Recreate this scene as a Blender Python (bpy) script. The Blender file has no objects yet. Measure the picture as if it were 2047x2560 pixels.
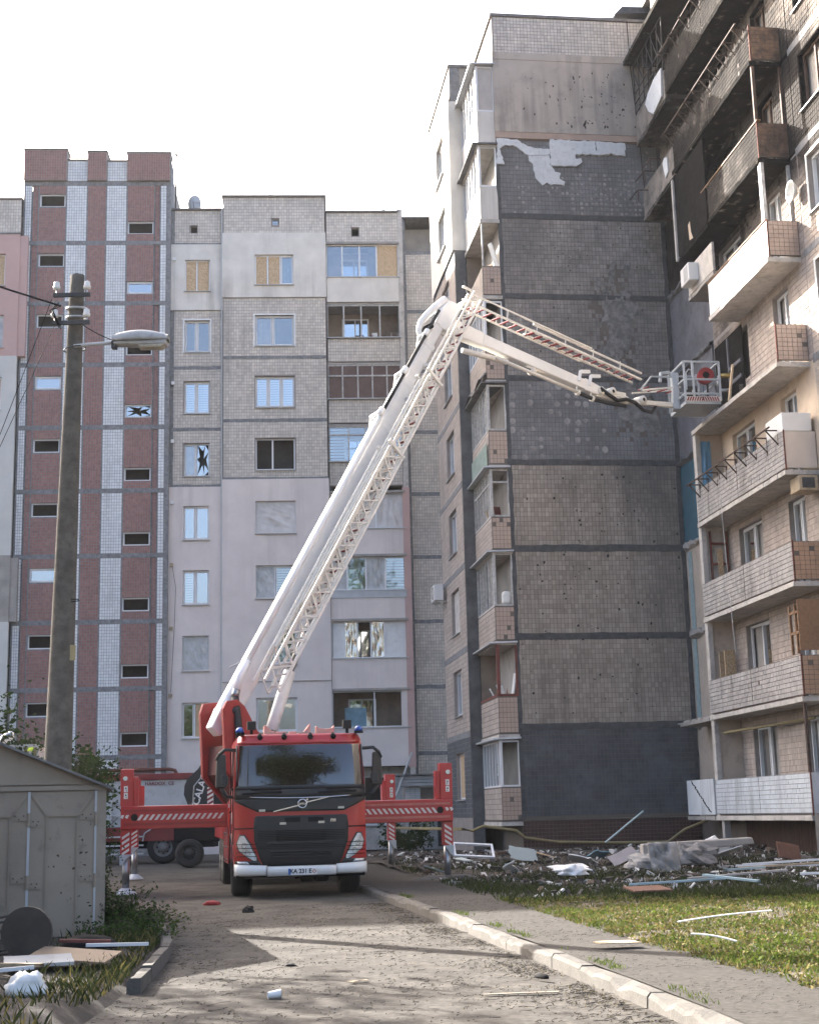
import bpy, bmesh, math, random
from math import sin, cos, pi, radians, sqrt, atan2
from mathutils import Vector, Matrix, noise as mnoise
random.seed(7)
sc = bpy.context.scene
COL = sc.collection
# ------------------------------------------------------------------ camera
PITCH, ROLL, EYE = 0.2043, -0.0253, 1.41
cam_d = bpy.data.cameras.new("camera"); cam = bpy.data.objects.new("camera", cam_d); COL.objects.link(cam)
_f = Vector((0, cos(PITCH), sin(PITCH))); _u0 = Vector((0, -sin(PITCH), cos(PITCH))); _r0 = Vector((1, 0, 0))
_r = _r0*cos(ROLL) + _u0*sin(ROLL); _u = _u0*cos(ROLL) - _r0*sin(ROLL)
M = Matrix.Identity(4)
for i in range(3):
    M[i][0] = _r[i]; M[i][1] = _u[i]; M[i][2] = -_f[i]
M[2][3] = EYE
cam.matrix_world = M
cam_d.sensor_fit = 'HORIZONTAL'; cam_d.sensor_width = 36.0; cam_d.lens = 36.0*3646.2/2047.0
cam_d.clip_start = 0.1; cam_d.clip_end = 3000
sc.camera = cam
# ------------------------------------------------------------------ world, sun, exposure
LDIR = Vector((0.804, -0.903, -0.655)).normalized()          # the way sunlight travels
SUN_EL = math.asin(-LDIR.z)
SUN_AZ = atan2(-LDIR.x, -LDIR.y)                              # from +Y towards +X
w = bpy.data.worlds.new("World"); sc.world = w; w.use_nodes = True
nt = w.node_tree; nt.nodes.clear()
sky = nt.nodes.new('ShaderNodeTexSky'); sky.sky_type = 'NISHITA'; sky.sun_disc = False
sky.sun_elevation = SUN_EL; sky.sun_rotation = SUN_AZ
sky.air_density = .75; sky.dust_density = 7.0; sky.ozone_density = .6; sky.altitude = 100
bg = nt.nodes.new('ShaderNodeBackground'); bg.inputs['Strength'].default_value = 0.15
wo = nt.nodes.new('ShaderNodeOutputWorld')
nt.links.new(sky.outputs[0], bg.inputs[0]); nt.links.new(bg.outputs[0], wo.inputs[0])
sun_d = bpy.data.lights.new("sun", 'SUN'); sun_d.energy = 4.8; sun_d.angle = radians(0.5); sun_d.color = (1.0, 0.95, 0.88)
sun = bpy.data.objects.new("sun", sun_d); COL.objects.link(sun)
sun.rotation_euler = LDIR.to_track_quat('-Z', 'Y').to_euler(); sun.location = (-40, 60, 60)
vs = sc.view_settings
vs.view_transform = 'Standard'; vs.look = 'None'; vs.exposure = 2.25; vs.gamma = 1.0; vs.use_curve_mapping = False
sc.render.engine = 'CYCLES'
sc.cycles.max_bounces = 6; sc.cycles.diffuse_bounces = 3; sc.cycles.glossy_bounces = 3; sc.cycles.transparent_max_bounces = 10
sc.cycles.caustics_reflective = False; sc.cycles.caustics_refractive = False
# ------------------------------------------------------------------ materials
def _new(name):
    m = bpy.data.materials.new(name); m.use_nodes = True
    t = m.node_tree; t.nodes.clear()
    o = t.nodes.new('ShaderNodeOutputMaterial'); b = t.nodes.new('ShaderNodeBsdfPrincipled')
    t.links.new(b.outputs[0], o.inputs[0])
    return m, t, b
def _noise(t, scale, detail=4, rough=.6, coord='world', stretch=None):
    if coord == 'world':
        src = t.nodes.new('ShaderNodeNewGeometry').outputs['Position']
    else:
        src = t.nodes.new('ShaderNodeTexCoord').outputs['Object']
    if stretch:
        mp = t.nodes.new('ShaderNodeMapping'); mp.inputs['Scale'].default_value = stretch
        t.links.new(src, mp.inputs[0]); src = mp.outputs[0]
    n = t.nodes.new('ShaderNodeTexNoise'); n.inputs['Scale'].default_value = scale
    n.inputs['Detail'].default_value = detail; n.inputs['Roughness'].default_value = rough
    t.links.new(src, n.inputs['Vector'])
    return n.outputs['Fac']
def _math(t, op, a, b=None, c=None):
    n = t.nodes.new('ShaderNodeMath'); n.operation = op
    for i, x in enumerate((a, b, c)):
        if x is None: continue
        if isinstance(x, (int, float)): n.inputs[i].default_value = x
        else: t.links.new(x, n.inputs[i])
    return n.outputs[0]
def _ramp(t, fac, lo, hi):
    n = t.nodes.new('ShaderNodeMapRange'); n.clamp = True
    n.inputs['From Min'].default_value = lo; n.inputs['From Max'].default_value = hi
    t.links.new(fac, n.inputs[0]); return n.outputs[0]
def _mix(t, fac, a, b, mode='MIX'):
    n = t.nodes.new('ShaderNodeMix'); n.data_type = 'RGBA'; n.blend_type = mode
    if isinstance(fac, (int, float)): n.inputs[0].default_value = fac
    else: t.links.new(fac, n.inputs[0])
    for i, x in ((6, a), (7, b)):
        if isinstance(x, (tuple, list)): n.inputs[i].default_value = (*x[:3], 1)
        else: t.links.new(x, n.inputs[i])
    return n.outputs[2]
def mat(name, col, rough=.7, metal=0., spec=.4, var=.12, vscale=3., island=0., bump=0., bscale=40., dirt=None, dirtcol=(.05, .045, .04),
        streak=0., soot=None, col2=None, c2=(.45, .55), c2scale=4., coat=0., emit=0., coord='world'):
    """procedural paint/stone/cloth: base colour with broad variation, per-piece tint, grime, streaks and soot"""
    m, t, b = _new(name)
    c = tuple(col)
    if col2:
        n = _noise(t, c2scale, 5, .65, coord); c = _mix(t, _ramp(t, n, *c2), tuple(col), tuple(col2))
    if var:
        n = _noise(t, vscale, 5, .6, coord)
        lo, hi = 1-var, 1+var
        r = t.nodes.new('ShaderNodeMapRange'); t.links.new(n, r.inputs[0])
        r.inputs[1].default_value = .3; r.inputs[2].default_value = .7; r.inputs[3].default_value = lo; r.inputs[4].default_value = hi
        cb = t.nodes.new('ShaderNodeCombineColor')
        for i in range(3): t.links.new(r.outputs[0], cb.inputs[i])
        c = _mix(t, 1., c, cb.outputs[0], 'MULTIPLY')
    if island:
        g = t.nodes.new('ShaderNodeNewGeometry')
        r = t.nodes.new('ShaderNodeMapRange'); t.links.new(g.outputs['Random Per Island'], r.inputs[0])
        r.inputs[3].default_value = 1-island; r.inputs[4].default_value = 1+island
        cb = t.nodes.new('ShaderNodeCombineColor')
        for i in range(3): t.links.new(r.outputs[0], cb.inputs[i])
        c = _mix(t, 1., c, cb.outputs[0], 'MULTIPLY')
    if streak:
        n = _noise(t, 1., 5, .6, coord, (2.2, 2.2, .12)); n2 = _noise(t, .5, 3, .5, coord)
        k = _math(t, 'MULTIPLY', _ramp(t, n, .48, .72), streak); k = _math(t, 'MULTIPLY', k, _ramp(t, n2, .35, .6))
        c = _mix(t, k, c, dirtcol)
    if dirt:
        amt, dsc, lo, hi = dirt
        n = _noise(t, dsc, 8, .7, coord)
        c = _mix(t, _math(t, 'MULTIPLY', _ramp(t, n, lo, hi), amt), c, dirtcol)
    if soot:
        tc = t.nodes.new('ShaderNodeTexCoord'); tot = None
        n1 = _noise(t, 1.1, 6, .65, 'obj'); n2 = _noise(t, 7., 5, .7, 'obj')
        for (cx, cy, cz, rx, ry, rz, s) in soot['spots']:
            a = t.nodes.new('ShaderNodeVectorMath'); a.operation = 'SUBTRACT'; a.inputs[1].default_value = (cx, cy, cz); t.links.new(tc.outputs['Object'], a.inputs[0])
            d = t.nodes.new('ShaderNodeVectorMath'); d.operation = 'DIVIDE'; d.inputs[1].default_value = (rx, ry, rz); t.links.new(a.outputs[0], d.inputs[0])
            l = t.nodes.new('ShaderNodeVectorMath'); l.operation = 'LENGTH'; t.links.new(d.outputs[0], l.inputs[0])
            v = _math(t, 'MULTIPLY', _math(t, 'SUBTRACT', 1.15, l.outputs['Value']), 1.6)
            v = _math(t, 'ADD', v, _math(t, 'MULTIPLY', _math(t, 'SUBTRACT', n1, .5), 1.6))
            v = _math(t, 'ADD', v, _math(t, 'MULTIPLY', _math(t, 'SUBTRACT', n2, .5), .6))
            q = t.nodes.new('ShaderNodeClamp'); t.links.new(v, q.inputs[0])
            v = _math(t, 'MULTIPLY', q.outputs[0], s)
            tot = v if tot is None else _math(t, 'MAXIMUM', tot, v)
        c = _mix(t, tot, c, soot.get('col', (.03, .03, .032)))
    if isinstance(c, tuple): b.inputs['Base Color'].default_value = (*c[:3], 1)
    else: t.links.new(c, b.inputs['Base Color'])
    b.inputs['Roughness'].default_value = rough; b.inputs['Metallic'].default_value = metal
    b.inputs['Specular IOR Level'].default_value = spec
    if coat: b.inputs['Coat Weight'].default_value = coat; b.inputs['Coat Roughness'].default_value = .06
    if emit:
        b.inputs['Emission Color'].default_value = (*col[:3], 1); b.inputs['Emission Strength'].default_value = emit
    if bump:
        n = _noise(t, bscale, 6, .65, coord); bp = t.nodes.new('ShaderNodeBump'); bp.inputs['Strength'].default_value = bump; bp.inputs['Distance'].default_value = .02
        t.links.new(n, bp.inputs['Height']); t.links.new(bp.outputs[0], b.inputs['Normal'])
    return m
def glass_mat(name, tint=(.8, .85, .88), refl=.3, rough=.02, wav=0.02):
    m = bpy.data.materials.new(name); m.use_nodes = True; t = m.node_tree; t.nodes.clear()
    o = t.nodes.new('ShaderNodeOutputMaterial'); tr = t.nodes.new('ShaderNodeBsdfTransparent'); gl = t.nodes.new('ShaderNodeBsdfGlossy')
    tr.inputs[0].default_value = (*tint, 1); gl.inputs['Roughness'].default_value = rough; gl.inputs[0].default_value = (.92, .95, .97, 1)
    fr = t.nodes.new('ShaderNodeFresnel'); fr.inputs[0].default_value = 1.5
    f = _math(t, 'ADD', fr.outputs[0], refl); mx = t.nodes.new('ShaderNodeMixShader')
    cl = t.nodes.new('ShaderNodeClamp'); t.links.new(f, cl.inputs[0]); t.links.new(cl.outputs[0], mx.inputs[0])
    t.links.new(tr.outputs[0], mx.inputs[1]); t.links.new(gl.outputs[0], mx.inputs[2]); t.links.new(mx.outputs[0], o.inputs[0])
    if wav:
        n = _noise(t, 1.5, 2, .5); bp = t.nodes.new('ShaderNodeBump'); bp.inputs['Strength'].default_value = wav; bp.inputs['Distance'].default_value = .05
        t.links.new(n, bp.inputs['Height']); t.links.new(bp.outputs[0], gl.inputs['Normal'])
    return m
def leaf_mat(name, col, var=.35, trans=.35):
    m, t, b = _new(name)
    g = t.nodes.new('ShaderNodeNewGeometry')
    hi = tuple(min(1, x*(1+var)) for x in col); lo = tuple(x*(1-var) for x in col)
    c = _mix(t, g.outputs['Random Per Island'], lo, (hi[0]*1.15, hi[1], hi[2]*.8))
    t.links.new(c, b.inputs['Base Color']); b.inputs['Roughness'].default_value = .75; b.inputs['Specular IOR Level'].default_value = .1
    tl = t.nodes.new('ShaderNodeBsdfTranslucent'); t.links.new(c, tl.inputs[0])
    mx = t.nodes.new('ShaderNodeMixShader'); mx.inputs[0].default_value = trans
    out = [n for n in t.nodes if n.type == 'OUTPUT_MATERIAL'][0]
    t.links.new(b.outputs[0], mx.inputs[1]); t.links.new(tl.outputs[0], mx.inputs[2]); t.links.new(mx.outputs[0], out.inputs[0])
    return m
# ------------------------------------------------------------------ mesh helpers
class MB:
    def __init__(s): s.v = []; s.f = []
    def quad(s, *p):
        n = len(s.v); s.v += [tuple(q) for q in p]; s.f.append(tuple(range(n, n+len(p)))); return s
    def hexa(s, p):                       # 8 points: bottom ring 0-3, top ring 4-7
        n = len(s.v); s.v += [tuple(q) for q in p]
        for f in ((3, 2, 1, 0), (4, 5, 6, 7), (0, 1, 5, 4), (1, 2, 6, 5), (2, 3, 7, 6), (3, 0, 4, 7)): s.f.append(tuple(n+i for i in f))
        return s
    def box(s, x0, x1, y0, y1, z0, z1):
        return s.hexa([(x0, y0, z0), (x1, y0, z0), (x1, y1, z0), (x0, y1, z0), (x0, y0, z1), (x1, y0, z1), (x1, y1, z1), (x0, y1, z1)])
    def bar(s, p, q, w, h=None, up=(0, 0, 1)):
        h = h or w; p = Vector(p); q = Vector(q); d = (q-p).normalized(); up = Vector(up)
        if abs(d.dot(up)) > .98: up = Vector((1, 0, 0)) if abs(d.x) < .9 else Vector((0, 1, 0))
        a = d.cross(up).normalized(); b = a.cross(d)
        r = lambda o: [o-a*w/2-b*h/2, o+a*w/2-b*h/2, o+a*w/2+b*h/2, o-a*w/2+b*h/2]
        return s.hexa(r(p)+r(q))
    def tube(s, pts, r, n=8, caps=True):
        pts = [Vector(p) for p in pts]; rr = r if isinstance(r, (list, tuple)) else [r]*len(pts); base = len(s.v); prev = None
        for i, p in enumerate(pts):
            d = (pts[min(i+1, len(pts)-1)]-pts[max(i-1, 0)]).normalized()
            if prev is None:
                a = d.cross(Vector((0, 0, 1)));
                if a.length < .05: a = d.cross(Vector((0, 1, 0)))
            else: a = prev-d*prev.dot(d)
            a.normalize(); prev = a; b = d.cross(a)
            for k in range(n):
                t = 2*pi*k/n; s.v.append(tuple(p+(a*cos(t)+b*sin(t))*rr[i]))
        for i in range(len(pts)-1):
            for k in range(n):
                a0 = base+i*n; s.f.append((a0+k, a0+(k+1) % n, a0+n+(k+1) % n, a0+n+k))
        if caps:
            s.f.append(tuple(base+k for k in range(n-1, -1, -1))); e = base+(len(pts)-1)*n; s.f.append(tuple(e+k for k in range(n)))
        return s
    def prism(s, poly, fr, d0, d1):       # poly of (a,b); fr(a,b,d)->xyz
        n = len(poly); b = len(s.v)
        s.v += [tuple(fr(x, y, d0)) for x, y in poly]+[tuple(fr(x, y, d1)) for x, y in poly]
        s.f.append(tuple(b+i for i in range(n-1, -1, -1))); s.f.append(tuple(b+n+i for i in range(n)))
        for i in range(n): j = (i+1) % n; s.f.append((b+i, b+j, b+n+j, b+n+i))
        return s
    def grid(s, rows):
        b = len(s.v); m = len(rows[0])
        for r in rows: s.v += [tuple(p) for p in r]
        for i in range(len(rows)-1):
            for j in range(m-1): a = b+i*m+j; s.f.append((a, a+1, a+m+1, a+m))
        return s
    def build(s, name, m, parent=None, smooth=False, bevel=0, solid=0, sub=0, recalc=False, **tagkw):
        me = bpy.data.meshes.new(name); me.from_pydata(s.v, [], s.f); me.update()
        if recalc:
            bm = bmesh.new(); bm.from_mesh(me); bmesh.ops.recalc_face_normals(bm, faces=bm.faces); bm.to_mesh(me); bm.free()
        if m: me.materials.append(m)
        if smooth:
            for p in me.polygons: p.use_smooth = True
        o = bpy.data.objects.new(name, me); COL.objects.link(o)
        if parent: o.parent = parent
        if solid: md = o.modifiers.new('solid', 'SOLIDIFY'); md.thickness = solid; md.offset = 0
        if bevel: md = o.modifiers.new('bevel', 'BEVEL'); md.width = bevel; md.segments = 2; md.limit_method = 'ANGLE'
        if sub: md = o.modifiers.new('sub', 'SUBSURF'); md.levels = sub; md.render_levels = sub
        if tagkw: tag(o, **tagkw)
        return o
def tag(o, label=None, cat=None, group=None, kind=None):
    if label: o['label'] = label
    if cat: o['category'] = cat
    if group: o['group'] = group
    if kind: o['kind'] = kind
    return o
def thing(name, label, cat, loc=(0, 0, 0), rz=0, group=None):
    o = bpy.data.objects.new(name, None); COL.objects.link(o); o.location = loc; o.rotation_euler = (0, 0, rz); o.empty_display_size = .2
    return tag(o, label, cat, group)
def share(o, name, parent, loc=None, rot=None):
    c = bpy.data.objects.new(name, o.data); COL.objects.link(c); c.parent = parent
    if loc is not None: c.location = loc
    if rot is not None: c.rotation_euler = rot
    return c
def text_mesh(txt, size, name, m, parent, mat4, bold=0.0, extrude=.003, align='CENTER'):
    cu = bpy.data.curves.new('txt', 'FONT'); cu.body = txt; cu.size = size; cu.align_x = align; cu.align_y = 'CENTER'; cu.extrude = extrude; cu.offset = bold; cu.resolution_u = 3
    ob = bpy.data.objects.new('txt', cu); COL.objects.link(ob)
    dg = bpy.context.evaluated_depsgraph_get(); me = bpy.data.meshes.new_from_object(ob.evaluated_get(dg)); me.name = name
    me.transform(mat4); bpy.data.objects.remove(ob)
    me.materials.clear(); me.materials.append(m)
    o = bpy.data.objects.new(name, me); COL.objects.link(o); o.parent = parent; return o
def rnd(a, b): return random.uniform(a, b)
# wall helpers: place(u, z, n) -> local xyz, n = outward
def wallgrid(mb, u0, u1, z0, z1, holes, place, depth=.18, n=0.):
    us = sorted({u0, u1, *[h[0] for h in holes], *[h[1] for h in holes]}); zs = sorted({z0, z1, *[h[2] for h in holes], *[h[3] for h in holes]})
    us = [u for u in us if u0 <= u <= u1]; zs = [z for z in zs if z0 <= z <= z1]
    for i in range(len(us)-1):
        for j in range(len(zs)-1):
            cu, cz = (us[i]+us[i+1])/2, (zs[j]+zs[j+1])/2
            if any(h[0] < cu < h[1] and h[2] < cz < h[3] for h in holes): continue
            a, b, c, d = us[i], us[i+1], zs[j], zs[j+1]
            mb.quad(place(a, c, n), place(b, c, n), place(b, d, n), place(a, d, n))
    for h in holes:
        a, b, c, d = h
        if b < u0 or a > u1 or d < z0 or c > z1: continue
        for p, q in (((a, c), (b, c)), ((b, c), (b, d)), ((b, d), (a, d)), ((a, d), (a, c))):
            mb.quad(place(*p, n), place(*q, n), place(*q, n-depth), place(*p, n-depth))
def tiles(mb, u0, u1, z0, z1, place, tw=.12, th=.15, holes=(), d=.012, j=.012, n=0., miss=0., missf=None, jit=.003):
    nu = max(1, round((u1-u0)/tw)); nz = max(1, round((z1-z0)/th)); w_ = (u1-u0)/nu; h_ = (z1-z0)/nz
    for iz in range(nz):
        for iu in range(nu):
            a = u0+iu*w_+j/2; b = a+w_-j; c = z0+iz*h_+j/2; e = c+h_-j
            cu, cz = (a+b)/2, (c+e)/2
            sk = False
            for h in holes:
                if h[0]-.02 < b and a < h[1]+.02 and h[2]-.02 < e and c < h[3]+.02:
                    # clip against the opening
                    if cu < h[0]: b = min(b, h[0]-.01)
                    elif cu > h[1]: a = max(a, h[1]+.01)
                    elif cz < h[2]: e = min(e, h[2]-.01)
                    elif cz > h[3]: c = max(c, h[3]+.01)
                    else: sk = True
            if sk or b-a < .02 or e-c < .02: continue
            if miss and random.random() < miss: continue
            if missf and random.random() < missf(cu, cz): continue
            f = n+d+rnd(-jit, jit); tu = rnd(-jit, jit)*.7; tz = rnd(-jit, jit)*.7
            k = len(mb.v); be = .004
            mb.v += [tuple(place(a, c, n)), tuple(place(b, c, n)), tuple(place(b, e, n)), tuple(place(a, e, n)),
                     tuple(place(a+be, c+be, f-tu-tz)), tuple(place(b-be, c+be, f+tu-tz)), tuple(place(b-be, e-be, f+tu+tz)), tuple(place(a+be, e-be, f-tu+tz))]
            mb.f += [(k+4, k+5, k+6, k+7), (k, k+1, k+5, k+4), (k+1, k+2, k+6, k+5), (k+2, k+3, k+7, k+6), (k+3, k, k+4, k+7)]
def strip(mb, u0, u1, zc, h, place, n=.02, rag=.02, horiz=True, step=.35):
    """uneven mastic seam band standing slightly proud"""
    L = u1-u0; k = max(2, int(abs(L)/step)); lo = []; hi = []
    for i in range(k+1):
        t = u0+L*i/k
        lo.append((t, zc-h/2+rnd(-rag, rag))); hi.append((t, zc+h/2+rnd(-rag, rag)))
    g = (lambda t, z, q: place(t, z, q)) if horiz else (lambda t, z, q: place(z, t, q))
    for q0 in range(k):
        a, b = lo[q0], lo[q0+1]; c, d = hi[q0+1], hi[q0]
        mb.quad(g(*a, n), g(*b, n), g(*c, n), g(*d, n))
        mb.quad(g(*a, 0), g(*b, 0), g(*b, n), g(*a, n)); mb.quad(g(*d, n), g(*c, n), g(*c, 0), g(*d, 0))
# ------------------------------------------------------------------ shared materials
MT = {}
def A(name, *a, **k): MT[name] = mat(name, *a, **k); return MT[name]
A('seam', (.21, .213, .22), .85, var=.25, vscale=6, dirt=(.4, 9, .45, .7))
A('seam_dark', (.075, .078, .082), .85, var=.3, vscale=6)
A('grout', (.28, .25, .23), .9, var=.15)
A('grout_dark', (.15, .128, .112), .9)
A('tile_beige', (.585, .54, .48), .45, island=.13, var=.12, vscale=1.2, streak=.35, dirtcol=(.12, .10, .09))
A('tile_brown', (.275, .145, .122), .45, island=.12, var=.1, vscale=1.5)
A('tile_white', (.68, .70, .71), .35, island=.08, var=.06, vscale=1.5, streak=.25, dirtcol=(.2, .2, .2))
A('tile_side', (.42, .27, .18), .4, island=.14, var=.12, vscale=2)
A('stucco', (.65, .62, .57), .9, var=.1, vscale=1.2, bump=.25, bscale=60, streak=.55, dirtcol=(.17, .155, .14))
A('stucco_pink', (.68, .615, .58), .9, var=.07, vscale=1.0, bump=.25, bscale=60, streak=.25, dirtcol=(.25, .2, .2))
A('stucco_rose', (.50, .34, .31), .9, var=.06, vscale=1.0, bump=.2, bscale=60)
A('stucco_pale', (.55, .55, .52), .9, var=.07, vscale=1.0, bump=.2, bscale=60)
A('concrete', (.33, .31, .285), .9, var=.2, vscale=2.5, bump=.4, bscale=30, dirt=(.5, 5, .5, .75), dirtcol=(.12, .11, .10))
A('concrete_pale', (.50, .47, .43), .9, var=.18, vscale=2.5, bump=.3, bscale=30, dirt=(.55, 4, .5, .72), dirtcol=(.15, .13, .12))
A('concrete_dark', (.12, .12, .12), .9, var=.3, vscale=2.5, bump=.5, bscale=25)
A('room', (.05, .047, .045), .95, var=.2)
A('room_warm', (.24, .19, .15), .95, var=.25, vscale=1.5)
A('pvc', (.72, .73, .74), .35, var=.05, dirt=(.25, 6, .5, .75), dirtcol=(.3, .29, .27))
A('pvc_old', (.50, .50, .49), .6, var=.12, dirt=(.6, 7, .42, .68), dirtcol=(.16, .14, .12))
A('sill', (.42, .43, .44), .45, metal=.2, var=.1)
A('osb', (.56, .42, .27), .8, var=.3, vscale=28, bump=.2, bscale=50, col2=(.44, .31, .18), c2scale=22)
A('film', (.42, .43, .43), .28, spec=.6, var=.25, vscale=2.5)
A('film_pale', (.55, .52, .50), .3, spec=.6, var=.15, vscale=2.5)
A('foil', (.62, .58, .50), .18, metal=.75, var=.2)
A('blind', (.60, .66, .68), .7, var=.05)
A('curtain', (.45, .40, .38), .9, var=.15, vscale=6)
A('curtain_blue', (.22, .36, .44), .9, var=.12, vscale=5)
A('wood', (.24, .135, .07), .7, var=.3, vscale=8, dirt=(.4, 10, .5, .7))
A('wood_pale', (.42, .33, .22), .75, var=.2, vscale=9, dirt=(.3, 10, .5, .7))
A('wood_red', (.17, .045, .035), .6, var=.25, vscale=6, dirt=(.5, 8, .5, .7))
A('rust', (.075, .05, .04), .85, var=.4, vscale=9)
A('rust_red', (.14, .05, .035), .85, var=.35, vscale=9)
A('iron', (.05, .05, .052), .7, var=.3, vscale=8)
A('roof_edge', (.16, .155, .15), .75, var=.3, vscale=4)
A('white_sheet', (.74, .75, .74), .55, var=.06, dirt=(.3, 4, .5, .75), dirtcol=(.35, .32, .28))
A('foam', (.68, .70, .71), .9, var=.08, vscale=4, bump=.6, bscale=45, dirt=(.5, 14, .56, .68), dirtcol=(.2, .2, .2))
A('plastic_white', (.70, .70, .68), .4, var=.04)
A('black', (.012, .012, .013), .8, spec=.1, var=.1)
A('rubber', (.016, .016, .016), .8, var=.2, bump=.2, bscale=60)
MT['glass'] = glass_mat('glass', refl=.22)
MT['glass_sky'] = glass_mat('glass_sky', (.55, .62, .66), refl=.38)
# ================================================================== ground
def lerp_tab(tab, y):
    if y <= tab[0][0]: (a, b), (c, d) = tab[0], tab[1]
    elif y >= tab[-1][0]: (a, b), (c, d) = tab[-2], tab[-1]
    else:
        for i in range(len(tab)-1):
            if tab[i][0] <= y <= tab[i+1][0]: (a, b), (c, d) = tab[i], tab[i+1]; break
    return b+(d-b)*(y-a)/(c-a)
KERB = [(2, 2.55), (10.2, 1.71), (13.57, 1.24), (18.64, .47), (27.6, -1.02), (40, -2.95)]
EDGE = [(2, 3.9), (10.8, 2.80), (12.65, 2.48), (15.73, 2.03), (20, 1.5), (26.14, .71), (40, -1.2)]
LEFT = [(2, -2.2), (12.4, -2.45), (16.26, -2.8), (19, -3.35), (22, -4.2), (24, -7), (26, -18)]
def nz(x, y, s=1., o=0.): return mnoise.noise(Vector((x*s, y*s, o)))
asph = A('asphalt', (.068, .0625, .0555), .95, spec=.12, var=.42, vscale=16, bump=0, dirt=(.75, 1.3, .48, .64), dirtcol=(.036, .031, .027), col2=(.096, .087, .076), c2=(.4, .62), c2scale=1.7)
A('pavement', (.06, .055, .049), .95, spec=.12, var=.36, vscale=20, bump=0, dirt=(.4, 3.5, .5, .7), dirtcol=(.04, .035, .03))
A('soil', (.07, .055, .04), .95, var=.3, vscale=2.2, bump=1., bscale=30, col2=(.17, .145, .10), c2=(.5, .62), c2scale=3)
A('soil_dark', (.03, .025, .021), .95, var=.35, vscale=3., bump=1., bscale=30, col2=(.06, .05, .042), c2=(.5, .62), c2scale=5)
A('kerb', (.10, .092, .081), .9, var=.2, vscale=4, bump=.6, bscale=35, dirt=(.5, 6, .48, .7), dirtcol=(.13, .115, .10))
mb = MB(); mb.quad((-900, -900, -.06), (900, -900, -.06), (900, 900, -.06), (-900, 900, -.06))
mb.build('ground', MT['soil'], kind='structure')
rows = []
for i in range(121):
    y = 2+i*.5; xl = lerp_tab(LEFT, y); xl = max(xl, -26); xr = lerp_tab(KERB, y)+.02
    rows.append([(xl+(xr-xl)*j/24, y, .012*nz(xl+(xr-xl)*j/24, y, .5)+.006*nz(j, i, .9)) for j in range(25)])
mb = MB(); mb.grid(rows); mb.build('road', asph, smooth=True, kind='structure')
rows = []
for i in range(77):
    y = 2+i*.5; xl = lerp_tab(KERB, y)+.13; xr = lerp_tab(EDGE, y)+.12
    rows.append([(xl+(xr-xl)*j/8, y, .125+.012*nz(xl+(xr-xl)*j/8, y, .8, 3)) for j in range(9)])
mb = MB(); mb.grid(rows); mb.build('sidewalk', MT['pavement'], smooth=True, kind='structure')
def lawn_z(x, y):
    t = min(1, max(0, (y-29)/13)); return .11+.13*t+.025*nz(x, y, .7, 7)+.02*nz(x, y, 2.1, 9)+(.12*max(0, nz(x, y, .55, 21)) if y > 31 else 0)
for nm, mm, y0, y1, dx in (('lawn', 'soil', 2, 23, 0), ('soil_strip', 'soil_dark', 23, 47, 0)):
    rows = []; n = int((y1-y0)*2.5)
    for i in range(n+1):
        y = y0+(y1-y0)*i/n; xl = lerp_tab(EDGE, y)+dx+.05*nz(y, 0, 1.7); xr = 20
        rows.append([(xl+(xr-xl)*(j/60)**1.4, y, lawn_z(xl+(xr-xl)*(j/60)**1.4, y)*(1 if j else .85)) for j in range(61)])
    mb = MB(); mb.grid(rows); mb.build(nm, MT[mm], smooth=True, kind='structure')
# verge of earth in front of the garage, with a broken kerb
rows = []
for i in range(37):
    y = 2+i*.5; xr = lerp_tab(LEFT, y)+.06*nz(y, 4, 1.3)
    rows.append([(-14+(xr+14)*(j/30)**.6, y, (.10+.04*nz(-14+(xr+14)*(j/30)**.6, y, .9, 5)) if j < 30 else -.02) for j in range(31)])
mb = MB(); mb.grid(rows); mb.build('verge', MT['soil_dark'], smooth=True, kind='structure')
kroot = bpy.data.objects.new('kerb', None); COL.objects.link(kroot); tag(kroot, kind='structure')
def kerb_line(tab, y0, y1, hgt, wid, gap=.003):
    y = y0
    while y < y1:
        L = 1.0*rnd(.96, 1.02); x0 = lerp_tab(tab, y); x1 = lerp_tab(tab, y+L); d = Vector((x1-x0, L, 0)).normalized(); nrm = Vector((d.y, -d.x, 0))
        p = Vector((x0, y, 0))+d*gap; q = Vector((x0, y, 0))+d*(L-gap); o = rnd(-.005, .005); zt = hgt+rnd(-.012, .012); tilt = rnd(-.02, .02)
        b = MB(); prof = [(0, -.05), (wid, -.05), (wid, zt), (.03, zt), (.006, zt-.03)]
        st = 5; ring = []
        for k in range(st+1):
            c = p+(q-p)*k/st; ch = rnd(0, .06) if random.random() < .5 and 0 < k < st else 0
            ring.append([tuple(c+nrm*(u_+o)+Vector((0, 0, z_+tilt*(k/st-.5)-(ch if i >= 3 else 0)))) for i, (u_, z_) in enumerate(prof)])
        base = 0
        for r in ring: b.v += r
        m_ = len(prof)
        for k in range(st):
            for i in range(m_): j = (i+1) % m_; b.f.append((k*m_+i, k*m_+j, (k+1)*m_+j, (k+1)*m_+i))
        b.f.append(tuple(range(m_))); b.f.append(tuple(st*m_+i for i in range(m_-1, -1, -1)))
        b.build('kerb_stone', MT['kerb'], kroot, recalc=True)
        y += L*d.y
kerb_line(KERB, 4, 38, .118, .14)
kerb_line([(a, b+.03) for a, b in LEFT[1:4]], 12.6, 18.6, .13, .12)
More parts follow.
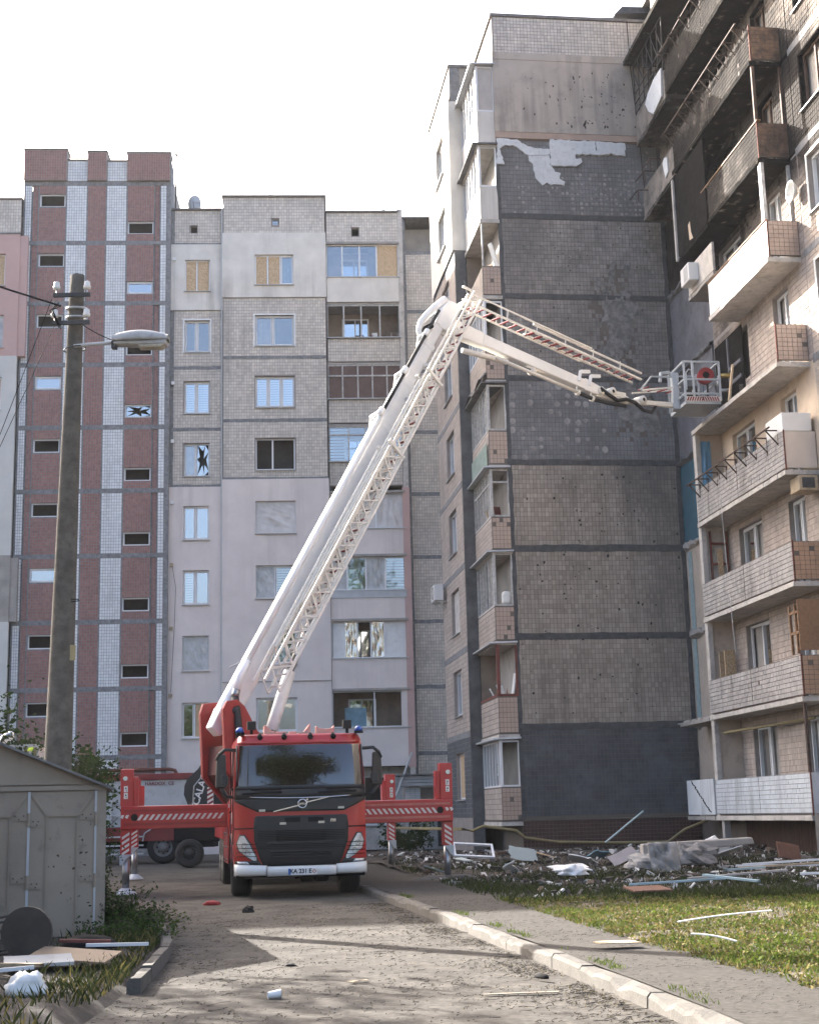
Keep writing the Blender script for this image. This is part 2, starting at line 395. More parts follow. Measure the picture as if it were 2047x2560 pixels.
# ================================================================== windows and panes
def wrinkled(place, u0, u1, z0, z1, n, amp=.03, ang=.6, seed=0, nu=26, nz_=26, f=9.):
    rows = []
    for i in range(nz_+1):
        r = []
        for j in range(nu+1):
            a, b = j/nu, i/nz_; u = u0+(u1-u0)*a; z = z0+(z1-z0)*b
            t = (a*cos(ang)+b*sin(ang)); e = min(a, 1-a, b, 1-b)*6; e = min(1, e)
            w_ = (abs(nz(t*f, (b-a)*1.6+seed, 1, seed))*1.6-.4)*amp*e+nz(a*4, b*4, 1, seed+5)*amp*.5*e
            r.append(place(u, z, n+w_))
        rows.append(r)
    return MB().grid(rows)
def window(parent, place, u0, u1, z0, z1, cols=(.5,), states=('glass', 'glass'), rec=.1, fw=.06, fm='pvc', sill=True, room=.7, roomm='room', glass='glass', name='window', transom=None, label=None, surround=False):
    """frame is the part; panes, boards, blinds, film, room and sill are its sub-parts"""
    xs = [u0]+[u0+(u1-u0)*c for c in cols]+[u1]; mb = MB(); n0, n1 = -rec, -rec-.06
    def fb(a, b, c, d): mb.hexa([place(a, c, n1), place(b, c, n1), place(b, c, n0), place(a, c, n0), place(a, d, n1), place(b, d, n1), place(b, d, n0), place(a, d, n0)])
    fb(u0, u1, z0, z0+fw); fb(u0, u1, z1-fw, z1); fb(u0, u0+fw, z0+fw, z1-fw); fb(u1-fw, u1, z0+fw, z1-fw)
    for x in xs[1:-1]: fb(x-fw*.55, x+fw*.55, z0+fw, z1-fw)
    if transom: zt = z0+(z1-z0)*transom; fb(u0+fw, u1-fw, zt-fw*.4, zt+fw*.4)
    o = mb.build(name, MT[fm], parent)
    if label: o['label'] = label
    for i in range(len(xs)-1):
        a, b = xs[i]+fw*.8, xs[i+1]-fw*.8; st = states[i] if i < len(states) else states[-1]; c, d = z0+fw, z1-fw; m = -rec-.03
        if st in ('glass', 'blind', 'curtain', 'curtain_blue', 'dark_glass'):
            # sash
            s2 = MB(); e = .035
            for (p, q, r, t) in ((a, b, c, c+e), (a, b, d-e, d), (a, a+e, c+e, d-e), (b-e, b, c+e, d-e)):
                s2.hexa([place(p, r, m-.02), place(q, r, m-.02), place(q, r, m+.045), place(p, r, m+.045), place(p, t, m-.02), place(q, t, m-.02), place(q, t, m+.045), place(p, t, m+.045)])
            s2.build('sash', MT[fm], o)
            MB().quad(place(a+e, c+e, m), place(b-e, c+e, m), place(b-e, d-e, m), place(a+e, d-e, m)).build('pane', MT[glass], o)
        if st == 'blind':
            s2 = MB(); k = int((d-c)/.11)
            for q in range(k):
                zz = c+.04+(d-c-.08)*(q+.5)/k; s2.hexa([place(a+.04, zz-.035, m-.1), place(b-.04, zz-.035, m-.1), place(b-.04, zz-.035, m-.08), place(a+.04, zz-.035, m-.08), place(a+.04, zz+.035, m-.1), place(b-.04, zz+.035, m-.1), place(b-.04, zz+.035, m-.08), place(a+.04, zz+.035, m-.08)])
            s2.build('blind', MT['blind'], o)
            MB().quad(place(a, c, m-.14), place(b, c, m-.14), place(b, d, m-.14), place(a, d, m-.14)).build('curtain', MT['curtain_blue'], o)
        elif st in ('curtain', 'curtain_blue'):
            wrinkled(place, a, b, c, d, m-.15, .03, 0., i+int(z0*7), 20, 4, 7).build('curtain', MT[st], o, smooth=True)
        elif st == 'osb':
            MB().hexa([place(a, c, m-.015), place(b, c, m-.015), place(b, c, m+.015), place(a, c, m+.015), place(a, d, m-.015), place(b, d, m-.015), place(b, d, m+.015), place(a, d, m+.015)]).build('osb_board', MT['osb'], o)
        elif st in ('film', 'film_pale', 'foil'):
            wrinkled(place, a-.02, b+.02, c-.02, d+.02, m+.05, .035, rnd(.2, 1.2), int(z0*10)+i).build('plastic_film', MT[st], o, smooth=True)
        elif st == 'white':
            MB().hexa([place(a, c, m-.015), place(b, c, m-.015), place(b, c, m+.015), place(a, c, m+.015), place(a, d, m-.015), place(b, d, m-.015), place(b, d, m+.015), place(a, d, m+.015)]).build('infill_panel', MT['white_sheet'], o)
        elif st == 'broken':
            s2 = MB(); cx, cz = (a+b)/2, (c+d)/2
            for q in range(7):
                t0, t1 = q/7*2*pi+.4, (q+1)/7*2*pi+.4
                P = lambda t, r: place(min(b, max(a, cx+cos(t)*r*(b-a))), min(d, max(c, cz+sin(t)*r*(d-c))), m)
                s2.quad(P(t0, .75), P(t1, .75), P((t0+t1)/2+rnd(-.2, .2), rnd(.03, .34)))
            s2.build('broken_pane', MT['glass_sky'], o)
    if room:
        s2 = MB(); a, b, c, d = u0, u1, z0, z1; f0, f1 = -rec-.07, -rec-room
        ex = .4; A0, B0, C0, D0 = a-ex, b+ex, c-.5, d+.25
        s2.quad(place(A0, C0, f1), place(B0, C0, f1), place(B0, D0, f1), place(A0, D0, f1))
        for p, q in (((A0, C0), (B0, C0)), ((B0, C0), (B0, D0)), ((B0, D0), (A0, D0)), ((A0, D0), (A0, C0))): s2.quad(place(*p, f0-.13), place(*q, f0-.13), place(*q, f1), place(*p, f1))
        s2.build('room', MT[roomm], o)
    if sill:
        s2 = MB(); s2.hexa([place(u0-.04, z0-.035, -rec), place(u1+.04, z0-.035, -rec), place(u1+.04, z0-.05, .09), place(u0-.04, z0-.05, .09), place(u0-.04, z0, -rec), place(u1+.04, z0, -rec), place(u1+.04, z0-.03, .09), place(u0-.04, z0-.03, .09)])
        s2.build('sill', MT['sill'], o)
    if surround:
        s2 = MB(); q = .07
        for (p, r, t, v) in ((u0-q, u1+q, z1, z1+q), (u0-q, u0, z0-q, z1), (u1, u1+q, z0-q, z1), (u0, u1, z0-q, z0)):
            s2.hexa([place(p, t, .001), place(r, t, .001), place(r, t, .02), place(p, t, .02), place(p, v, .001), place(r, v, .001), place(r, v, .02), place(p, v, .02)])
        s2.build('surround', MT['white_sheet'], o)
    return o
def pbox(mb, place, a, b, c, d, n0, n1):
    mb.hexa([place(a, c, n0), place(b, c, n0), place(b, c, n1), place(a, c, n1), place(a, d, n0), place(b, d, n0), place(b, d, n1), place(a, d, n1)]); return mb
# ================================================================== far apartment building (facade across the yard)
FA = math.atan(0.0594)
far = thing('apartment_building', 'long apartment block across the yard with brown and white tiled stair tower', 'building', (0, 61.4717, 0), FA)
def fpl(off=0.): return lambda u, z, n: (u, -n-off, z)
P0 = fpl()
core = MB()
for (a, b, zt, n0) in ((-46, -16.7, 28.1, -.9), (-16.6, -10.35, 30.1, -1.0), (-10.35, -8, 27.8, -1.1), (-8, -3.47, 28.3, -1.0), (-3.47, -.2, 27.7, -1.6), (-.2, 9, 27.6, -1.2)):
    core.box(a, b, -n0, 13, 0, zt)
core.build('wall', MT['concrete'], far)
def section(u0, u1, off, bands, zroof, holes, name):
    """bands: (z0, z1, kind) from bottom to top; kind -> material of facing"""
    pl = fpl(off)
    for (z0, z1, kind) in bands:
        hs = [h for h in holes if h[2] < z1 and h[3] > z0]
        hs2 = [(h[0], h[1], max(h[2], z0), min(h[3], z1)) for h in hs]
        mb = MB()
        if kind.startswith('tile'):
            wallgrid(mb, u0, u1, z0, z1, hs2, pl, .16); mb.build('wall_panel', MT['grout'], far)
            t = MB(); tiles(t, u0+.02, u1-.02, z0+.02, z1-.02, pl, .112, .14, hs2); t.build('tile_facing', MT[kind], far, kind='stuff')
        else:
            wallgrid(mb, u0-.03, u1+.03, z0, z1, hs2, pl, .26, n=.09)
            # returns of the insulation layer
            for e in (u0-.03, u1+.03): mb.quad(pl(e, z0, -.1), pl(e, z0, .09), pl(e, z1, .09), pl(e, z1, -.1))
            mb.quad(pl(u0-.03, z0, -.1), pl(u1+.03, z0, -.1), pl(u1+.03, z0, .09), pl(u0-.03, z0, .09)); mb.quad(pl(u0-.03, z1, -.1), pl(u1+.03, z1, -.1), pl(u1+.03, z1, .09), pl(u0-.03, z1, .09))
            mb.build('wall_panel', MT[kind], far)
    r = MB(); pbox(r, pl, u0-.06, u1+.06, zroof, zroof+.07, -12, .12); r.build('parapet_cap', MT['roof_edge'], far)
    for e, f in ((u0, u0+.05), (u1-.05, u1)): s_ = MB(); pbox(s_, pl, e, f, 0, zroof, -1.6, -.003); s_.build('wall_return', MT['seam'], far)
def seams(u0, u1, off, zs, h=.15, m='seam'):
    for z in zs: t = MB(); strip(t, u0, u1, z, h, fpl(off), .022, .016); t.build('panel_seam', MT[m], far)
def vseam(u, off, z0, z1, w_=.12, m='seam'): t = MB(); strip(t, z0, z1, u, w_, fpl(off), .024, .012, horiz=False); t.build('panel_seam', MT[m], far)
# --- stair tower
TO = .3; TW = fpl(TO); TR = fpl(TO-.07)
lw = [(-16.02, -14.9, 8.5+2.8*k-.02, 9.08+2.8*k) for k in range(8)]; lw.append((-16.02, -14.9, 5.68, 6.28))
rw = [(-12.16, -11.03, 7.2+2.8*k, 7.78+2.8*k) for k in range(8)]; rw.append((-12.16, -11.03, 4.4, 4.98))
cols = ((-16.68, -16.35, 'tile_white', TW, ()), (-16.35, -16.07, 'tile_brown', TR, ()), (-16.07, -14.86, 'tile_brown', TW, lw), (-14.86, -13.94, 'tile_white', TW, ()), (-13.94, -13.11, 'tile_brown', TW, ()),
        (-13.11, -12.2, 'tile_white', TW, ()), (-12.2, -10.99, 'tile_brown', TW, rw), (-10.99, -10.74, 'tile_brown', TR, ()), (-10.74, -10.44, 'tile_white', TW, ()))
zj = [1.17+2.8*k for k in range(11)]
for (a, b, mm, pl, hs) in cols:
    mb = MB(); wallgrid(mb, a, b, 0, 29.17, hs, pl, .2); mb.build('wall_panel', MT['seam'], far)
    t = MB()
    for k in range(10):
        tiles(t, a+.03, b-.03, zj[k]+.10, zj[k+1]-.10, pl, .105, .128, hs)
    t.build('tile_facing', MT[mm], far, kind='stuff')
for k in range(1, 11): mb = MB(); strip(mb, -16.7, -10.44, zj[k], .16, TW, .016, .012); mb.build('panel_seam', MT['seam'], far)
mb = MB(); pbox(mb, TW, -10.44, -10.27, 0, 30.3, -1.2, .02); pbox(mb, TW, -16.72, -16.68, 0, 30.3, -1.2, .02); mb.build('corner_strip', MT['seam'], far)
for (a, b, zt, mm, n) in ((-16.72, -14.85, 30.72, 'tile_brown', .16), (-14.85, -13.94, 30.28, 'tile_white', .0), (-13.94, -13.1, 30.62, 'tile_brown', .16), (-13.1, -12.2, 30.24, 'tile_white', .0), (-12.2, -10.3, 30.56, 'tile_brown', .16)):
    mb = MB(); pbox(mb, TW, a, b, 29.27, zt, -.6, n); mb.build('crown_block', MT['grout'], far)
    t = MB(); tiles(t, a+.02, b-.02, 29.29, zt-.04, fpl(TO+n), .105, .128); t.build('tile_facing', MT[mm], far, kind='stuff')
    mb = MB(); pbox(mb, TW, a-.04, b+.04, zt, zt+.05, -.7, n+.05); mb.build('parapet_cap', MT['roof_edge'], far)
stl = ['dark', 'dark', 'dark', 'glass', 'dark', 'dark', 'glass', 'dark', 'dark']; stl = stl[7::-1]+['dark']
for i, h in enumerate(lw): window(far, TW, *h, cols=(), states=(stl[i],), rec=.08, fw=.055, glass='glass_sky', sill=False, name='stair_window')
stl = ['dark', 'glass', 'dark', 'broken', 'dark', 'dark', 'dark', 'dark']; stl = stl[::-1]+['dark']
for i, h in enumerate(rw): window(far, TW, *h, cols=(), states=(stl[i],), rec=.08, fw=.055, glass='glass_sky', sill=False, name='stair_window')
# --- section A
aw = [(-9.66, -8.56, 4.71+2.785*k, 6.16+2.785*k) for k in range(8)]; av = (-9.45, -9.12, 26.95, 27.3)
section(-10.3, -7.99, 0, ((0, 15.35, 'stucco_pink'), (15.35, 23.32, 'tile_beige'), (23.32, 26.38, 'stucco'), (26.38, 28.02, 'tile_beige')), 28.02, aw+[av], 'a')
seams(-10.3, -8, 0, (20.69, 17.91)); seams(-10.3, -8, 0, (15.42, 26.42), .1); vseam(-10.2, 0, 15.4, 28, .18); vseam(-8.03, 0, 15.4, 28, .1)
ast = [('glass', 'osb'), ('film',), ('blind', 'glass'), ('glass', 'glass'), ('curtain', 'broken'), ('blind', 'blind'), ('glass', 'glass'), ('osb', 'osb')]
for k, h in enumerate(aw):
    pink = k < 4 or k == 7
    window(far, fpl(.09 if pink else 0), *h, cols=() if len(ast[k]) == 1 else (.47,), states=ast[k], rec=.14, fw=.055, glass='glass_sky' if k in (3, 5, 2) else 'glass', surround=(k == 6))
window(far, P0, *av, cols=(), states=('dark',), rec=.1, fw=.03, fm='concrete', sill=False, name='roof_vent')
# --- section B
BO = .22
bw = [(-6.58, -4.88, 4.88+2.79*k, 6.28+2.79*k) for k in range(8)]; bv_ = (-5.85, -5.5, 27.2, 27.55)
section(-7.97, -3.47, BO, ((0, 6.95, 'stucco_pink'), (6.95, 15.61, 'stucco_pink'), (15.61, 23.82, 'tile_beige'), (23.82, 26.83, 'stucco'), (26.83, 28.55, 'tile_beige')), 28.55, bw+[bv_], 'b')
seams(-7.97, -3.47, BO, (21.08, 18.23)); seams(-7.97, -3.47, BO, (15.66,), .1)
bst = [((.5,), ('glass', 'glass')), ((.5,), ('glass', 'glass')), ((.47,), ('film', 'blind')), ((), ('film_pale',)), ((.43,), ('dark', 'dark')), ((.33, .66), ('blind', 'blind', 'blind')), ((.45,), ('curtain', 'glass')), ((.33, .66), ('osb', 'osb', 'curtain_blue'))]
for k, h in enumerate(bw):
    pink = k < 4 or k == 7
    window(far, fpl(BO+(.09 if pink else 0)), *h, cols=bst[k][0], states=bst[k][1], rec=.14, fw=.06, surround=(k == 6), glass='glass_sky' if k in (5,) else 'glass')
window(far, fpl(BO), *bv_, cols=(), states=('blind',), rec=.08, fw=.03, fm='concrete', sill=False, name='roof_vent')
mb = MB(); pbox(mb, fpl(BO), -7.98, -3.44, 6.93, 6.97, 0, .13); mb.build('ledge', MT['concrete'], far)
# --- section C : loggias
CO = .12; C_ = fpl(CO); ca, cb = -3.42, -.24
section(ca, -.22, CO-.0, ((26.4, 27.85, 'tile_beige'),), 27.85, [(-2.3, -1.95, 26.75, 27.15)], 'c')
window(far, C_, -2.3, -1.95, 26.75, 27.15, cols=(), states=('dark',), rec=.1, fw=.03, fm='concrete', sill=False, name='roof_vent')
def far_loggia(z0, z1, z2, facing, colsf, states, fm, style=None, widen=0):
    mb = MB(); pbox(mb, C_, ca, cb+widen, z0, z1, -.12, 0 if facing.startswith('tile') else .09)
    o = mb.build('loggia', MT['grout' if facing.startswith('tile') else facing], far)
    if facing.startswith('tile'):
        t = MB(); tiles(t, ca+.02, cb-.02, z0+.03, z1-.04, C_, .112, .14); t.build('tile_facing', MT[facing], o, kind='stuff')
    # interior: back wall with window, side walls, ceiling
    it = MB(); D = -1.25
    it.quad(C_(ca, z0, D), C_(cb, z0, D), C_(cb, z2+.1, D), C_(ca, z2+.1, D)); it.quad(C_(ca, z0, D), C_(ca, z0, 0), C_(ca, z2+.1, 0), C_(ca, z2+.1, D)); it.quad(C_(cb, z0, D), C_(cb, z0, 0), C_(cb, z2+.1, 0), C_(cb, z2+.1, D))
    it.quad(C_(ca, z2+.08, D), C_(cb, z2+.08, D), C_(cb, z2+.08, -.02), C_(ca, z2+.08, -.02)); it.quad(C_(ca, z0+.1, D), C_(cb, z0+.1, D), C_(cb, z0+.1, 0), C_(ca, z0+.1, 0)); it.build('loggia_interior', MT['room_warm'], o)
    bwn = MB()
    for (a, b, c, d) in ((-2.75, -2.69, z1-.2, z2-.25), (-2.2, -2.14, z1-.9, z2-.25), (-1.62, -1.56, z1-.9, z2-.25), (-2.75, -1.56, z2-.3, z2-.24), (-2.75, -2.2, z1-.25, z1-.2)): pbox(bwn, C_, a, b, c, d, D, D+.06)
    bwn.build('back_door_frame', MT['pvc'], o); b2 = MB(); pbox(b2, C_, -2.69, -1.62, z1-.2, z2-.3, D+.01, D+.02); b2.build('back_pane', MT['glass_sky'], o)
    fr = MB(); e = .05
    pbox(fr, C_, ca, cb, z1, z1+e, -.08, .0); pbox(fr, C_, ca, cb, z2-e, z2, -.08, 0); xs = [ca]+[ca+(cb-ca)*c for c in colsf]+[cb]
    for x in xs: pbox(fr, C_, max(ca, x-e*.6), min(cb, x+e*.6), z1+e, z2-e, -.08, 0)
    if style == 'mesh':
        zt = z1+(z2-z1)*.68; pbox(fr, C_, ca, cb, zt-.03, zt+.03, -.08, .01)
    if style == 'alu':
        zt = z1+(z2-z1)*.76; pbox(fr, C_, ca, cb, zt-.03, zt+.03, -.08, .01)
    fr.build('glazing_frame', MT[fm], o)
    for i in range(len(xs)-1):
        a, b, c, d = xs[i]+.03, xs[i+1]-.03, z1+e, z2-e; st = states[i]
        if st == 'glass': MB().quad(C_(a, c, -.04), C_(b, c, -.04), C_(b, d, -.04), C_(a, d, -.04)).build('pane', MT['glass'], o)
        elif st == 'sky': MB().quad(C_(a, c, -.04), C_(b, c, -.04), C_(b, d, -.04), C_(a, d, -.04)).build('pane', MT['glass_sky'], o)
        elif st == 'osb': q = MB(); pbox(q, C_, a, b, c, d, -.06, -.03); q.build('osb_board', MT['osb'], o)
        elif st == 'white': q = MB(); pbox(q, C_, a, b, c, d, -.06, -.03); q.build('infill_panel', MT['white_sheet'], o)
        elif st == 'brown': q = MB(); pbox(q, C_, a, b, c, d, -.06, -.03); q.build('dark_board', MT['wood_dim'], o)
        elif st in ('film', 'film_pale', 'foil'): wrinkled(C_, a, b, c, d, -.02, .05, rnd(.1, 1.), int(z0*3)+i, 22, 22).build('plastic_film', MT[st], o, smooth=True)
        elif st == 'blind':
            q = MB(); k = 11
            for r in range(k): zz = c+(d-c)*(r+.5)/k; pbox(q, C_, a, b, zz-.045, zz+.04, -.14, -.12)
            q.build('blind', MT['blind'], o); MB().quad(C_(a, c, -.04), C_(b, c, -.04), C_(b, d, -.04), C_(a, d, -.04)).build('pane', MT['glass'], o)
    cap = MB(); pbox(cap, C_, ca-.03, cb+.06, z1-.03, z1+.005, -.12, .14); cap.build('sill', MT['sill'], o)
    cap = MB(); pbox(cap, C_, ca-.03, cb+.06, z2, z2+.1, -1.3, .02 if fm == 'pvc_old' else .16); cap.build('slab', MT['concrete'], o)
    return o
A('wood_dim', (.115, .075, .065), .75, var=.2, vscale=3)
far_loggia(23.62, 24.79, 26.32, 'stucco', (.22, .46, .7), ('glass', 'glass', 'glass', 'osb'), 'pvc')
lo6 = far_loggia(20.88, 21.98, 23.5, 'tile_beige', (.23, .47, .73), ('', '', '', ''), 'pvc_old')
far_loggia(18.1, 19.19, 20.74, 'tile_beige', (.2, .41, .61, .81), ('brown',)*5, 'pvc_old', 'mesh')
far_loggia(15.3, 16.38, 17.95, 'tile_beige', (.27, .5, .75), ('blind', 'glass', 'glass', 'blind'), 'pvc_old', 'alu')
far_loggia(12.28, 13.42, 14.96, 'stucco_pink', (.3, .62), ('film_pale', 'film_pale', 'film_pale'), 'pvc')
far_loggia(9.43, 10.75, 12.19, 'stucco_pink', (.22, .47, .73), ('film', 'glass', 'film', 'blind'), 'pvc')
far_loggia(6.6, 7.87, 9.43, 'stucco_pink', (.17, .34, .52, .7), ('white', 'foil', '', 'foil', 'white'), 'pvc')
lo0 = far_loggia(3.38, 4.98, 6.5, 'stucco_pink', (.55,), ('', ''), 'pvc')
mb = MB(); pbox(mb, C_, -.55, cb, 4.98, 6.5, -.1, .09); mb.build('loggia_pier', MT['stucco_pink'], lo0)
wrinkled(C_, -2.9, -2.0, 5.0, 5.85, -.6, .06, .1, 3, 12, 12).build('hanging_cloth', MT['curtain_blue'], lo0, smooth=True)
for q in range(9):     # clutter in the open loggia
    m_ = MB(); x = rnd(-3.3, -.5); hgt = rnd(.15, .45); pbox(m_, C_, x, x+rnd(.15, .4), 21.98, 21.98+hgt, -.9, -.5); m_.build('stored_box', MT[random.choice(['white_sheet', 'iron', 'wood_red', 'curtain', 'wood'])], lo6)
mb = MB(); pbox(mb, C_, ca, cb, 9.4, 10.4, 0, .095); mb.build('loggia_apron', MT['stucco_pink'], far)
mb = MB(); pbox(mb, C_, ca, cb+.02, 10.42, 10.72, .0, .12); mb.build('loggia_flashing', MT['sill'], far)
mb = MB(); wallgrid(mb, ca, cb, 0, 3.36, [(-3.0, -.4, 1.0, 3.0)], fpl(-.5), .2); mb.build('wall_panel', MT['concrete_pale'], far)
window(far, fpl(-.5), -3.0, -.4, 1.0, 3.0, cols=(.33, .66), states=('glass', 'dark', 'film'), rec=.1)
mb = MB(); pbox(mb, C_, -.24, -.02, 0, 28.0, -1.0, .06); mb.build('loggia_side_wall', MT['concrete_pale'], far)
mb = MB(); pbox(mb, C_, -.3, -.0, 3.3, 15.2, -.1, .1); mb.build('loggia_side_cladding', MT['stucco_rose'], far)
# --- section D
section(-.02, 6.0, -.35, tuple((max(0, 1.1+2.78*k), 3.88+2.78*k, 'tile_beige') for k in range(9))[0:9], 27.75, [], 'd')
seams(-.02, 6, -.35, [1.1+2.78*k for k in range(1, 10)], .17, 'seam'); vseam(.03, -.35, 0, 27.7, .2); vseam(1.5, -.35, 0, 27.7, .22)
mb = MB(); pbox(mb, fpl(-.35), -.02, 6, 0, 1.15, -.2, .0); mb.build('wall_panel', MT['grout'], far)
# --- far-left wing (runs on out of the picture)
LO = .55; L_ = fpl(LO)
lwin = [(-18.6+3.6*-q-.0, -17.35+3.6*-q, 4.7+2.8*k, 6.15+2.8*k) for q in range(7) for k in range(8)]
vis = [h for h in lwin if h[0] > -20]
section(-46, -16.78, LO, ((0, 9.6, 'stucco_pale'), (9.6, 12.4, 'concrete'), (12.4, 21.1, 'stucco_pale'), (21.1, 26.65, 'stucco_rose')), 26.65, vis, 'l')
mb = MB(); wallgrid(mb, -46, -16.74, 26.6, 28.3, [], L_); mb.build('wall_panel', MT['grout'], far)
t = MB(); tiles(t, -24, -16.76, 26.68, 28.28, L_, .112, .14); t.build('tile_facing', MT['tile_beige'], far, kind='stuff')
mb = MB(); pbox(mb, L_, -46, -16.7, 28.3, 28.37, -12, .08); mb.build('parapet_cap', MT['roof_edge'], far)
for i, h in enumerate(vis): window(far, fpl(LO+.09), *h, cols=(.5,), states=random.choice([('film', 'film'), ('osb', 'osb'), ('glass', 'curtain')]), rec=.14)
mb = MB(); pbox(mb, L_, -16.82, -16.43, 21.1, 26.6, -.6, .03); mb.build('corner_cladding', MT['stucco_rose'], far)
mb = MB(); pbox(mb, L_, -16.82, -16.45, 9.62, 12.3, -.6, .03); mb.build('corner_cladding', MT['concrete'], far)
# roof things that move with the block: downpipe, antenna mast, vent boxes, cable
MB().tube([(-8.02, -.3, 6), (-8.02, -.3, 28)], .03, 6).build('downpipe', MT['sill'], far)
MB().tube([(-10.12, .2, 27.6), (-10.1, .2, 30.9)], .035, 6).build('antenna_mast', MT['iron'], far)
MB().bar((-10.22, .2, 30.85), (-9.95, .2, 30.7), .04).build('antenna_arm', MT['iron'], far)
for z in (25.6, 19.9, 17.3, 14.6, 11.9, 9.2, 6.4):
    m_ = MB(); pbox(m_, P0, -10.2, -10.06, z, z+.14, .08, .18); m_.build('vent_box', MT['plastic_white' if z > 12 else 'wood_pale'], far)
MB().tube([(-10.1, -.1, 11.9), (-9.95, -.1, 11.0), (-10.0, -.1, 9.2), (-10.12, -.1, 6.6)], .008, 4).build('cable', MT['black'], far)
# satellite dish on the roof
dish = thing('satellite_dish', 'grey satellite dish standing on the roof beside the tiled tower', 'satellite dish', (-9.35, 61.6, 28.1))
b = MB(); R = .42; rows = []
for i in range(6):
    r = R*i/5; rows.append([(r*cos(t)*.72, .5*r*r-.05, .55+r*sin(t)) for t in [2*pi*k/18 for k in range(19)]])
b.grid(rows); b.build('reflector', MT['sill'], dish, smooth=True, solid=.012)
MB().tube([(0, .05, 0), (0, .05, .5)], .025, 6).build('mast', MT['iron'], dish); MB().tube([(0, 0, .2), (0, -.4, .5)], .012, 5).build('feed_arm', MT['iron'], dish)
# overhead cables on the roofs
def cable(name, label, pts, r=.012, sag=0., m='black', cat='cable'):
    P = []
    for i in range(len(pts)-1):
        a, c = Vector(pts[i]), Vector(pts[i+1])
        for k in range(10): t = k/10; P.append(a.lerp(c, t)-Vector((0, 0, sag*4*t*(1-t))))
    P.append(Vector(pts[-1])); o = MB().tube(P, r, 5).build(name, MT[m], smooth=True); return tag(o, label, cat)
cable('roof_cable', 'thin cable running low over the roof of the middle section', [(-3.3, 61.5, 28.0), (.2, 61.3, 28.3), (3.2, 54, 28.6)], .018, .25)
cable('roof_cable', 'thin stay wire slanting up from the roof behind the satellite dish', [(-9.0, 63, 29.2), (-4.4, 66, 31.4)], .012, .1)
# entrance porch
porch = thing('entrance_porch', 'white brick entrance porch with grey metal canopy behind the right outrigger', 'porch', (.45, 60.6, 0), FA)
A('brick_white', (.55, .57, .58), .8, island=.06, var=.08, dirt=(.35, 5, .5, .7), dirtcol=(.2, .2, .19))
pp = lambda u, z, n: (u, -n, z)
mb = MB(); pbox(mb, pp, -1.0, -.4, 0, 2.45, -.1, 1.5); mb.build('porch_wall', MT['grout'], porch)
t = MB(); tiles(t, -1.0, -.4, .02, 2.43, lambda u, z, n: (u, -1.5-n, z), .2, .075, j=.01); tiles(t, 0, 1.5, .02, 2.43, lambda u, z, n: (-.4+n, -u, z), .2, .075, j=.01); t.build('brick_facing', MT['brick_white'], porch, kind='stuff')
mb = MB(); pbox(mb, pp, -.4, 1.4, 0, 2.45, -.1, .25); mb.build('porch_back', MT['brick_white'], porch)
mb = MB(); pbox(mb, pp, .35, 1.2, .1, 2.1, .25, .3); mb.build('door', MT['iron'], porch)
for q in range(3): mb = MB(); pbox(mb, pp, -1.15-.02*q, 1.7, 2.5+.13*q, 2.615+.13*q, -.1, 1.75+.03*q); mb.build('canopy_board', MT['sill'], porch)
mb = MB(); pbox(mb, pp, -1.3, 1.8, 2.9, 2.95, -.1, 1.95); mb.build('canopy_roof', MT['roof_edge'], porch)
mb = MB(); mb.bar((-1.4, -2.0, 2.1), (-.7, -1.7, 3.8), .12, .04); mb.build('torn_flashing', MT['sill'], porch)
# ================================================================== wing with the blank tiled end wall
BA = radians(7.4513); BO_ = (3.2077, 45.2967, 0)
def b2w(u, v, z=0): return Vector((BO_[0]+u*cos(BA)-v*sin(BA), BO_[1]+u*sin(BA)+v*cos(BA), z))
wing = thing('apartment_building', 'tall wing with sooty blank tiled end wall and stacked loggias at its left edge', 'building', BO_, BA)
WP = lambda u, z, n: (u, -n, z)                    # end wall, faces the camera
SP = lambda v, z, n: (-1.0-n, v, z)                # side wall, faces left
LP = lambda v, z, n: (-.64-n, v, z)                # loggia fronts, face left
zk = [1.14+2.8*k for k in range(10)]
WR = 5.6
SOOT = {'spots': [(3.6, 0, 16.0, 3.4, 9, 4.4, .35), (4.6, 0, 13.0, 1.7, 9, 3.0, .6), (.4, 0, 20.2, 1.6, 9, 2.2, .5), (5.2, 0, 9.5, 1.3, 9, 4.0, .35)], 'col': (.09, .09, .092)}
A('tile_w', (.33, .29, .248), .5, island=.17, var=.18, vscale=.8, streak=.5, dirtcol=(.10, .09, .08), soot=SOOT, coord='obj')
A('tile_w_soot', (.31, .285, .262), .6, island=.16, var=.2, vscale=.8, dirt=(.5, 2.2, .45, .7), dirtcol=(.07, .068, .066), soot=SOOT, coord='obj')
A('paint_dark', (.095, .105, .118), .6, island=.10, var=.25, vscale=1.1, dirt=(.6, 2.5, .45, .7), dirtcol=(.035, .035, .037), streak=.4)
A('glue_wall', (.205, .207, .212), .8, island=.08, var=.2, vscale=.9, dirt=(.5, 1.2, .42, .75), dirtcol=(.07, .07, .072))
A('plinth_tile', (.07, .036, .03), .6, island=.2, var=.25, vscale=1.5)
A('glue', (.28, .267, .255), .95, island=.2, var=.2, vscale=5)
A('pit', (.045, .042, .04), .95)
A('stucco_w', (.45, .40, .352), .92, var=.13, vscale=.7, bump=.35, bscale=60, streak=.85, dirtcol=(.13, .12, .11), dirt=(.4, 1.2, .5, .7), coord='obj')
mb = MB(); mb.box(0.01, WR, .05, 9.5, 0, 26.35); mb.box(.01, WR, .05, 9.5, 26.35, 28.02); mb.build('wall', MT['concrete'], wing)
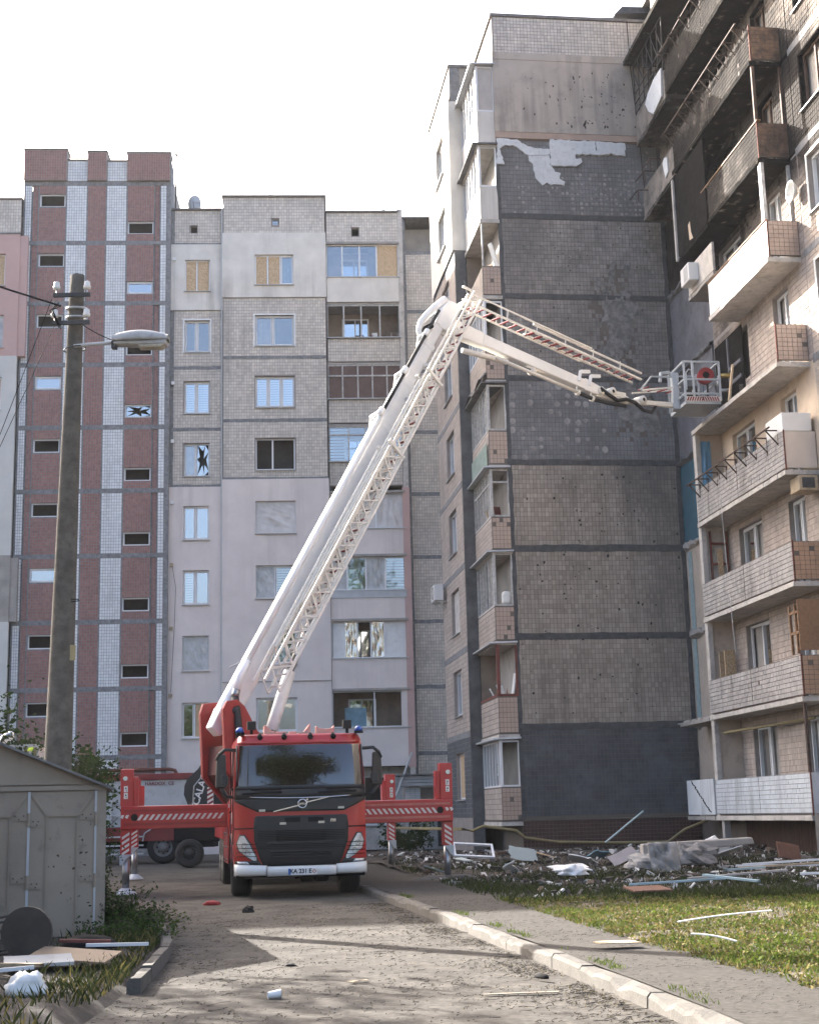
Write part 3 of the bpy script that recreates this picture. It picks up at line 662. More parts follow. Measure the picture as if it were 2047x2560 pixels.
# facing panels by storey
def wpanel(k, m, z0=None, z1=None, missf=None, gm='grout_dark'):
    z0 = zk[k] if z0 is None else z0; z1 = zk[k+1] if z1 is None else z1
    mb = MB(); wallgrid(mb, 0, WR, z0, z1, [], WP); mb.build('wall_panel', MT[gm], wing)
    t = MB(); tiles(t, .06, WR-.06, z0+.1, z1-.1, WP, .117, .15, missf=missf, j=.010); t.build('tile_facing', MT[m], wing, kind='stuff')
def scar(u, z):       # where the tiles came off
    a = max(0, 1.2-sqrt(((u-3.75)/.75)**2+((z-17.2)/2.0)**2)); b_ = max(0, 1.2-sqrt(((u-4.3)/.9)**2+((z-14.2)/1.2)**2))
    return min(.97, 1.6*max(a, b_*.8)*(0.55+.9*nz(u, z, 2.2, 3)))
wpanel(0, 'paint_dark'); wpanel(1, 'tile_w'); wpanel(2, 'tile_w'); wpanel(3, 'tile_w', missf=lambda u, z: .0)
wpanel(4, 'glue_wall', missf=scar); wpanel(5, 'tile_w_soot', missf=scar); wpanel(6, 'tile_w_soot', missf=lambda u, z: scar(u, z)); wpanel(7, 'glue_wall', missf=None)
for k in range(1, 8): mb = MB(); strip(mb, 0, WR, zk[k], .2 if k in (1, 2, 3) else .17, WP, .026, .025); mb.build('panel_seam', MT['seam_dark'], wing)
for u in (.03, WR-.04): m_ = MB(); strip(m_, 1.2, 23.5, u, .13, WP, .022, .02, horiz=False); m_.build('panel_seam', MT['seam_dark'], wing)
# plinth
mb = MB(); mb.box(-.02, WR, .04, 3, -.1, 1.12); mb.build('plinth', MT['grout_dark'], wing)
t = MB(); tiles(t, 0, WR, .1, 1.1, lambda u, z, n: (u, .04-n, z), .117, .117); t.build('plinth_tile_facing', MT['plinth_tile'], wing, kind='stuff')
# ninth storey: render over insulation
def stucco_slab():
    rows = []; zs = [23.72, 26.38]
    m_ = MB(); pbox(m_, WP, -.04, WR-.18, 23.72, 26.36, -.02, .10); pbox(m_, WP, -.05, WR-.1, 26.36, 26.62, -.02, .115)
    m_.build('render_panel', MT['stucco_w'], wing)
    m_ = MB(); pbox(m_, WP, -.03, WR-.2, 23.5, 23.72, -.02, .085); m_.build('render_band', mat('render_band', (.42, .32, .26), .9, var=.15, vscale=2), wing)
stucco_slab()
mb = MB(); wallgrid(mb, 0, WR, 26.6, 28.0, [], WP); mb.build('wall_panel', MT['grout'], wing)
t = MB(); tiles(t, .05, WR-.05, 26.64, 27.98, WP, .117, .118); t.build('tile_facing', MT['tile_beige'], wing, kind='stuff')
mb = MB(); pbox(mb, WP, -.06, WR+.02, 28.0, 28.1, -9, .06); mb.build('parapet_cap', MT['roof_edge'], wing)
# torn white insulation boards under the render
def foam(poly, n0=.0, n1=.09):
    m_ = MB()
    pts = []
    for i in range(len(poly)):
        a, b_ = Vector(poly[i]), Vector(poly[(i+1) % len(poly)]); L = (b_-a).length; k = max(1, int(L/.09))
        for q in range(k):
            t_ = q/k; p = a.lerp(b_, t_); rag = .028 if L > .12 and 0 < q else 0
            pts.append((p.x+rnd(-rag, rag), p.y+rnd(-rag, rag)))
    m_.prism(pts, lambda a, b, d: WP(a, b, d), n0, n1); return m_.build('insulation_board', MT['foam'], wing)
foam([(1.82, 22.56), (2.66, 22.55), (2.9, 22.72), (2.86, 22.85), (2.68, 22.82), (2.70, 23.0), (3.4, 23.0), (3.4, 23.48), (1.82, 23.49)])
foam([(3.41, 23.0), (3.85, 23.02), (3.9, 23.08), (4.1, 22.99), (4.4, 22.97), (4.41, 23.44), (3.41, 23.48)])
foam([(.0, 22.56), (.24, 22.55), (.14, 22.9), (.1, 23.12), (.3, 23.25), (.62, 23.22), (.95, 22.95), (1.3, 22.9), (1.8, 22.95), (1.8, 23.14), (1.2, 23.2), (.95, 23.3), (.7, 23.46), (.0, 23.47)], 0, .08)
foam([(1.05, 22.95), (1.08, 22.72), (1.22, 22.6), (1.28, 22.1), (1.5, 21.84), (1.65, 21.95), (1.8, 21.86), (2.0, 21.9), (2.25, 21.86), (2.28, 22.0), (2.1, 22.1), (2.15, 22.3), (1.95, 22.35), (1.8, 22.6), (1.78, 22.95)], 0, .06)
# round dabs of glue left by the boards
mb = MB()
def dab(u, z, r, n=.016):
    k = 9; c = len(mb.v); ph = rnd(0, 6)
    mb.v.append(tuple(WP(u, z, n+.008))); mb.v += [tuple(WP(u+r*rnd(.85, 1.12)*cos(ph+2*pi*i/k), z+r*rnd(.85, 1.12)*sin(ph+2*pi*i/k), n)) for i in range(k)]
    for i in range(k): mb.f.append((c, c+1+i, c+1+(i+1) % k))
for iz in range(15):
    for iu in range(32):
        u = .2+iu*.165+rnd(-.03, .03); z = 20.72+iz*.175+rnd(-.03, .03)
        if random.random() < (.62 if u > 2.4 and z < 22.9 else .16) and not (z > 22.3 and 1 < u < 4.45): dab(u, z, rnd(.04, .062))
for iz in range(9):
    for iu in range(14):
        u = .2+iu*.3+rnd(-.05, .05); z = 12.5+iz*.3+rnd(-.05, .05)
        if random.random() < .5 and u < 3.2: dab(u, z, rnd(.06, .12))
mb.build('glue_dabs', MT['glue'], wing, kind='stuff')
# splinter marks
mb2 = MB()
def pit(u, z, r, el=1., n=.02):
    k = 7; ph = rnd(0, 6); tilt = rnd(-.5, .5); pts = []
    for i in range(k):
        a = ph+2*pi*i/k; x = r*rnd(.6, 1.2)*cos(a); y = r*el*rnd(.6, 1.2)*sin(a); pts.append(WP(u+x*cos(tilt)-y*sin(tilt), z+x*sin(tilt)+y*cos(tilt), n))
    mb2.quad(*pts)
for q in range(70): pit(max(.6, min(5, random.gauss(3.4, 1.1))), rnd(23.9, 26.0), rnd(.012, .035), rnd(1, 2.6), .104)
pit(3.05, 24.1, .05, 3.2, .104)
for q in range(90): pit(rnd(.5, 5.3), rnd(16, 20.5), rnd(.012, .03), rnd(.7, 1.6), .022)
for q in range(110): pit(max(.2, min(5.4, random.gauss(2.6, 1.5))), rnd(4.3, 12.0), rnd(.015, .045), rnd(.6, 1.5), .022)
mb2.build('splinter_marks', MT['pit'], wing, kind='stuff')
# rough concrete where the facing is gone
def rough_patch(cu, cz, ru, rz, seed):
    rows = []
    for i in range(40):
        r = []
        for j in range(26):
            a, b_ = (j/25-.5)*2, (i/39-.5)*2; rr = sqrt(a*a+b_*b_); e = .8-rr+.75*nz(a*2.3, b_*2.6, 1, seed)+.3*nz(a*6, b_*6, 1, seed+3)
            u, z = cu+a*ru, cz+b_*rz; n = .004+.028*min(1, max(-.5, e*3))+.016*nz(u, z, 6, seed)+.012*nz(u, z, 13, seed)
            r.append(WP(u, z, min(n, .05) if e > 0 else -.03))
        rows.append(r)
    MB().grid(rows).build('bared_concrete', MT['rough_concrete'], wing, smooth=False)
A('rough_concrete', (.23, .222, .212), .95, var=.35, vscale=5, bump=1., bscale=28, dirt=(.6, 3.5, .45, .65), dirtcol=(.05, .05, .05))
rough_patch(3.85, 17.2, .7, 2.0, 11); rough_patch(4.4, 14.2, .8, 1.2, 17)
# side wall facing left
sw = [(4.5, 6.2, 1.85+2.81*k+(.0 if k else 0), 3.4+2.81*k) for k in range(9)]
A('tile_side_w', (.42, .36, .315), .45, island=.12, var=.12, vscale=1.2, streak=.35, dirtcol=(.14, .125, .115))
mb = MB(); wallgrid(mb, 3.1, 8.2, 0, 27.75, sw, SP, .2); mb.build('wall_panel', MT['grout'], wing)
mb = MB(); mb.box(-.98, .0, 3.12, 8.18, 26.6, 27.75); mb.quad((-1, 8.2, 0), (2.2, 8.2, 0), (2.2, 8.2, 27.75), (-1, 8.2, 27.75)); mb.build('wall_return', MT['concrete'], wing)
mb = MB(); mb.box(-1.05, 0, 3.05, 8.25, 27.75, 27.85); mb.build('parapet_cap', MT['roof_edge'], wing)
for k in range(9):
    m = 'paint_dark' if k == 0 else ('stucco' if k >= 7 else 'tile_side_w'); z0, z1 = zk[k], zk[k+1]
    hs = [h for h in sw if h[2] < z1 and h[3] > z0]
    if k >= 7:
        mb = MB(); wallgrid(mb, 3.08, 8.22, z0, z1 if k == 7 else 26.7, [(h[0], h[1], h[2], h[3]) for h in hs], SP, .3, n=.08); mb.quad(SP(3.08, z0, -.1), SP(3.08, z0, .08), SP(3.08, z1, .08), SP(3.08, z1, -.1)); mb.build('render_panel', MT['stucco'], wing)
    else:
        t = MB(); tiles(t, 3.14, 8.16, z0+.1, z1-.1, SP, .24, .15, hs); t.build('tile_facing', MT[m], wing, kind='stuff')
    if 0 < k < 8: mb = MB(); strip(mb, 3.1, 8.2, z0, .2, SP, .02, .02); mb.build('panel_seam', MT['seam'], wing)
sst = [('osb',), ('glass', 'glass'), ('film_pale',), ('glass', 'curtain'), ('glass', 'glass'), ('glass', 'curtain'), ('glass', 'glass'), ('glass', 'glass'), ('glass', 'glass')]
for k, h in enumerate(sw): window(wing, (lambda v, z, n: (-1.08-n, v, z)) if k >= 7 else SP, *h, cols=() if len(sst[k]) == 1 else (.5,), states=sst[k], rec=.12)
# end strip of the side wall, faces the camera
mb = MB(); mb.box(-1.0, -.62, 3.08, 3.3, 0, 20.74); mb.build('wall_end', MT['concrete_dark'], wing)
mb = MB(); mb.box(-1.08, -.62, 3.06, 3.3, 20.74, 26.4); mb.build('wall_end', MT['stucco'], wing)
mb = MB(); mb.box(-1.0, -.62, 3.08, 3.3, 26.4, 27.75); mb.build('wall_end', MT['seam'], wing)
# loggias at the left edge
A('tile_loggia', (.44, .335, .27), .45, island=.13, var=.1, vscale=2)
lg = [  # parapet bottom, parapet top, glazing top, facing, frame, side states
    (1.12, 2.15, 3.55, 'tile', 'pvc', 'sash'), (3.75, 4.9, 6.5, 'tile', 'wood_red', 'open'), (6.62, 7.71, 9.38, 'tile', 'pvc_old', 'sash'), (9.5, 10.56, 12.1, 'tile', 'pvc_old', 'junk'),
    (12.26, 13.38, 14.9, 'tile', 'pvc_old', 'sash'), (15.08, 16.2, 17.75, 'tile', 'pvc', 'sash'), (17.95, 18.96, 20.45, 'tile', 'wood_red', 'open'), (20.6, 21.75, 23.2, 'stucco', 'pvc', 'sash'), (23.3, 24.46, 26.1, 'stucco', 'pvc', 'sash')]
FP = lambda u, z, n: (u, -.02-n, z)
for k, (z0, z1, z2, fac, fm, st) in enumerate(lg):
    st_ = fac == 'stucco'; mb = MB(); mb.box(-.62, -.02, -.02, .06, z0, z1); mb.box(-.62, -.54, .06, 3.05, z0, z1)
    o = mb.build('loggia', MT['stucco' if st_ else 'grout_dark'], wing, bevel=.01 if st_ else 0)
    if not st_:
        for iu in range(5):
            for iz in range(7):       # camera-facing tiles, each a piece of its own
                if random.random() < .03: continue
                a = -.61+iu*.116; c = z0+.04+iz*(z1-z0-.08)/7; hh = (z1-z0-.08)/7
                t = MB(); pbox(t, FP, a+.006, a+.11, c+.005, c+hh-.007, 0, .012+rnd(-.002, .003)); t.build('tile', MT['tile_loggia'], o)
        t = MB(); tiles(t, .02, 3.02, z0+.04, z1-.04, lambda v, z, n: (-.62-n, v, z), .24, .15); t.build('tile_facing', MT['tile_side_w'], o, kind='stuff')
    sl = MB(); sl.box(-.66, -.0, -.06, 3.06, z0-.14, z0-.02); sl.build('slab', MT['concrete_pale'], o)
    it = MB(); D = 1.1
    for qd in (((-.02, .3, z0), (-.02, 3.05, z0), (-.02, 3.05, z2+.1), (-.02, .3, z2+.1)),): pass
    it.box(.9, 1.0, .06, 3.05, z0, z2+.12); it.box(-.6, 1.0, 3.02, 3.06, z0, z2+.12); it.box(-.5, 1.0, .07, 3.02, z2+.06, z2+.13); it.box(-.5, 1.0, .1, 3.02, z0-.01, z0+.01)
    it.build('loggia_interior', MT['room_warm'], o)
    e = .055; fr = MB()
    if st != 'open':
        pbox(fr, FP, -.62, -.02, z1, z1+e, -.08, 0); pbox(fr, FP, -.62, -.02, z2-e, z2, -.08, 0); pbox(fr, FP, -.64, -.56, z1, z2, -.1, .02); pbox(fr, FP, -.07, -.01, z1, z2, -.08, 0)
        Q = lambda v, z, n: (-.62-n, v, z)
        pbox(fr, Q, .0, 3.05, z1, z1+e, -.07, .0); pbox(fr, Q, 0, 3.05, z2-e, z2, -.07, 0)
        for q in range(1, 7): v = 3.05*q/6; pbox(fr, Q, v-.035, v+.035, z1+e, z2-e, -.07, .0)
        if st == 'junk': pbox(fr, Q, 0, 3.05, z1+1.1, z1+1.15, -.07, 0); pbox(fr, FP, -.62, -.02, z1+1.1, z1+1.15, -.07, 0)
        fr.build('glazing_frame', MT[fm], o)
        for q in range(6):
            if random.random() < (.75 if k in (0, 5, 7, 8) else .3):
                a = 3.05*q/6+.05; b_ = 3.05*(q+1)/6-.05; MB().quad(Q(a, z1+e, -.03), Q(b_, z1+e, -.03), Q(b_, z2-e, -.03), Q(a, z2-e, -.03)).build('pane', MT['glass'], o)
        if k == 8: MB().quad(FP(-.56, z1+e, -.03), FP(-.07, z1+e, -.03), FP(-.07, z2-e, -.03), FP(-.56, z2-e, -.03)).build('pane', mat('pane_sheet', (.42, .38, .34), .3), o)
    else:
        if k == 1:
            fr.box(-.64, -.54, -.05, .06, z1, z2+.1); fr.box(-.64, 0, -.05, .06, z1, z1+.07); fr.box(-.64, -.54, .06, 3.0, z1, z1+.07); fr.box(-.04, .02, -.03, .06, z1, z2); fr.build('glazing_frame', MT['wood_red'], o)
        else:
            fr.box(-.62, -.57, -.02, .03, z1, z2); fr.build('glazing_frame', MT['pvc_old'], o)
    rf = MB(); ov = .12
    rf.hexa([(-.72-ov, -.16, z2+.02), (.02, -.16, z2+.04), (.02, 3.1, z2+.06), (-.72-ov, 3.1, z2+.02), (-.72-ov, -.14, z2+.07), (.02, -.14, z2+.1), (.02, 3.1, z2+.12), (-.72-ov, 3.1, z2+.07)])
    if k in (0, 1, 2, 3, 4, 7, 8): rf.build('rain_flashing', MT['sill' if k not in (4, 7) else 'concrete_dark'], o)
    if st == 'junk' or k in (1, 4, 6):
        for q in range(7):
            m_ = MB(); p = Vector((rnd(-.4, .6), rnd(.25, 1.6), z1-.4)); m_.bar(p, p+Vector((rnd(-.4, .4), rnd(-.2, .3), rnd(.6, 1.25))), rnd(.05, .4), .03); m_.build('stored_board', MT[random.choice(['wood', 'wood_pale', 'osb', 'white_sheet', 'wood_red'])], o)
    if k == 2:
        m_ = MB(); m_.box(-.35, -.05, .1, .35, z1+.06, z1+.5); m_.build('bag', MT['plastic_white'], o, bevel=.1)
# torn green-blue sheet hanging on the fifth loggia, bitumen flap on its roof
wrinkled(lambda v, z, n: (-.68-n, v, z), .1, 3.0, 12.1, 13.0, 0, .05, .9, 3, 18, 10).build('torn_sheet', mat('sheet_green', (.22, .29, .26), .5, var=.2), wing, smooth=True)
mb = MB(); mb.grid([[(-.85+.2*j/5, -.15+3.2*i/8, 15.02+.12*sin(i*1.3)+.05*j) for j in range(6)] for i in range(9)]); mb.build('roofing_flap', MT['iron'], wing, smooth=True, solid=.02)
# air conditioner on the far corner of the side wall
ac = thing('air_conditioner', 'white air conditioner box on brackets high on the side wall corner', 'air conditioner', tuple(b2w(-1.25, 7.6, 8.95)), BA)
mb = MB(); mb.box(-.22, .12, -.4, .4, 0, .58); mb.build('case', MT['plastic_white'], ac, bevel=.03)
mb = MB(); mb.tube([(-.225, -.05+.22*cos(t), .3+.22*sin(t)) for t in [2*pi*i/16 for i in range(17)]], .012, 5); mb.build('fan_grille', MT['iron'], ac)
for y in (-.3, .3): mb = MB(); mb.bar((-.25, y, -.03), (.25, y, -.03), .035); mb.bar((-.2, y, -.03), (.25, y, -.25), .025); mb.build('bracket', MT['pvc_old'], ac)
# gas pipe along the base
A('pipe_yellow', (.30, .24, .12), .6, var=.2, vscale=4, dirt=(.5, 8, .5, .7))
pp_ = [b2w(u, v, z) for (u, v, z) in ((-3.2, 6, .95), (-2.0, -.9, .93), (-1.68, -.6, .87), (-1.31, -.45, 1.0), (-.28, -.3, .84), (-.01, -.28, .62), (.99, -.28, .47), (2.8, -.28, .40), (4.4, -.3, .38), (4.9, -.5, .75), (5.4, -1.5, 1.05))]
o = MB().tube(pp_, .045, 8).build('gas_pipe', MT['pipe_yellow'], smooth=True); tag(o, 'bent yellow gas pipe running along the dark base of the end wall', 'pipe')
# roof: vent shaft and aerial at the right end of the end wall
shaft = thing('roof_vent_shaft', 'burnt vent shaft with tilted dark cap on the end wall roof', 'vent shaft', tuple(b2w(5.6, 1.6, 28)), BA)
mb = MB(); mb.box(-.55, 1.2, -.5, .6, 0, .75); mb.build('shaft', MT['concrete_pale'], shaft)
mb = MB(); mb.hexa([(-1.0, -.8, .8), (1.6, -.8, 1.0), (1.6, .9, 1.0), (-1.0, .9, .8), (-.7, -.7, 1.15), (1.6, -.7, 1.2), (1.6, .8, 1.2), (-.7, .8, 1.15)]); mb.build('cap', MT['iron'], shaft)
aer = thing('tv_aerial', 'thin television aerial lying level above the end wall roof edge', 'aerial', tuple(b2w(5.0, 1.0, 28.1)), BA)
MB().tube([(0, 0, 0), (0, 0, .62)], .018, 5).build('mast', MT['iron'], aer); b = MB(); b.bar((-1.2, 0, .6), (.1, 0, .68), .02)
for q in range(12): x = -1.15+q*.1; b.bar((x, -.1, .6+.06*q/12), (x, .1, .6+.06*q/12), .01); b.bar((x, 0, .55), (x, 0, .7), .01)
b.build('boom', MT['iron'], aer)
cable('hanging_cable', 'thin black cable hanging down the right side of the end wall', [tuple(b2w(4.72, -.12, 28)), tuple(b2w(4.75, -.13, 26.2)), tuple(b2w(4.9, -.14, 23.6)), tuple(b2w(5.0, -.1, 21.6))], .014, .0)
# ================================================================== burnt wing with balconies on the right
rwing = thing('apartment_building', 'fire-damaged wing on the right with blackened upper balconies', 'building', BO_, BA)
FU = 5.65
RP = lambda v, z, n: (FU-n, v, z)
BF = 4.80
BP = lambda v, z, n: (BF-n, v, z)
def RSOOT(s=1.): return {'spots': [(5, -4.5, 19.0, 4, 5.5, 4.6, .98*s), (5, -9.0, 20.5, 5, 4.0, 4.2, .88*s), (5, -4.2, 25.0, 5, 8.5, 3.6, .95*s), (5, -2.0, 14.5, 4, 3.0, 2.2, .6*s), (5, -12.2, 18.3, 3, 1.6, 2.6, .92*s), (5.6, -10.6, 19.6, 3, 3.2, 3.4, .93*s)], 'col': (.014, .013, .013)}
A('tile_r', (.45, .385, .335), .9, spec=.1, island=.1, var=.12, vscale=1.2, streak=.4, dirtcol=(.16, .14, .13), soot=RSOOT(), coord='obj')
A('tile_bal', (.45, .425, .40), .45, island=.10, var=.12, vscale=1.5, streak=.85, dirtcol=(.10, .095, .09), dirt=(.35, 3.5, .5, .68), coord='obj')
A('tile_bal_soot', (.36, .325, .29), .95, island=.10, var=.15, vscale=1.5, dirt=(.75, 1.6, .46, .62), dirtcol=(.045, .042, .04), soot=RSOOT(.95), coord='obj', spec=.08)
A('tile_end', (.43, .275, .18), .4, island=.2, var=.14, vscale=2.5, dirt=(.4, 5, .5, .7))
A('tile_end_patchy', (.24, .15, .095), .5, island=.25, var=.25, vscale=3, dirt=(.8, 3.5, .45, .62), dirtcol=(.05, .04, .035))
A('tile_end_pale', (.43, .33, .27), .4, island=.2, var=.14, vscale=2.5, dirt=(.4, 5, .5, .7))
A('tile_end_soot', (.17, .105, .07), .5, island=.3, var=.3, vscale=3, dirt=(.9, 4.5, .42, .62), dirtcol=(.03, .027, .025))
A('slab_r', (.42, .385, .345), 1., spec=.05, var=.2, vscale=2, bump=.5, bscale=30, dirt=(.5, 2.5, .5, .7), dirtcol=(.13, .11, .10), soot=RSOOT(), coord='obj')
A('slab_burnt', (.018, .017, .016), 1., spec=.03, var=.4, vscale=2, bump=.5, bscale=30, col2=(.17, .145, .12), c2=(.58, .68), c2scale=3.5, coord='obj')
A('plaster_r', (.50, .43, .36), 1., spec=.05, var=.12, vscale=1.2, bump=.25, bscale=50, dirt=(.5, 2.2, .52, .72), dirtcol=(.16, .14, .125), soot=RSOOT(), coord='obj')
A('plaster_cream', (.62, .50, .38), .9, var=.1, vscale=1.2, dirt=(.4, 2.2, .52, .72), dirtcol=(.25, .2, .16))
A('plaster_blue', (.035, .115, .16), .8, var=.2, vscale=2, dirt=(.5, 4, .5, .7))
A('plaster_grey', (.15, .15, .165), .85, var=.2, vscale=1.2, dirt=(.5, 3, .5, .7))
A('paint_white', (.60, .63, .65), .6, island=.05, var=.1, vscale=1.5, streak=.9, dirtcol=(.13, .14, .15), dirt=(.3, 6, .55, .7), coord='obj')
A('stucco_r', (.60, .53, .46), .9, var=.1, vscale=1.3, bump=.2, bscale=60)
A('charwood', (.10, .065, .05), .8, var=.4, vscale=6)
A('charcoal', (.014, .013, .013), 1., spec=.03, var=.5, vscale=3, bump=.6, bscale=25)
zf = [1.14+2.8*k for k in range(11)]
NEAR = -26.0
holes = []
for k in range(10):
    holes.append((-6.72, -4.9, zf[k]+.92, zf[k]+2.43)); holes.append((-9.75, -8.65, zf[k]+.15, zf[k]+2.42)); holes.append((-13.1, -11.6, zf[k]+.85, zf[k]+2.4))
for k in range(10):
    z0, z1 = zf[k], zf[k+1]; hs = [h for h in holes if z0 <= h[2] < z1]
    m = {3: 'plaster_cream'}.get(k, 'grout')
    mb = MB(); wallgrid(mb, NEAR, -3.9, z0, z1, hs, RP, .2); mb.build('wall_panel', MT['plaster_cream' if k == 3 else ('charcoal' if k in (6, 7) else 'grout')], rwing)
    t = MB()
    if k != 3: tiles(t, -11.0, -3.95, z0+.06, z1-.06, RP, .13, .15, hs)
    if k < 9: tiles(t, -21, -11.05, z0+.08, z1-.08, RP, .13, .15, hs)
    if t.v: t.build('tile_facing', MT['tile_r'], rwing, kind='stuff')
    mb = MB(); strip(mb, NEAR, -11.0, z0, .2, RP, .022, .02); mb.build('panel_seam', MT['seam'], rwing)
# rendered stretch high on the near part
mb = MB(); pbox(mb, RP, -16, -11.1, zf[7]+.3, zf[9], 0, .1); mb.build('wall_panel', MT['stucco_r'], rwing) if False else None
mb = MB(); mb.box(FU+.25, 16, NEAR, 4, 0, 29.2); mb.box(FU, 16, NEAR, 9, 29.2, 29.4); mb.build('wall', MT['concrete'], rwing)
mb = MB(); mb.quad(RP(NEAR, 0, 0), RP(.3, 0, 0), RP(.3, zf[0], 0), RP(NEAR, zf[0], 0)); mb.build('basement_wall', MT['grout_dark'], rwing)
for q in range(42):
    v = -3.9-.16*q; m_ = MB(); pbox(m_, RP, v-.145, v, .05, .98, .0, .03+rnd(0, .01)); m_.build('basement_plank', MT['wood_basement'] if 'wood_basement' in MT else A('wood_basement', (.055, .03, .022), .8, var=.3, vscale=5), rwing)
# inner strip between end wall and balconies: bare plaster storeys
inner = ['plaster_r', 'plaster_r', 'plaster_r', 'plaster_blue', 'plaster_grey', 'plaster_grey', 'charcoal', 'plaster_r', 'plaster_r', 'plaster_r']
for k in range(10):
    mb = MB(); n = 8
    rows = [[RP(-3.9+3.95*j/12, zf[k]+(zf[k+1]-zf[k])*i/8, .012*nz(j, i, .9, k)) for j in range(13)] for i in range(9)]
    mb.grid(rows); mb.build('wall_panel', MT[inner[k]], rwing)
    # torn slab edge left in the wall
    m_ = MB(); rows = []
    for i in range(15):
        v = -3.85+3.85*i/14; rows.append([RP(v, zf[k]-.16+rnd(-.05, .05), .01), RP(v, zf[k]-.08+rnd(-.04, .04), rnd(.05, .2)), RP(v, zf[k]+.06+rnd(-.05, .05), rnd(.03, .16)), RP(v, zf[k]+.12+rnd(-.04, .08), .01)])
    m_.grid(rows); m_.build('broken_slab_edge', MT['concrete_dark' if k > 3 else 'concrete'], rwing)
m_ = MB(); pbox(m_, RP, -.6, -.25, zf[2]+.05, zf[3]-.2, .01, .03); pbox(m_, RP, -.55, -.2, zf[1]+.1, zf[2]-.15, .01, .028); m_.build('paint_remnant', mat('paint_remnant', (.30, .40, .41), .7, var=.2, vscale=6), rwing)
m_ = MB(); pbox(m_, RP, -3.85, -1.95, zf[4]+.25, zf[5]-.05, .02, .05); m_.build('wall_panel', MT['plaster_grey'], rwing)
# dark doorway on the stripped storey
m_ = MB(); pbox(m_, RP, -6.3, -4.0, zf[4]+.15, zf[5]-.25, .01, .03); o = m_.build('doorway', MT['charcoal'], rwing)
for (a, b_, c, d) in ((-5.2, -5.12, 0, 2.3), (-6.15, -5.2, 1.35, 1.4), (-6.15, -5.2, .9, .95)): m_ = MB(); pbox(m_, RP, a, b_, zf[4]+.15+c, zf[4]+.2+d, .03, .07); m_.build('door_batten', MT['plaster_grey'], o)
# windows of the facade
def rstate(k): return random.choice([('glass', 'dark'), ('dark', 'glass'), ('glass', 'glass')])
for h in holes:
    k = int((h[2]-1.14)/2.8); near = h[0] < -11; burnt = k >= 6
    if k == 9 or (k == 4 and h[1] > -7): continue
    window(rwing, RP, *h, cols=(.5,), states=('dark', 'dark') if burnt else rstate(k), rec=.13, fw=.07, fm='charwood' if burnt and 'charwood' in MT else ('pvc_old' if burnt else 'pvc'), name='balcony_door' if -10 < h[0] < -8 else 'window', sill=near, surround=near and k < 6)
# --- balconies
def balcony(k, v0, v1, front='tile_bal', end='tile_end', fr=True, endp=True, slabm='slab_r', label=None, fh=1.12, rail=None, brk=0):
    zs = 1.02+2.8*k; mb = MB(); n = 14; pts = []
    # slab with chipped outer edge
    for i in range(n):
        a = v0+(v1-v0)*i/n; b_ = v0+(v1-v0)*(i+1)/n; ch = rnd(0, .02)
        mb.box(BF-.05+ch, FU+.05, a, b_, zs+rnd(0, .008), zs+.125)
    o = mb.build('balcony', MT[slabm], rwing)
    if label: o['label'] = label
    z0, z1 = zs+.17, zs+fh
    if fr:
        nb = 2 if v1-v0 > 5 else 1
        for q in range(nb):
            a = v0+(v1-v0)*q/nb+.012; b_ = v0+(v1-v0)*(q+1)/nb-.012; m_ = MB(); m_.box(BF, BF+.07, a, b_, z0, z1)
            plain = front in ('white_sheet', 'stucco_r', 'charcoal')
            f = m_.build('parapet_panel', MT[front if plain else ('pw_back' if front == 'paint_white' else 'grout_dark')], o)
            if not plain: t = MB(); tiles(t, a+.01, b_-.01, z0+.01, z1-.01, BP, .115, .117, miss=.004); t.build('tile_facing', MT[front], o, kind='stuff')
    if endp:
        m_ = MB(); m_.box(BF+.02, FU-.02, v0, v0+.06, z0, z1); m_.build('end_panel', MT[end if end in ('stucco_r', 'paint_white') else 'grout_dark'], o, bevel=.02 if end == 'stucco_r' else 0)
        if end not in ('stucco_r', 'paint_white'):
            nu, nz_ = 6, 8; w_ = (FU-BF-.06)/nu; h_ = (z1-z0-.02)/nz_
            for iu in range(nu):
                for iz in range(nz_):
                    if random.random() < .02: continue
                    a = BF+.03+iu*w_; c = z0+.01+iz*h_; m_ = MB(); q = .012+rnd(-.002, .003)
                    m_.hexa([(a+.006, v0-q, c+.006), (a+w_-.006, v0-q+rnd(-.001, .001), c+.006), (a+w_-.006, v0, c+.006), (a+.006, v0, c+.006), (a+.006, v0-q, c+h_-.006), (a+w_-.006, v0-q, c+h_-.006), (a+w_-.006, v0, c+h_-.006), (a+.006, v0, c+h_-.006)])
                    m_.build('tile', MT[end], o)
        m_ = MB(); m_.bar((BF+.0, v0-.01, z0-.05), (BF+.0, v0-.01, z1+.03), .03); m_.build('corner_strip', MT['rust_red'], o)
    if rail:
        m_ = MB(); m_.bar((BF-rail, v0+.1, z1+.12), (BF-rail, v1-.1, z1+.12), .035); m_.build('rail', MT['rust'], o)
    for q in range(brk):
        v = v0+.35+(v1-v0-.7)*q/(brk-1)
        m_ = MB(); m_.bar((BF+.02, v, z1+.1), (BF-.33, v, z1+.1), .03); m_.bar((BF-.33, v, z1+.1), (BF-.0, v, z1-.28), .03); m_.bar((BF-.0, v, z1-.3), (BF-.0, v, z1+.1), .03); m_.build('bracket', MT['rust'], o)
    return o
A('pw_back', (.25, .26, .27), .8)
NV = -10.76
b0 = balcony(0, NV, -3.85, 'paint_white', 'paint_white', slabm='concrete_pale')
b1 = balcony(1, NV, -3.88, 'tile_bal', 'tile_end', slabm='concrete_pale')
b2 = balcony(2, NV, -3.88, 'tile_bal', 'tile_end', slabm='concrete_pale')
b3 = balcony(3, NV, -3.9, 'tile_bal', 'stucco_r', slabm='concrete_pale', rail=.32, brk=9)
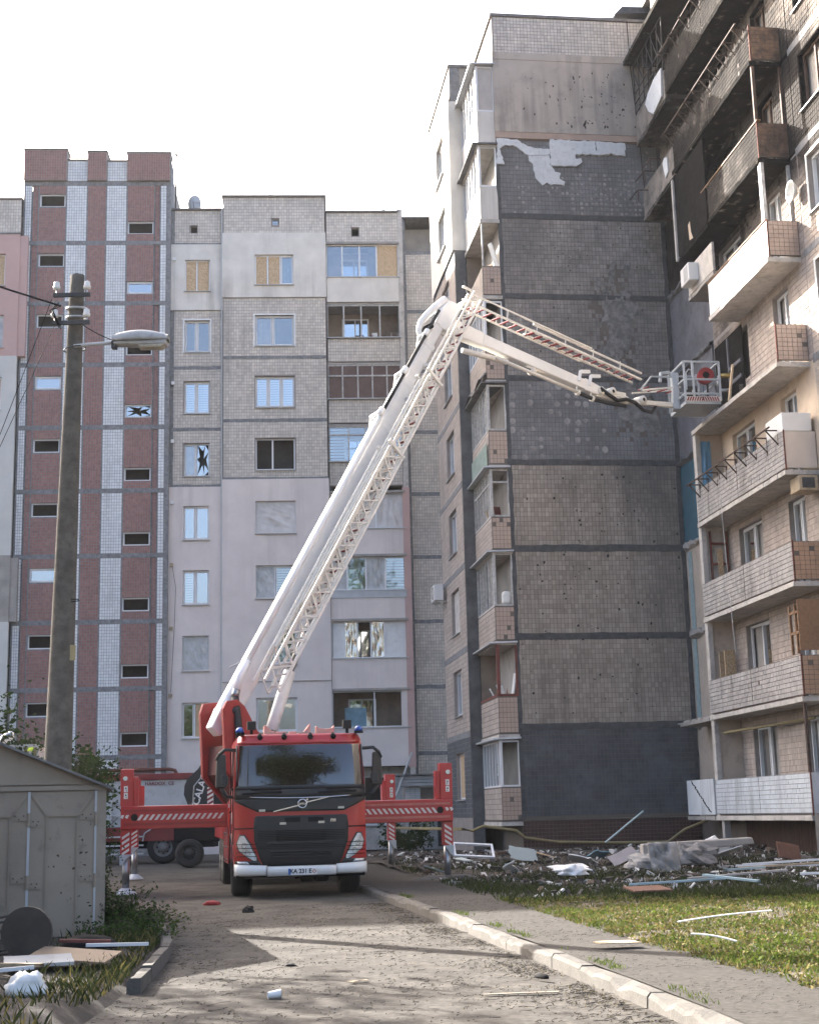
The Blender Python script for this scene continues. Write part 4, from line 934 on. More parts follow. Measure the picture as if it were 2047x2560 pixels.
b4 = balcony(4, NV, -3.9, fr=False, end='tile_end_pale', slabm='concrete_pale')
b5 = balcony(5, NV, -6.1, 'white_sheet', 'tile_end_pale', slabm='concrete_pale')
b6 = balcony(6, -10.6, -6.6, 'tile_bal_soot', 'tile_end_soot', slabm='slab_burnt')
b7 = balcony(7, -10.55, -3.7, 'tile_bal_soot', 'tile_end_patchy', rail=.32, brk=10, slabm='slab_burnt')
b8 = balcony(8, -10.55, -3.6, 'tile_bal_soot', 'tile_end_soot', rail=.25, brk=7, slabm='slab_burnt')
for b_ in (b5, b6): m_ = MB(); z1 = (15.02 if b_ is b5 else 17.82)+1.14; m_.box(BF-.03, BF+.09, -10.7, -6.1, z1, z1+.03); m_.build('coping', MT['wood'], b_)
# parts of single balconies
m_ = MB(); m_.box(BF-.02, FU-.1, NV-.02, NV+1.1, 10.53, 11.02); m_.build('storage_box', MT['plastic_white'], b3, bevel=.03)
m_ = MB(); m_.box(BF+.0, FU+.1, NV-.01, NV+.03, 5.06, 6.3); m_.build('board_screen', MT['osb_dark'] if 'osb_dark' in MT else A('osb_dark', (.27, .155, .085), .8, var=.15, vscale=12), b1)
for q in (0, 1): m_ = MB(); m_.bar((BF+.02, NV+.15+.35*q, 5.0), (BF+.02, NV+.2+.35*q, 6.2), .06); m_.bar((BF+.02, NV, 5.5+.5*q), (BF+.02, NV+.55, 5.5+.5*q), .06); m_.build('batten', MT['wood'], b1)
for (x, lean, mm) in ((-4.55, .35, 'wood_pale'), (-4.95, .3, 'osb')):
    m_ = MB(); m_.hexa([(BF+.15, x, 4.0), (BF+.5, x+.1, 4.0), (BF+.5, x+.14, 4.0), (BF+.15, x+.04, 4.0), (BF+.25, x+lean, 5.75), (BF+.6, x+lean+.1, 5.75), (BF+.6, x+lean+.14, 5.75), (BF+.25, x+lean+.04, 5.75)]); m_.build('leaning_board', MT[mm], b1)
m_ = MB(); m_.bar((BF-.02, -7.2, 12.35), (BF+.1, -7.35, 13.35), .09, .05); m_.build('standing_plank', MT['wood_pale'], b4)
for q in range(16):
    m_ = MB(); p = Vector((rnd(BF, FU-.1), rnd(-8.5, -4.2), 12.36)); m_.bar(p, p+Vector((rnd(-.2, .2), rnd(-.7, .7), rnd(.02, .18))), rnd(.04, .16), .03); m_.build('rubble_piece', MT[random.choice(['concrete_pale', 'wood', 'osb', 'iron'])], b4)
# posts between balconies
def post(parent, v, z0, z1, m='pvc_old', w_=.07): m = 'charwood' if z0 > 18 else m; m_ = MB(); m_.bar((BF+.04, v, z0), (BF+.04, v, z1), w_); m_.build('post', MT[m], parent)
post(b0, NV+.1, 2.15, 3.8, 'rust'); post(b5, NV+.15, 16.2, 17.8, 'pvc_old', .09); post(b5, NV+.3, 16.2, 17.8, 'pvc_old', .06); post(b6, -10.5, 18.95, 20.6, 'pvc_old', .08); 
m_ = MB(); m_.bar((FU-.05, -10.5, 18.95), (FU-.05, -10.5, 20.6), .08); m_.build('post', MT['charwood'], b6)
m_ = MB(); m_.bar((FU-.05, -10.5, 16.2), (FU-.05, -10.5, 17.8), .08); m_.build('post', MT['pvc_old'], b5)
post(b8, -10.4, 24.5, 26.5, 'rust')
# partitions at the far ends of the lower balconies
for k in range(4):
    m_ = MB(); m_.box(BF+.08, FU, -3.98, -3.84, 1.14+2.8*k, 3.82+2.8*k); m_.build('partition', MT['plaster_r' if k != 2 else 'concrete_pale'], rwing)
    m_ = MB(); m_.box(BF+.02, BF+.16, -4.05, -3.8, 1.14+2.8*k, 3.82+2.8*k); m_.build('pier', MT['concrete_pale'], rwing)
for (a, c, d) in ((5.05, 6.9, 9.3), (5.55, 6.9, 9.3)): m_ = MB(); m_.box(a, a+.05, -4.06, -4.0, c, d); m_.build('batten', MT['wood_red'], b2)
for z in (7.7, 8.3, 8.9): m_ = MB(); m_.box(5.05, 5.6, -4.065, -4.005, z, z+.06); m_.build('batten', MT['wood_red'], b2)
m_ = MB(); m_.hexa([(5.25, -4.1, 8.0), (5.4, -4.1, 7.95), (5.4, -4.08, 7.95), (5.25, -4.08, 8.0), (5.2, -4.2, 8.75), (5.36, -4.2, 8.75), (5.36, -4.17, 8.75), (5.2, -4.17, 8.75)]); m_.build('loose_board', MT['osb'], b2)
wrinkled(lambda u, z, n: (u, -4.1-n, z), 4.95, 5.25, 9.95, 12.0, 0, .08, .1, 8, 8, 16).build('blue_tarpaulin', mat('tarp', (.10, .26, .42), .4), b3, smooth=True)
# inner burnt balconies next to the end wall
def inner_bal(zs, v0, v1, front, slabm='slab_r', zt=1.1):
    m_ = MB()
    for i in range(8):
        a = v0+(v1-v0)*i/8; m_.box(BF-.05+rnd(0, .04), FU, a, v0+(v1-v0)*(i+1)/8, zs+rnd(0, .01), zs+.12)
    o = m_.build('balcony', MT[slabm], rwing)
    if front: m_ = MB(); m_.box(BF-.02, BF+.05, v0+.02, v1-.02, zs+.16, zs+zt); m_.build('parapet_panel', MT[front], o)
    return o
A('panel_soot', (.27, .24, .21), .9, var=.15, vscale=2, dirt=(.7, 2.2, .46, .64), dirtcol=(.05, .047, .045))
i8 = inner_bal(23.22, -3.5, -.25, 'panel_soot'); i7 = inner_bal(20.42, -3.9, -.6, 'panel_soot'); i6 = inner_bal(17.75, -6.5, -3.75, 'charcoal', 'charcoal', 2.75); i5 = inner_bal(16.22, -6.7, -4.45, 'concrete_pale', 'concrete', 1.0)
i1 = inner_bal(3.8, -3.8, -1.0, None, 'concrete'); i0 = inner_bal(1.02, -3.8, -1.3, 'paint_white', 'concrete', 1.16)
m_ = MB()
for q in range(14):       # cracks of the ground-floor panel
    t0 = q/14; m_.bar((BF-.03, -3.4+1.6*t0+rnd(-.06, .06), 1.25+.9*t0), (BF-.03, -3.4+1.6*(t0+.09)+rnd(-.06, .06), 1.25+.9*(t0+.08)), .02, .02)
m_.build('crack', MT['black'], i0)
for q in range(26): m_ = MB(); p = Vector((rnd(BF, FU-.1), rnd(-3.6, -1.1), 3.93)); s_ = rnd(.04, .16); m_.bar(p, p+Vector((s_, s_*.5, rnd(0, .05))), s_, s_*.6); m_.build('rubble_piece', MT['concrete_pale'], i1)
m_ = MB(); m_.bar((BF-.25, -1.6, 3.86), (BF+.3, -.9, 3.92), .06, .03); m_.build('loose_bar', MT['pvc_old'], i1)
# metal cage above the top inner balcony
m_ = MB(); v0, v1, z0, z1 = -3.4, -.25, 24.45, 26.2
for z in (z0, z0+.35, z0+.7, z1): m_.bar((BF, v0, z), (BF, v1, z), .03)
for q in range(7): v = v0+(v1-v0)*q/6; m_.bar((BF, v, z0), (BF, v+rnd(-.1, .1), z1), .028)
for q in range(6): v = v0+(v1-v0)*q/6; m_.bar((BF, v, z0+.7), (BF, v+(v1-v0)/6, z1-.2), .022)
m_.bar((BF, v1, z1), (FU, v1, z1), .03); m_.bar((BF, v1, z0), (FU, v1, z0), .03); m_.build('window_cage', MT['iron'], i8)
m_ = MB(); m_.bar((FU-.1, v1, z0-.3), (FU-.1, v1, z1), .06); m_.build('post', MT['pvc_old'], i8)
pts = [(-3.3, 23.5), (-2.4, 23.35), (-1.9, 23.7), (-1.6, 24.1), (-1.9, 24.3), (-2.6, 24.45), (-3.4, 24.42)]
m_ = MB(); m_.prism(pts, lambda a, b, d: (BF-.03-d, a, b), 0, .06); m_.build('torn_insulation', MT['foam'], i8)
for (v, z) in ((-1.1, 21.2), (-1.9, 21.5), (-2.6, 21.6)): m_ = MB(); m_.bar((BF-.35, v, z+.1), (BF, v, z+.1), .03); m_.bar((BF-.35, v, z+.1), (BF-.35, v, z-.3), .03); m_.bar((BF-.35, v, z+.1), (BF-.4, v+.8, z+.1), .025); m_.build('bracket', MT['rust'], i7)
m_ = MB(); m_.prism([(-3.4, 20.9), (-3.1, 20.8), (-2.9, 21.4), (-3.1, 21.5), (-3.35, 21.4)], lambda a, b, d: (BF-.03-d, a, b), 0, .03); m_.build('torn_insulation', MT['foam'], i7)
m_ = MB(); m_.bar((BF-.02, -3.72, 17.8), (BF-.02, -3.72, 20.45), .12); m_.build('post', MT['concrete_pale'], i6)
m_ = MB(); m_.prism([(-5.2, 17.95), (-4.9, 18.0), (-4.85, 18.5), (-5.0, 18.55), (-5.05, 18.2)], lambda a, b, d: (BF-.025-d, a, b), 0, .012); m_.build('bare_patch', MT['plaster_cream'], i6)
# stripped recess with an air conditioner below the burnt box
ac2 = thing('air_conditioner', 'white air conditioner hung on the small panel under the burnt black box', 'air conditioner', tuple(b2w(BF-.2, -5.05, 16.55)), BA)
m_ = MB(); m_.box(-.12, .2, -.38, .38, 0, .55); m_.build('case', MT['plastic_white'], ac2, bevel=.03); m_ = MB(); m_.box(-.13, -.12, -.3, .05, .06, .48); m_.build('fan_grille', MT['sill'], ac2)
ac3 = thing('air_conditioner', 'rusty air conditioner on the wall below the third slab at the right edge', 'air conditioner', tuple(b2w(FU-.3, -10.6, 9.0)), BA)
m_ = MB(); m_.box(-.3, .2, -.3, .3, 0, .38); m_.build('case', MT['wood_pale'], ac3, bevel=.02); m_ = MB(); m_.box(-.22, .1, -.315, -.3, .06, .32); m_.build('grille', MT['iron'], ac3)
# stilts, pier, roof slab at the top
m_ = MB(); m_.box(BF+.02, BF+.2, -4.35, -4.15, 0, 1.02); m_.build('stilt', MT['concrete'], rwing)
m_ = MB(); m_.box(BF-.05, FU, -11.3, -10.95, 0, 1.2); m_.build('pier', MT['concrete_dark'], rwing)
m_ = MB(); m_.box(BF-.3, FU, NEAR, .2, 26.3, 26.45); m_.build('roof_canopy', MT['slab_r'], rwing)
MB().tube([(BF+.1, -3.78, 2.2), (BF+.1, -3.78, 3.3), (BF+.3, -3.9, 3.45), (FU-.1, -9.5, 3.5)], .04, 7).build('gas_pipe', MT['pipe_yellow'], rwing, smooth=True)
# enamel basin hanging on the wall
bas = thing('enamel_basin', 'white enamel basin hanging on the wall beside the burnt balcony post', 'basin', tuple(b2w(FU-.22, -11.0, 16.85)), BA)
rows = []
for (x, r) in ((.1, .0), (.1, .16), (.02, .24), (-.03, .27), (-.035, .285)): rows.append([(x, r*cos(t), r*sin(t)) for t in [2*pi*i/20 for i in range(21)]])
MB().grid(rows).build('bowl', MT['plastic_white'], bas, smooth=True, solid=.012); MB().tube([(.02, 0, .27), (.05, 0, .4)], .01, 5).build('hook', MT['iron'], bas)
for i, (v, z, L) in enumerate(((-6.2, 9.9, 2.2), (-6.4, 7.0, 1.6))):
    cable('hanging_wire', ('thin torn wire hanging from the third balcony slab', 'thin torn wire hanging from the second balcony slab')[i], [tuple(b2w(BF-.1, v, z)), tuple(b2w(BF-.12, v-.1, z-L*.4)), tuple(b2w(BF-.1, v-.15, z-L))], .01, 0, 'pvc_old', 'wire')
# ================================================================== aerial platform fire truck
TH = radians(9.5); T0 = Vector((-2.08, 26.73, 0))
truck = thing('fire_truck', 'red aerial platform fire truck with outriggers down and white boom raised', 'fire truck', T0, TH)
TINV = (Matrix.Translation(T0) @ Matrix.Rotation(TH, 4, 'Z')).inverted()
A('truck_red', (.42, .018, .016), .28, spec=.5, coat=.5, var=.06, vscale=3, dirt=(.12, 4, .5, .75), dirtcol=(.12, .05, .04))
A('truck_red_matt', (.30, .022, .02), .5, var=.1, vscale=3, dirt=(.25, 4, .5, .75), dirtcol=(.12, .05, .04))
A('truck_red_worn', (.46, .14, .11), .5, var=.2, vscale=6)
A('truck_black', (.02, .02, .021), .45, var=.1, vscale=5)
A('truck_white', (.74, .735, .71), .35, spec=.5, coat=.3, var=.05, dirt=(.2, 3, .5, .75), dirtcol=(.4, .36, .3))
A('boom_white', (.82, .815, .795), .35, spec=.5, coat=.25, var=.05, vscale=2, dirt=(.15, 3, .5, .75), dirtcol=(.4, .37, .32))
A('boom_cream', (.76, .73, .665), .45, var=.08, vscale=4, dirt=(.3, 5, .5, .75), dirtcol=(.3, .26, .2))
A('rung_red', (.20, .02, .02), .5, var=.2)
A('chrome', (.62, .63, .65), .16, metal=1., var=.03)
A('steel', (.30, .31, .32), .3, metal=.85, var=.15, vscale=6)
A('grey_paint', (.42, .45, .47), .45, var=.1, vscale=4)
A('hose_black', (.014, .014, .015), .55, var=.1)
A('sticker', (.70, .68, .62), .6, var=.05); A('stripe_white', (.66, .62, .57), .5, var=.08)
A('amber_lens', (.55, .5, .4), .3); A('blue_lens', (.02, .08, .35), .15, coat=.5); A('brass', (.45, .32, .12), .35, metal=.9)
A('lamp_lens', (.62, .64, .65), .12, metal=.35, coat=.5, var=.35, vscale=14)
A('cradle', (.62, .33, .27), .5, var=.1)
MT['windscreen'] = glass_mat('windscreen', (.16, .19, .20), refl=.05, rough=.01, wav=.0)
def fy(x, z):
    ax = abs(x); y = .02 if z < .6 else 0.; y += max(0, z-1.95)*.12+max(0, z-1.95)**2*.13+max(0, z-2.7)*.3
    y += ax*ax*.045
    if ax > .8: y += ((ax-.8)/.4)**2.3*.16
    return y
def hw(z): return 1.19-.05*max(0, z-1.9)-(.02 if z < .7 else 0)
def panel(name, rows, m, off=.012, n=16, parent=None, solid=.012, smooth=True):
    rr = []
    for (z, a, b_) in rows: rr.append([(a+(b_-a)*j/n, fy(a+(b_-a)*j/n, z)-off, z) for j in range(n+1)])
    return MB().grid(rr).build(name, MT[m], parent or truck, smooth=smooth, solid=solid)
def zr(z0, z1, k): return [z0+(z1-z0)*i/k for i in range(k+1)]
# cab shell
rows = []; N = 26
for z in (.56, .7, .95, 1.2, 1.45, 1.7, 1.95, 2.2, 2.45, 2.7, 2.8, 2.86):
    h_ = hw(z)-(.03 if z > 2.84 else 0); r = [(0, 2.15, z), (-h_, 2.15, z), (-h_, 1.4, z), (-h_, .75, z)]
    r += [(-h_+2*h_*j/N, fy(-h_+2*h_*j/N, z)+(.03 if z > 2.84 else 0), z) for j in range(N+1)]; r += [(h_, .75, z), (h_, 1.4, z), (h_, 2.15, z), (0, 2.15, z)]; rows.append(r)
mb = MB().grid(rows); top = len(mb.v)-len(rows[0]); mb.f.append(tuple(range(top, len(mb.v)-1))); cab = mb.build('cab', MT['truck_red'], truck, smooth=True, recalc=True)
md = cab.modifiers.new('es', 'EDGE_SPLIT'); md.split_angle = radians(40)
# front panels
ws = panel('windscreen', [(z, -1.115+.03*(z-1.97), 1.115-.03*(z-1.97)) for z in zr(1.97, 2.70, 8)], 'windscreen', .014, 24, solid=0)
panel('windscreen_interior', [(z, -1.1, 1.1) for z in zr(1.98, 2.70, 3)], 'truck_black', -.55, 6, ws, solid=0, smooth=False)
m_ = MB(); m_.box(-1.0, 1.0, .25, .75, 1.9, 1.99); m_.build('dashboard', MT['truck_black'], ws); m_ = MB(); m_.box(.55, .88, .12, .16, 2.0, 2.14); m_.build('paper', MT['sticker'], ws); m_ = MB(); m_.box(-.35, -.2, .3, .305, 2.2, 2.36); m_.build('paper', MT['curtain'], ws)
panel('windscreen_surround', [(z, -1.175, 1.175) for z in zr(1.9, 1.97, 1)], 'truck_black', .02, 24, ws)
for s_ in (-1, 1): panel('pillar_trim', [(z, s_*1.15, s_*1.125) for z in zr(1.97, 2.70, 6)], 'truck_black', .018, 2, ws)
panel('cowl_panel', [(z, -1.18, 1.18) for z in zr(1.74, 1.9, 2)], 'truck_black', .03, 24)
panel('front_panel', [(1.74, -1.18, 1.18), (1.70, -1.18, 1.18), (1.62, -1.02, 1.02), (1.55, -.86, .86), (1.51, -.78, .78)], 'truck_black', .026, 24)
m_ = MB(); pts = [(-.92+1.84*i/16, fy(-.92+1.84*i/16, 1.74)-.045, 1.745+.03*(abs(i-8)/8)**2) for i in range(17)]; m_.tube(pts, [.004]+[.013]*15+[.004], 6); m_.build('trim_strip', MT['chrome'], truck, smooth=True)
for (a, b_) in ((-1.05, -.35), (.3, 1.0)):
    m_ = MB(); m_.bar((a, -.04, 1.83), (b_, -.04, 1.85), .02, .035); m_.build('wiper_arm', MT['black'], truck); m_ = MB(); m_.bar((a+.15, -.035, 1.9), (b_, -.035, 1.905), .03, .02); m_.build('wiper_vent', MT['black'], truck)
em = MB().tube([(.02+.075*cos(t), -.05, 1.64+.075*sin(t)) for t in [2*pi*i/24 for i in range(25)]], .014, 6, False).build('emblem', MT['chrome'], truck, smooth=True)
m_ = MB(); m_.bar((-.5, -.045, 1.51), (-.06, -.045, 1.61), .012, .022); m_.bar((.1, -.045, 1.665), (.5, -.04, 1.755), .012, .022); m_.build('emblem_bar', MT['chrome'], em)
m_ = MB(); m_.prism([(.075, 1.70), (.12, 1.695), (.115, 1.74)], lambda a, b, d: (a, -.05-d, b), 0, .012); m_.build('emblem_arrow', MT['chrome'], em)
m_ = MB(); m_.box(-.062, .102, -.058, -.045, 1.622, 1.658); m_.build('emblem_plate', MT['chrome'], em)
RX = Matrix.Rotation(pi/2, 4, 'X')
text_mesh('VOLVO', .045, 'emblem_lettering', MT['black'], em, Matrix.Translation((.02, -.06, 1.64)) @ RX, .001, .002)
# grille
gr = panel('grille', [(1.44, -.80, .80), (1.42, -.83, .83), (1.26, -.85, .85), (1.0, -.84, .84), (.75, -.76, .76), (.56, -.68, .68)], 'truck_black', .016, 24)
A('grille_mesh', (.012, .012, .012), .6, bump=1., bscale=120)
panel('grille_mesh', [(1.19, -.45, .45), (.93, -.45, .45)], 'grille_mesh', .022, 12, gr)
for z, w_ in ((.965, .6), (.945, .62), (.81, .56), (.765, .54), (.72, .5)):
    m_ = MB(); m_.grid([[(-w_+2*w_*j/14, fy(-w_+2*w_*j/14, z)-.05-dy, z+dz) for j in range(15)] for dy, dz in ((0, .02), (.02, .0), (0, -.018))]); m_.build('grille_slat', MT['truck_black'], gr, smooth=False)
for z in (1.17, 1.14, 1.11, 1.08, 1.05, 1.02, .9, .87): m_ = MB(); m_.bar((-.78, -.03, z), (.78, -.03, z), .012, .008); m_.build('grille_bar', MT['black'], gr)
for x in (-.3, .12): m_ = MB(); m_.box(x, x+.28, -.03, -.018, 1.32, 1.4); m_.build('grille_opening', MT['black'], gr)
text_mesh('FM', .085, 'model_badge', MT['chrome'], gr, Matrix.Translation((.57, -.035, 1.335)) @ RX @ Matrix.Shear('YZ', 4, (0, 0)), .002, .004)
for (x, z) in ((-.33, 1.30), (.36, 1.31), (-.7, 1.535), (.72, 1.56)): m_ = MB(); m_.box(x-.055, x+.055, fy(x, z)-.05, fy(x, z)-.01, z-.02, z+.02); m_.build('strobe_lamp', MT['amber_lens'], truck)
panel('panel_gap', [(1.235, -1.185, 1.185), (1.215, -1.185, 1.185)], 'black', .008, 24)
# bumper
for (a, b_) in ((-1.19, -.62), (.62, 1.19)):
    rr = []
    for (z, o_) in ((.60, -.005), (.595, .05), (.5, .075), (.42, .06), (.40, .0)): rr.append([(a+(b_-a)*j/10, fy(a+(b_-a)*j/10, z)-o_, z-(.03*(1-abs(a+(b_-a)*j/10)/1.19)*2 if z > .55 else 0)) for j in range(11)])
    MB().grid(rr).build('bumper_corner', MT['truck_white'], truck, smooth=True, solid=.01)
rr = [[(-.612+1.224*j/8, -o_, z) for j in range(9)] for (z, o_) in ((.555, 0), (.545, .055), (.5, .075), (.4, .06), (.385, 0))]; bump = MB().grid(rr).build('bumper', MT['truck_white'], truck, smooth=True, solid=.01)
m_ = MB(); m_.box(-.25, .27, -.095, -.08, .4, .515); plate = m_.build('licence_plate', MT['plastic_white'], truck)
m_ = MB(); m_.box(-.247, -.205, -.098, -.095, .403, .512); m_.build('plate_band', mat('plate_blue', (.03, .10, .35), .5), plate)
text_mesh('KA 231 E', .105, 'plate_lettering', MT['black'], plate, Matrix.Translation((-.025, -.0965, .462)) @ RX @ Matrix.Scale(.95, 4, (1, 0, 0)), .003, .001)
m_ = MB()
for t in range(4):
    a = t*pi/2+pi/4*0; c, s0 = cos(a), sin(a); R_ = lambda x, y: (.215+x*c-y*s0, -.098, .458+x*s0+y*c)
    m_.quad(R_(.006, 0), R_(.036, -.02), R_(.036, .02))
m_.build('plate_cross', mat('plate_cross', (.40, .14, .06), .5), plate)
# headlights
for s_ in (-1, 1):
    hl = panel('headlight', [(.665, s_*.80, s_*.845), (.72, s_*.80, s_*.95), (.84, s_*.87, s_*1.1), (.95, s_*.92, s_*1.135), (.99, s_*.95, s_*1.13), (1.1, s_*1.02, s_*1.08)], 'lamp_lens', .02, 6, smooth=False)
    for q in range(2): m_ = MB(); cx, cz = s_*(.96+.06*q), .80+.13*q; m_.tube([(cx+.045*cos(t), fy(cx, cz)-.035, cz+.045*sin(t)) for t in [2*pi*i/14 for i in range(15)]], .01, 5); m_.build('lamp_ring', MT['chrome'], hl)
    for z in (.74, .81, .88, .95): m_ = MB(); m_.tube([(s_*(.8+.36*j/6), fy(.8+.36*j/6, z)-.06, z) for j in range(7)], .006, 4); m_.build('guard_bar', MT['black'], hl)
    panel('lamp_surround', [(.655, s_*.77, s_*.86), (.72, s_*.785, s_*.965), (.84, s_*.85, s_*1.115), (.96, s_*.90, s_*1.15), (1.12, s_*1.0, s_*1.1)], 'truck_black', .010, 6)
    panel('fog_lamp', [(.60, s_*.92, s_*1.12), (.65, s_*.97, s_*1.14)], 'lamp_lens', .03, 6)
    panel('lower_trim', [(.585, s_*.70, s_*1.17), (.66, s_*.75, s_*1.17)], 'truck_black', .014, 8)
# roof edge, lamps, cradles
panel('roof_visor', [(2.73, -1.12, 1.12), (2.77, -1.12, 1.12), (2.86, -1.1, 1.1), (2.9, -1.06, 1.06)], 'truck_red', .03, 20)
for x in (-.72, -.28, .2, .62): m_ = MB(); m_.tube([(x, fy(x, 2.83)-.05, 2.80), (x, fy(x, 2.86)-.08, 2.84), (x, fy(x, 2.9)-.02, 2.9)], [.03, .055, .03], 8); m_.build('marker_lamp', MT['black'], truck, smooth=True)
for x in (-1.08, 1.1):
    m_ = MB(); m_.tube([(x, .3, 2.9), (x, .3, 2.94)], .085, 12); bc = m_.build('beacon', MT['black'], truck); m_ = MB(); m_.tube([(x, .3, 2.94), (x, .3, 2.99), (x, .3, 3.03)], [.08, .075, .04], 12); m_.build('beacon_lens', MT['blue_lens'], bc, smooth=True)
for x in (-.87, .88):
    m_ = MB(); m_.box(x-.08, x+.08, .2, .3, 2.98, 3.14); wl = m_.build('work_lamp', MT['truck_black'], truck, bevel=.015); m_ = MB(); m_.bar((x, .25, 2.9), (x, .25, 2.98), .05); m_.build('bracket', MT['black'], wl); m_ = MB(); m_.box(x-.065, x+.065, .19, .2, 3.0, 3.12); m_.build('lens', MT['grille_mesh'], wl)
for i, (x, w_, pr) in enumerate(((-.6, .2, [(0, 0), (0, .2), (.05, .2), (.13, .1), (.2, .09), (.2, 0)]), (.05, .22, [(0, 0), (0, .06), (.1, .08), (.2, .22), (.22, .22), (.22, 0)]), (.38, .34, [(0, 0), (0, .18), (.05, .14), (.17, .12), (.3, .14), (.34, .19), (.34, 0)]), (-.38, .18, [(0, 0), (0, .08), (.18, .08), (.18, 0)]), (-.13, .14, [(0, 0), (0, .08), (.14, .08), (.14, 0)]))):
    m_ = MB(); m_.prism(pr, lambda a, b, d: (x+a, .9+d, 2.9+b), 0, .25); m_.build('boom_cradle', MT['cradle'], truck, bevel=.01)
for x in (-.65, .02, .36): m_ = MB(); m_.box(x, x+.3, .7, 1.4, 2.865, 2.91); m_.build('roof_pad', MT['black'], truck)
# mirrors
for s_ in (-1, 1):
    m_ = MB(); m_.hexa([(s_*1.32, .1, 1.95), (s_*1.52, .22, 1.95), (s_*1.52, .35, 1.95), (s_*1.32, .3, 1.95), (s_*1.34, .12, 2.55), (s_*1.5, .22, 2.55), (s_*1.5, .33, 2.55), (s_*1.34, .3, 2.55)]); mr = m_.build('mirror', MT['truck_black'], truck, bevel=.03)
    m_ = MB(); m_.tube([(s_*1.16, .25, 2.62), (s_*1.35, .18, 2.63), (s_*1.45, .2, 2.55), (s_*1.5, .25, 2.45)], .035, 6); m_.tube([(s_*1.18, .3, 1.78), (s_*1.32, .22, 1.80), (s_*1.42, .24, 1.95)], .035, 6); m_.build('mirror_arm', MT['truck_black'], mr, smooth=True)
    m_ = MB(); m_.quad((s_*1.34, .32, 2.02), (s_*1.5, .345, 2.02), (s_*1.49, .335, 2.5), (s_*1.35, .31, 2.5)); m_.build('mirror_glass', MT['chrome'], mr)
    m_ = MB(); m_.box(min(s_*1.3, s_*1.42), max(s_*1.3, s_*1.42), .12, .25, 2.0, 2.18); m_.build('lower_mirror', MT['truck_black'], mr, bevel=.02)
# cab sides
for s_ in (-1, 1):
    x = s_*1.197; m_ = MB(); m_.quad((x, .45, 1.95), (x, 1.4, 1.95), (x-s_*.03, 1.4, 2.65), (x-s_*.03, .62, 2.65)); m_.build('side_window', MT['windscreen'], truck)
    m_ = MB(); m_.bar((x, .45, 1.93), (x, 1.42, 1.93), .02, .03); m_.bar((x, 1.45, .95), (x, 1.45, 2.7), .015, .02); m_.bar((x, .4, .95), (x, .42, 1.95), .012, .02); m_.build('door_trim', MT['black'], truck)
    m_ = MB(); m_.box(min(x, x+s_*.03), max(x, x+s_*.03), 1.15, 1.35, 1.5, 1.54); m_.build('door_handle', MT['black'], truck)
text_mesh('101', .3, 'door_lettering', MT['plastic_white'], truck, Matrix.Translation((-1.2, .95, 1.4)) @ Matrix.Rotation(-pi/2, 4, 'Z') @ RX, .004, .003)
# chassis, body, guards
m_ = MB(); m_.box(-.5, .5, .3, 11.6, .55, .85); m_.build('chassis', MT['truck_black'], truck)
m_ = MB(); m_.box(-1.15, 1.15, .15, .8, .35, .56); m_.build('underrun_bar', MT['black'], truck)
for s_ in (-1, 1):
    a, b_ = sorted((s_*.6, s_*1.22)); m_ = MB(); m_.box(a, b_, 2.3, 4.3, .55, 1.62); m_.build('side_locker', MT['truck_red'], truck, bevel=.02); m_ = MB(); m_.box(a, b_, 5.2, 10.4, .98, 1.55); m_.build('side_locker', MT['truck_red'], truck, bevel=.02)
    m_ = MB(); c = [(s_*1.1, 1.45+.62*cos(t), .5+.62*sin(t)) for t in [pi*i/12 for i in range(13)]]; rr = [[(s_*.95, p[1], p[2]) for p in c], [(s_*1.21, p[1], p[2]) for p in c]]; m_.grid(rr); m_.build('mudguard', MT['truck_black'], truck, solid=.03)
    for q in range(3): m_ = MB(); m_.bar((s_*1.22, 2.5, .62+.25*q), (s_*1.22, 4.2, .62+.25*q), .02, .03); m_.build('locker_rail', MT['chrome'], truck)
m_ = MB(); m_.box(-1.2, 1.2, 2.35, 11.2, 1.56, 1.68); m_.build('deck', MT['sill'], truck)
m_ = MB(); m_.box(-1.0, 1.0, 2.4, 3.2, 1.68, 2.7); m_.build('crew_locker', MT['truck_red'], truck, bevel=.03)
def wheel(x, y, dual=False):
    m_ = MB(); w_ = .315; rr = []; kw = 1.18 if y < 3 else 1.
    s_ = 1 if x > 0 else -1
    prof = [(-.14, .30), (-.157, .36), (-.157, .45), (-.13, .495), (-.1, .505), (.1, .505), (.13, .495), (.157, .45), (.157, .36), (.14, .30)]
    for (a, r) in prof: rr.append([(x+a*kw, y+r*cos(t), .5+r*sin(t)) for t in [2*pi*i/40 for i in range(41)]])
    m_.grid(rr); wh = m_.build('wheel', MT['rubber'], truck, smooth=True)
    for a in (-.085, -.045, 0, .045, .085): m2 = MB(); m2.grid([[(x+a+q, y+.509*cos(t), .5+.509*sin(t)) for t in [2*pi*i/40 for i in range(41)]] for q in (-.004, .004)]); m2.build('tread_groove', MT['black'], wh)
    m2 = MB(); xo = x+s_*.12; rows = []
    for (a, r) in ((.02, .30), (.02, .27), (-.05, .24), (-.06, .14), (.03, .12), (.03, 0)): rows.append([(xo+s_*a, y+r*cos(t), .5+r*sin(t)) for t in [2*pi*i/24 for i in range(25)]])
    m2.grid(rows); m2.build('rim', MT['steel'], wh, smooth=True); return wh
for x in (-1.0, 1.0): wheel(x, 1.45)
for y in (6.6, 8.0):
    for x in (-1.02, -.68, .68, 1.02): wheel(x, y)
